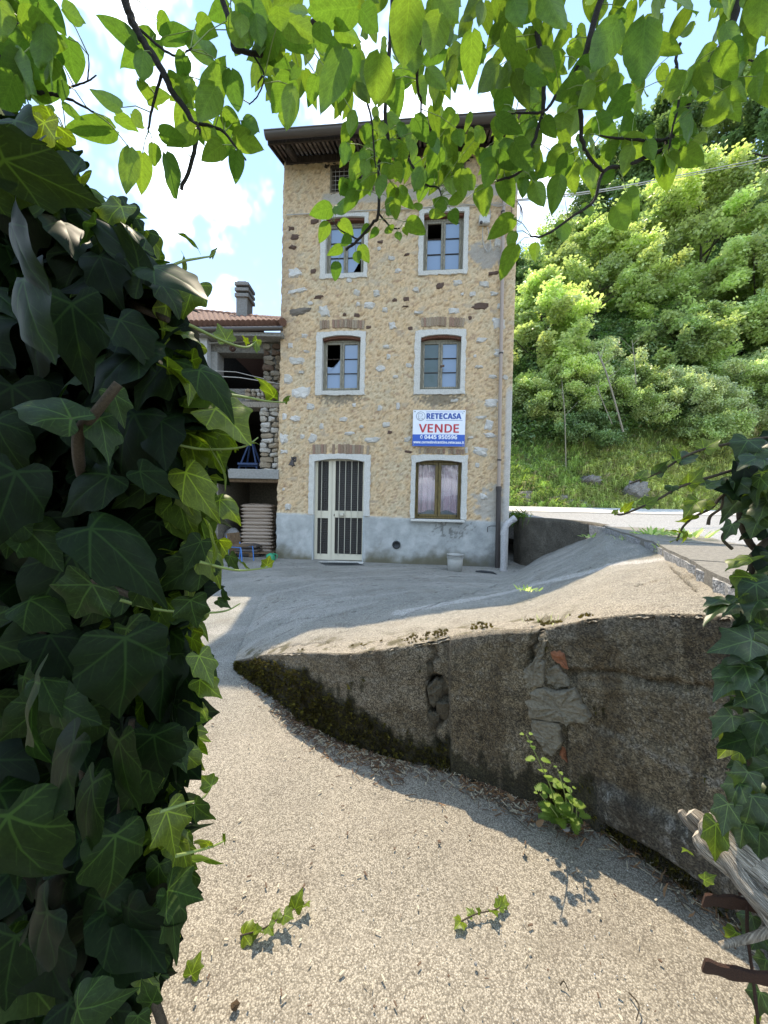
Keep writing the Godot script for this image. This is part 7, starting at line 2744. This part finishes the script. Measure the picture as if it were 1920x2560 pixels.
func right_ivy() -> void:
	var v := thing("ivy_climber", "paler small leaved ivy with woody stems hanging in along the right edge", "ivy")
	var stems := [[[1990, 1120], [1920, 1162], [1883, 1196], [1859, 1240], [1852, 1294], [1869, 1348], [1890, 1375], [1940, 1420], [1960, 1600], [1930, 1800], [1945, 2000], [1930, 2140]], [[1950, 1330], [1895, 1372], [1880, 1420], [1900, 1500], [1930, 1600]], [[1900, 1480], [1870, 1560], [1850, 1700], [1880, 1850], [1860, 1960], [1835, 2080]]]
	var k := 0
	for s in stems:
		var pts := []
		for e in s: pts.append(at(e[0], e[1], 1.06 - 0.02 * k))
		var st := ST()
		tube(st, smooth_path(pts, 6), 0.012 - 0.003 * k, 0.006, 7)
		put("stem", done(st), M.stem, v)
		k += 1
	var runs := [[[1575, 1209], [1646, 1182], [1700, 1148], [1758, 1123], [1839, 1106], [1900, 1096], [1960, 1090]], [[1537, 1282], [1560, 1285], [1642, 1250], [1703, 1216], [1788, 1189], [1850, 1172], [1900, 1180]], [[1692, 1353], [1707, 1318], [1737, 1291], [1778, 1270], [1806, 1240], [1850, 1225]], [[1808, 1240], [1802, 1270], [1776, 1290], [1770, 1312]], [[1852, 1294], [1812, 1330], [1808, 1350], [1830, 1372]]]
	for r in runs:
		var pts := []
		for e in r: pts.append(at(e[0], e[1], 1.0))
		var st := ST()
		tube(st, smooth_path(pts, 6), 0.0022, 0.0045, 5)
		put("runner", done(st), M.stem, v)
	var A := [["y", 1535, 1284, 1545, 1272, 14, 1.0], ["y", 1560, 1278, 1575, 1250, 24, 1.0], ["y", 1612, 1262, 1640, 1236, 42, 1.0], ["y", 1600, 1195, 1616, 1170, 36, 1.0], ["p", 1640, 1185, 1650, 1150, 36, 1.0], ["y", 1690, 1150, 1690, 1118, 44, 1.0], ["p", 1700, 1150, 1740, 1130, 46, 1.0], ["y", 1760, 1122, 1785, 1095, 50, 1.0]]
	var B := [["p", 1680, 1215, 1672, 1230, 34, 1.0], ["y", 1720, 1212, 1748, 1170, 40, 1.0], ["y", 1740, 1255, 1700, 1290, 46, 1.0], ["y", 1745, 1250, 1720, 1285, 50, 1.0], ["y", 1760, 1265, 1775, 1240, 34, 1.0], ["p", 1765, 1215, 1800, 1195, 50, 0.99], ["y", 1725, 1300, 1690, 1290, 50, 1.0], ["y", 1690, 1330, 1665, 1318, 40, 1.0]]
	var C := [["y", 1690, 1350, 1668, 1350, 26, 1.0], ["y", 1715, 1330, 1720, 1352, 30, 1.0], ["p", 1840, 1200, 1820, 1250, 70, 0.98], ["d", 1840, 1230, 1800, 1215, 62, 0.98], ["p", 1870, 1100, 1840, 1140, 70, 0.98], ["p", 1900, 1120, 1850, 1160, 80, 0.97], ["y", 1905, 1180, 1880, 1240, 70, 0.97], ["p", 1830, 1310, 1810, 1350, 34, 0.98]]
	var D := [["y", 1875, 1395, 1805, 1415, 66, 0.98], ["p", 1900, 1290, 1865, 1330, 70, 0.96], ["p", 1815, 1500, 1755, 1500, 66, 0.96], ["p", 1812, 1505, 1735, 1545, 50, 0.95], ["p", 1890, 1460, 1870, 1540, 76, 0.95], ["p", 1900, 1500, 1855, 1530, 90, 0.94], ["p", 1880, 1600, 1776, 1618, 84, 0.95], ["p", 1870, 1650, 1830, 1640, 76, 0.95]]
	var E := [["p", 1860, 1665, 1760, 1716, 84, 0.95], ["p", 1850, 1690, 1780, 1680, 60, 0.95], ["p", 1900, 1730, 1840, 1760, 86, 0.94], ["p", 1910, 1800, 1850, 1850, 90, 0.94], ["y", 1850, 1700, 1830, 1740, 50, 0.96], ["p", 1830, 1790, 1770, 1830, 60, 0.96], ["y", 1850, 1880, 1830, 1915, 42, 0.97], ["p", 1870, 1930, 1840, 1980, 70, 0.95]]
	var G := [["p", 1850, 1960, 1810, 2010, 66, 0.95], ["p", 1880, 1990, 1850, 2060, 74, 0.94], ["p", 1820, 2010, 1790, 2070, 60, 0.95], ["y", 1790, 2060, 1770, 2140, 56, 0.96], ["y", 1725, 2130, 1712, 2112, 26, 0.97], ["y", 1760, 2200, 1782, 2180, 26, 0.97], ["p", 1860, 2060, 1830, 2100, 66, 0.94], ["p", 1900, 2080, 1890, 2150, 80, 0.93]]
	var H := [["p", 1880, 2290, 1850, 2340, 54, 0.95], ["p", 1900, 2330, 1870, 2360, 60, 0.95], ["y", 1840, 2330, 1822, 2350, 40, 0.96], ["p", 1900, 2480, 1880, 2530, 56, 0.93], ["y", 1890, 2540, 1900, 2580, 50, 0.93], ["p", 1916, 2400, 1900, 2440, 50, 0.93]]
	for set_ in [A, B, C, D, E, G, H]:
		for e in set_: ivy_put(v, e[0], e[1], e[2], e[3], e[4], e[5], e[6], R(0.0, 0.4))
	var rim := [Vector2(1080, 1850), Vector2(1200, 1850), Vector2(1330, 1870), Vector2(1450, 1850), Vector2(1550, 1830), Vector2(1650, 1820), Vector2(1800, 1830), Vector2(1950, 1830), Vector2(2100, 1840), Vector2(2160, 1900)]
	for i in 90:
		var py := R(1100, 2130)
		var lo := interp(rim, py)
		var px := lo + (1990.0 - lo) * pow(rng.randf(), 0.8)
		var L := R(45, 92)
		var a := R(-1.6, 0.6)
		var q := rng.randf()
		var dd := R(0.94, 1.03)
		ivy_put(v, "p" if q < 0.76 else ("y" if q < 0.86 else "d"), px, py, px + sin(a) * L, py + cos(a) * L * R(0.5, 1.0), L * R(0.8, 1.1), dd, R(-0.1, 0.5))
	var xfs := []
	var cols := []
	for i in 650:
		var py := R(1080, 2300)
		var lo := interp(rim, py) + 30.0
		var p := at(lo + (2300.0 - lo) * pow(rng.randf(), 0.8), py, R(1.02, 1.3))
		if py > 2150.0 and p.x < 1.0: continue
		var L := R(0.04, 0.075)
		xfs.append(leaf_xf(p, p + Vector3(R(-1, 0.5), R(-1, 0.3), R(-0.4, 0.4)).normalized() * L, Vector3(R(-0.7, 0.2), 0.6, R(0, 1)), L * R(0.8, 1.0)))
		cols.append(Color(0.07, 0.13, 0.04) * R(0.6, 1.5))
	multi("leaf_mass", M.ivy_low[2], M.ivy_stuff, xfs, cols, v)

# ---------- the tree overhead ----------
func overhanging_tree() -> void:
	var t := thing("overhanging_tree", "broad leaved tree whose backlit branches hang across the top of the view", "tree")
	var t2 := thing("side_tree", "second broad leaved tree reaching in from the upper left corner with bare twigs", "tree")
	# branch: [owner, distance from, distance to, radius from, radius to, points]
	var br := [
		[t, 1.55, 1.55, 0.022, 0.005, [[1880, -120], [1840, 0], [1818, 90], [1770, 168], [1730, 243], [1683, 324], [1654, 384]]],
		[t, 1.55, 1.5, 0.007, 0.003, [[1683, 340], [1640, 352], [1562, 347], [1500, 340]]],
		[t, 1.55, 1.45, 0.008, 0.003, [[1660, 372], [1573, 411], [1510, 428], [1484, 503], [1434, 538], [1365, 587], [1325, 592]]],
		[t, 1.4, 1.5, 0.012, 0.005, [[1530, -80], [1492, 35], [1463, 133], [1440, 191], [1452, 260], [1455, 347], [1475, 399], [1510, 428]]],
		[t, 1.42, 1.4, 0.007, 0.003, [[1440, 191], [1388, 243], [1359, 278], [1278, 283]]],
		[t, 1.45, 1.5, 0.011, 0.004, [[1330, -90], [1334, 0], [1342, 87], [1359, 150], [1359, 249], [1348, 312], [1319, 393], [1296, 434], [1243, 451]]],
		[t, 1.3, 1.5, 0.007, 0.003, [[1040, -60], [1052, 40], [1045, 150], [1044, 220], [1053, 255], [1052, 347]]],
		[t, 1.7, 1.95, 0.009, 0.006, [[985, -80], [975, 100], [963, 280], [969, 352], [948, 407], [946, 533], [931, 558], [893, 601], [864, 626]]],
		[t, 1.93, 1.9, 0.007, 0.003, [[969, 352], [1007, 381], [1045, 436], [1062, 461], [1096, 470], [1104, 495]]],
		[t, 1.95, 1.95, 0.005, 0.003, [[946, 533], [977, 567], [1000, 571]]],
		[t, 1.95, 1.95, 0.004, 0.002, [[893, 598], [851, 575], [832, 552]]],
		[t, 1.7, 1.75, 0.005, 0.0025, [[915, 240], [930, 310], [935, 380], [940, 420]]],
		[t, 1.5, 1.5, 0.006, 0.003, [[1700, 110], [1690, 150], [1700, 230], [1680, 330], [1672, 372]]],
		[t, 1.6, 1.6, 0.005, 0.003, [[2000, 150], [1910, 155], [1870, 150]]],
		[t2, 1.15, 1.2, 0.013, 0.005, [[300, -80], [315, 0], [330, 52], [359, 104], [405, 179], [440, 243], [480, 301], [495, 330], [480, 399], [451, 475]]],
		[t2, 1.2, 1.2, 0.005, 0.0025, [[480, 305], [550, 324], [590, 370], [615, 400]]],
		[t2, 1.18, 1.2, 0.0045, 0.0025, [[405, 185], [385, 250], [374, 300], [370, 332]]],
		[t2, 1.18, 1.15, 0.0045, 0.002, [[335, 60], [390, 110], [440, 140], [480, 120]]],
		[t, 1.25, 1.25, 0.009, 0.006, [[545, -60], [560, 10], [579, 75], [584, 121], [620, 130], [665, 139], [723, 104], [793, 46], [850, -20]]],
		[t, 1.25, 1.25, 0.003, 0.0015, [[632, 135], [658, 180], [656, 215], [640, 245], [622, 262]]],
		[t, 1.25, 1.25, 0.003, 0.0015, [[656, 190], [646, 205], [645, 220]]],
		[t2, 1.05, 1.1, 0.008, 0.0025, [[-60, 60], [0, 145], [52, 214], [100, 232], [139, 237], [180, 250], [236, 283]]],
		[t2, 1.08, 1.08, 0.003, 0.0015, [[139, 237], [185, 215], [220, 203], [242, 188]]],
		[t2, 1.08, 1.08, 0.002, 0.0012, [[219, 204], [222, 165], [221, 135]]],
		[t2, 1.06, 1.06, 0.004, 0.0015, [[-30, 215], [10, 250], [75, 290], [118, 340], [160, 352], [190, 361]]],
		[t2, 1.06, 1.06, 0.0015, 0.001, [[162, 352], [166, 340], [164, 332]]],
		[t2, 1.0, 1.05, 0.006, 0.002, [[-40, -30], [30, 50], [80, 90], [95, 125]]]]
	var nodes := {t: [], t2: []}
	for b in br:
		var pts := []
		var n: int = b[5].size()
		for k in n: pts.append(at(b[5][k][0], b[5][k][1], lerpf(b[1], b[2], float(k) / (n - 1))))
		var path := smooth_path(pts, 5)
		for k in path.size(): path[k] += rand_dir() * b[3] * 0.25
		var st := ST()
		tube(st, path, b[3], b[4], 7)
		put("branch", done(st), M.bark, b[0])
		for k in path.size(): nodes[b[0]].append(path[k])
	# leaves seen in the photograph, in coordinates of its enlargements: base, tip, width
	var s1 := [[590, 195, 420, 65, 95], [520, 465, 375, 375, 80], [495, 560, 310, 555, 110], [690, 575, 808, 600, 85], [560, 640, 543, 838, 100], [615, 665, 612, 840, 95], [715, 665, 760, 860, 105], [660, 620, 668, 720, 70], [960, 625, 870, 695, 90], [1020, 650, 1020, 795, 80], [1010, 590, 1140, 640, 110], [960, 480, 1050, 570, 90]]
	var s2 := [[1050, 520, 1135, 585, 80], [730, 340, 870, 455, 105], [900, 420, 970, 265, 120], [620, 220, 610, 355, 90], [600, 350, 690, 480, 60], [640, 430, 735, 410, 80], [860, 540, 950, 610, 90], [800, 240, 760, 340, 90], [920, 250, 750, 100, 110], [850, 100, 940, 150, 100], [680, 90, 750, 130, 100], [980, 90, 1080, 200, 120]]
	var s3 := [[1130, 190, 1260, 300, 100], [1270, 375, 1235, 565, 95], [1370, 330, 1330, 470, 80], [1250, 180, 1330, 100, 120], [1520, 480, 1520, 595, 60], [1290, 290, 1250, 360, 50], [500, 500, 600, 560, 80], [570, 490, 640, 560, 70], [990, 30, 900, 80, 90], [1060, 90, 1020, 250, 120], [700, 160, 850, 150, 100], [820, 330, 800, 450, 80]]
	var s4 := [[270, 460, 360, 520, 60], [230, 490, 150, 545, 70], [190, 460, 230, 540, 90], [265, 345, 270, 440, 60], [100, 255, 110, 355, 90], [150, 60, 195, 210, 80], [220, 0, 210, 95, 80], [60, 130, 130, 190, 90], [30, 320, 110, 450, 80], [140, 370, 230, 440, 80], [40, 0, 90, 60, 80], [90, 100, 20, 60, 70]]
	var s5 := [[1390, 100, 1390, 235, 100], [1480, 215, 1390, 530, 150], [1520, 210, 1460, 440, 140], [1640, 230, 1620, 460, 150], [1540, 30, 1350, 50, 150], [1450, 110, 1560, 180, 90], [1280, 20, 1310, 110, 90], [1200, 30, 1220, 140, 110], [1560, 40, 1640, 140, 110]]
	var s6 := [[110, -20, 80, 300, 190], [240, 60, 190, 275, 140], [380, 140, 370, 380, 115], [1010, 90, 868, 350, 150], [1130, 85, 1088, 400, 185], [230, -40, 330, 120, 130], [700, -30, 780, 150, 150], [560, -10, 600, 140, 110], [1270, -40, 1300, 130, 160], [1640, -40, 1600, 180, 150]]
	var s7 := [[490, 290, 480, 450, 95], [520, 380, 510, 540, 105], [510, 500, 500, 610, 105], [640, 310, 600, 390, 100], [780, 490, 760, 580, 100], [760, 760, 730, 930, 115], [650, 790, 690, 900, 95], [900, 720, 880, 830, 90], [880, 880, 870, 950, 75], [1050, 830, 1090, 955, 110], [1000, 890, 1060, 1000, 110], [1230, 670, 1220, 830, 115]]
	var s8 := [[1190, 680, 1180, 780, 80], [1330, 490, 1300, 640, 115], [1400, 470, 1510, 480, 130], [1290, 400, 1230, 340, 115], [1480, 330, 1380, 390, 110], [1080, 400, 940, 510, 120], [1080, 510, 1010, 570, 110], [980, 610, 980, 700, 90], [560, 940, 450, 1020, 95], [570, 1060, 495, 1200, 95], [560, 1000, 540, 1075, 60], [660, 1050, 650, 1140, 75]]
	var s9 := [[780, 960, 750, 1060, 90], [480, 690, 430, 820, 110], [560, 620, 540, 720, 90], [640, 560, 650, 680, 90], [1560, 280, 1510, 350, 60], [1610, 330, 1610, 435, 75], [1620, 240, 1650, 330, 90], [1500, 200, 1560, 240, 90], [1340, 600, 1400, 620, 70], [1280, 650, 1370, 700, 95], [720, 650, 780, 710, 90], [850, 600, 830, 740, 100]]
	var s10 := [[320, 560, 330, 640, 80], [430, 560, 390, 610, 80], [310, 490, 240, 560, 95], [90, 540, 60, 600, 70], [200, 570, 210, 640, 60], [440, 640, 470, 720, 100], [240, 640, 190, 760, 95], [290, 770, 290, 850, 75], [440, 800, 425, 940, 105], [100, 960, 180, 1000, 85], [290, 910, 320, 970, 65], [40, 710, 70, 780, 80]]
	var s11 := [[450, 570, 330, 600, 110], [480, 600, 545, 490, 100], [430, 660, 370, 780, 90], [500, 650, 580, 740, 95], [560, 740, 500, 780, 80], [510, 800, 420, 850, 70], [480, 890, 465, 1000, 75], [620, 790, 670, 900, 85], [590, 830, 610, 895, 75], [670, 670, 620, 730, 55], [720, 690, 670, 755, 55], [900, 640, 1005, 715, 100]]
	var s12 := [[780, 680, 800, 720, 80], [880, 680, 900, 735, 50], [840, 710, 850, 765, 55], [690, 360, 580, 540, 95], [650, 400, 690, 500, 90], [620, 290, 720, 310, 100], [680, 185, 670, 290, 115], [760, 140, 750, 230, 85], [760, 320, 850, 380, 110], [880, 80, 900, 160, 95], [800, 110, 830, 180, 60], [1110, 210, 1000, 390, 125]]
	var s13 := [[880, 440, 860, 500, 75], [790, 570, 790, 630, 50], [960, 540, 960, 600, 65], [1160, 590, 1190, 670, 75], [1130, 560, 1060, 540, 95], [1220, 500, 1130, 550, 85], [1030, 600, 1120, 610, 65], [1340, 440, 1360, 630, 135], [1160, 390, 1200, 460, 85], [1250, 380, 1290, 470, 95], [575, 10, 560, 155, 85], [180, 0, 180, 110, 110], [820, 430, 780, 520, 90], [930, 290, 980, 350, 90]]
	var petioles := {t: ST(), t2: ST()}
	for e in [[s1, 1.728, 0, 0, 1.16, t2], [s2, 1.728, 0, 0, 1.18, t2], [s3, 1.728, 0, 0, 1.25, t], [s4, 1.728, 0, 0, 1.06, t2], [s5, 1.728, 0, 0, 0.86, t], [s6, 1.728, 960, 0, 0.80, t], [s7, 1.728, 960, 0, 1.45, t], [s8, 1.728, 960, 0, 1.5, t], [s9, 1.728, 960, 0, 1.5, t], [s10, 1.728, 960, 0, 1.7, t], [s11, 2.37, 640, 280, 1.93, t], [s12, 2.37, 640, 280, 1.9, t], [s13, 2.37, 640, 280, 1.9, t]]:
		for l in e[0]:
			tree_leaf(e[5], e[2] + l[0] / e[1], e[3] + l[1] / e[1], e[2] + l[2] / e[1], e[3] + l[3] / e[1], l[4] / e[1], e[4] + R(-0.07, 0.07), nodes[e[5]], petioles[e[5]])
	# leaves that fill the clumps between those
	var zones := [[t, 700, 1900, -80, 230, 44, 1.0, 2.0], [t, 1150, 1800, 180, 470, 44, 1.4, 1.9], [t, 850, 1300, 280, 520, 40, 1.75, 2.1], [t2, -40, 190, -60, 200, 18, 1.0, 1.4], [t2, 330, 640, 60, 350, 9, 1.15, 1.35], [t, 560, 760, -60, 140, 14, 1.2, 1.5], [t, 1780, 1960, -60, 250, 14, 1.3, 1.9]]
	for z in zones:
		var n := 0
		var tries := 0
		while n < z[5] and tries < 4000:
			tries += 1
			var src: Array = nodes[z[0]]
			var nd: Vector3 = src[rng.randi() % src.size()] + rand_dir() * R(0.02, 0.2)
			var q := cb.inverse() * (nd - eye)
			var d := -q.z
			var px := 960.0 + q.x / d * F
			var py := 1280.0 - q.y / d * F
			if px < z[1] or px > z[2] or py < z[3] or py > z[4]: continue
			var L := R(0.07, 0.135) / d * F
			var a := R(-1.1, 1.1)
			tree_leaf(z[0], px, py, px + sin(a) * L, py + cos(a) * L, L * R(0.58, 0.75), d, src, petioles[z[0]])
			n += 1
	for o in petioles: put("leaf_stalks", done(petioles[o]), M.green_stem, o)
	# crowns out of view above, placed to shade ivy and branches; leaves filling in behind
	for o in [[t, 230, 640.0, 1950.0, -60.0, 210.0, 1.3, 2.4], [t, 90, 850.0, 1500.0, 250.0, 430.0, 1.9, 2.3], [t, 470, 900.0, 2300.0, -750.0, -70.0, 1.5, 3.2], [t2, 420, -700.0, 330.0, -700.0, -60.0, 1.1, 2.8], [t2, 40, -100.0, 130.0, -60.0, 150.0, 1.1, 1.6]]:
		var xfs := []
		var cols := []
		for i in o[1]:
			var d := R(o[6], o[7])
			var p := at(R(o[2], o[3]), R(o[4], o[5]), d)
			var L := R(0.08, 0.14)
			var dir := Vector3(R(-0.8, 0.8), -R(0.3, 1.0), R(-0.9, 0.3)).normalized()
			xfs.append(leaf_xf(p, p + dir * L, Vector3(R(-0.4, 0.4), 0.9, -0.4), L * R(0.58, 0.75)))
			cols.append(Color(0.23, 0.38, 0.035) * R(0.75, 1.2))
		multi("crown", M.broad[rng.randi() % 5], M.leaf_stuff, xfs, cols, o[0])

	# unseen crown mass above and behind the viewer, placed to darken the ivy
	for o in [[t, 2200, Vector3(-1.6, 2.7, 0.6), Vector3(3.0, 4.6, 3.2)], [t2, 1500, Vector3(-3.2, 2.3, 0.5), Vector3(-0.9, 4.6, 2.8)]]:
		var xfs := []
		var cols := []
		for i in o[1]:
			var p := Vector3(R(o[2].x, o[3].x), R(o[2].y, o[3].y), R(o[2].z, o[3].z))
			var L := R(0.10, 0.16)
			var dir := Vector3(R(-0.8, 0.8), -R(0.2, 1.0), R(-0.8, 0.8)).normalized()
			xfs.append(leaf_xf(p, p + dir * L, Vector3(R(-0.4, 0.4), 0.9, R(-0.4, 0.4)), L * R(0.6, 0.75)))
			cols.append(Color(0.23, 0.38, 0.035) * R(0.75, 1.2))
		multi("crown", M.broad[1], M.leaf_stuff, xfs, cols, o[0])

func tree_leaf(owner_: Node3D, x0: float, y0: float, x1: float, y1: float, w: float, d: float, nodes: Array, st: SurfaceTool) -> void:
	var b := at(x0, y0, d)
	var L := Vector2(x1 - x0, y1 - y0).length() * d / F
	var tip := at(x1, y1, d + L * R(-0.15, 0.75))
	# the upper face looks up and away from the viewer
	var face := Vector3(R(-0.35, 0.35), R(0.45, 1.0), R(-1.0, -0.35))
	var big := 1.15
	put("leaf", M.broad[rng.randi() % 5], M.leaf[rng.randi() % 4], owner_, leaf_xf(b, tip, face, w * big * d / F))
	var near: Vector3 = nodes[0]
	var best := 1e9
	for k in range(0, nodes.size(), 2):
		var dd: float = (nodes[k] - b).length_squared()
		if dd < best:
			best = dd
			near = nodes[k]
	if best < 0.09:
		tube(st, [near, near.lerp(b, 0.5) + Vector3(0, 0.012, 0), b], 0.0016, 0.0012, 4, false)
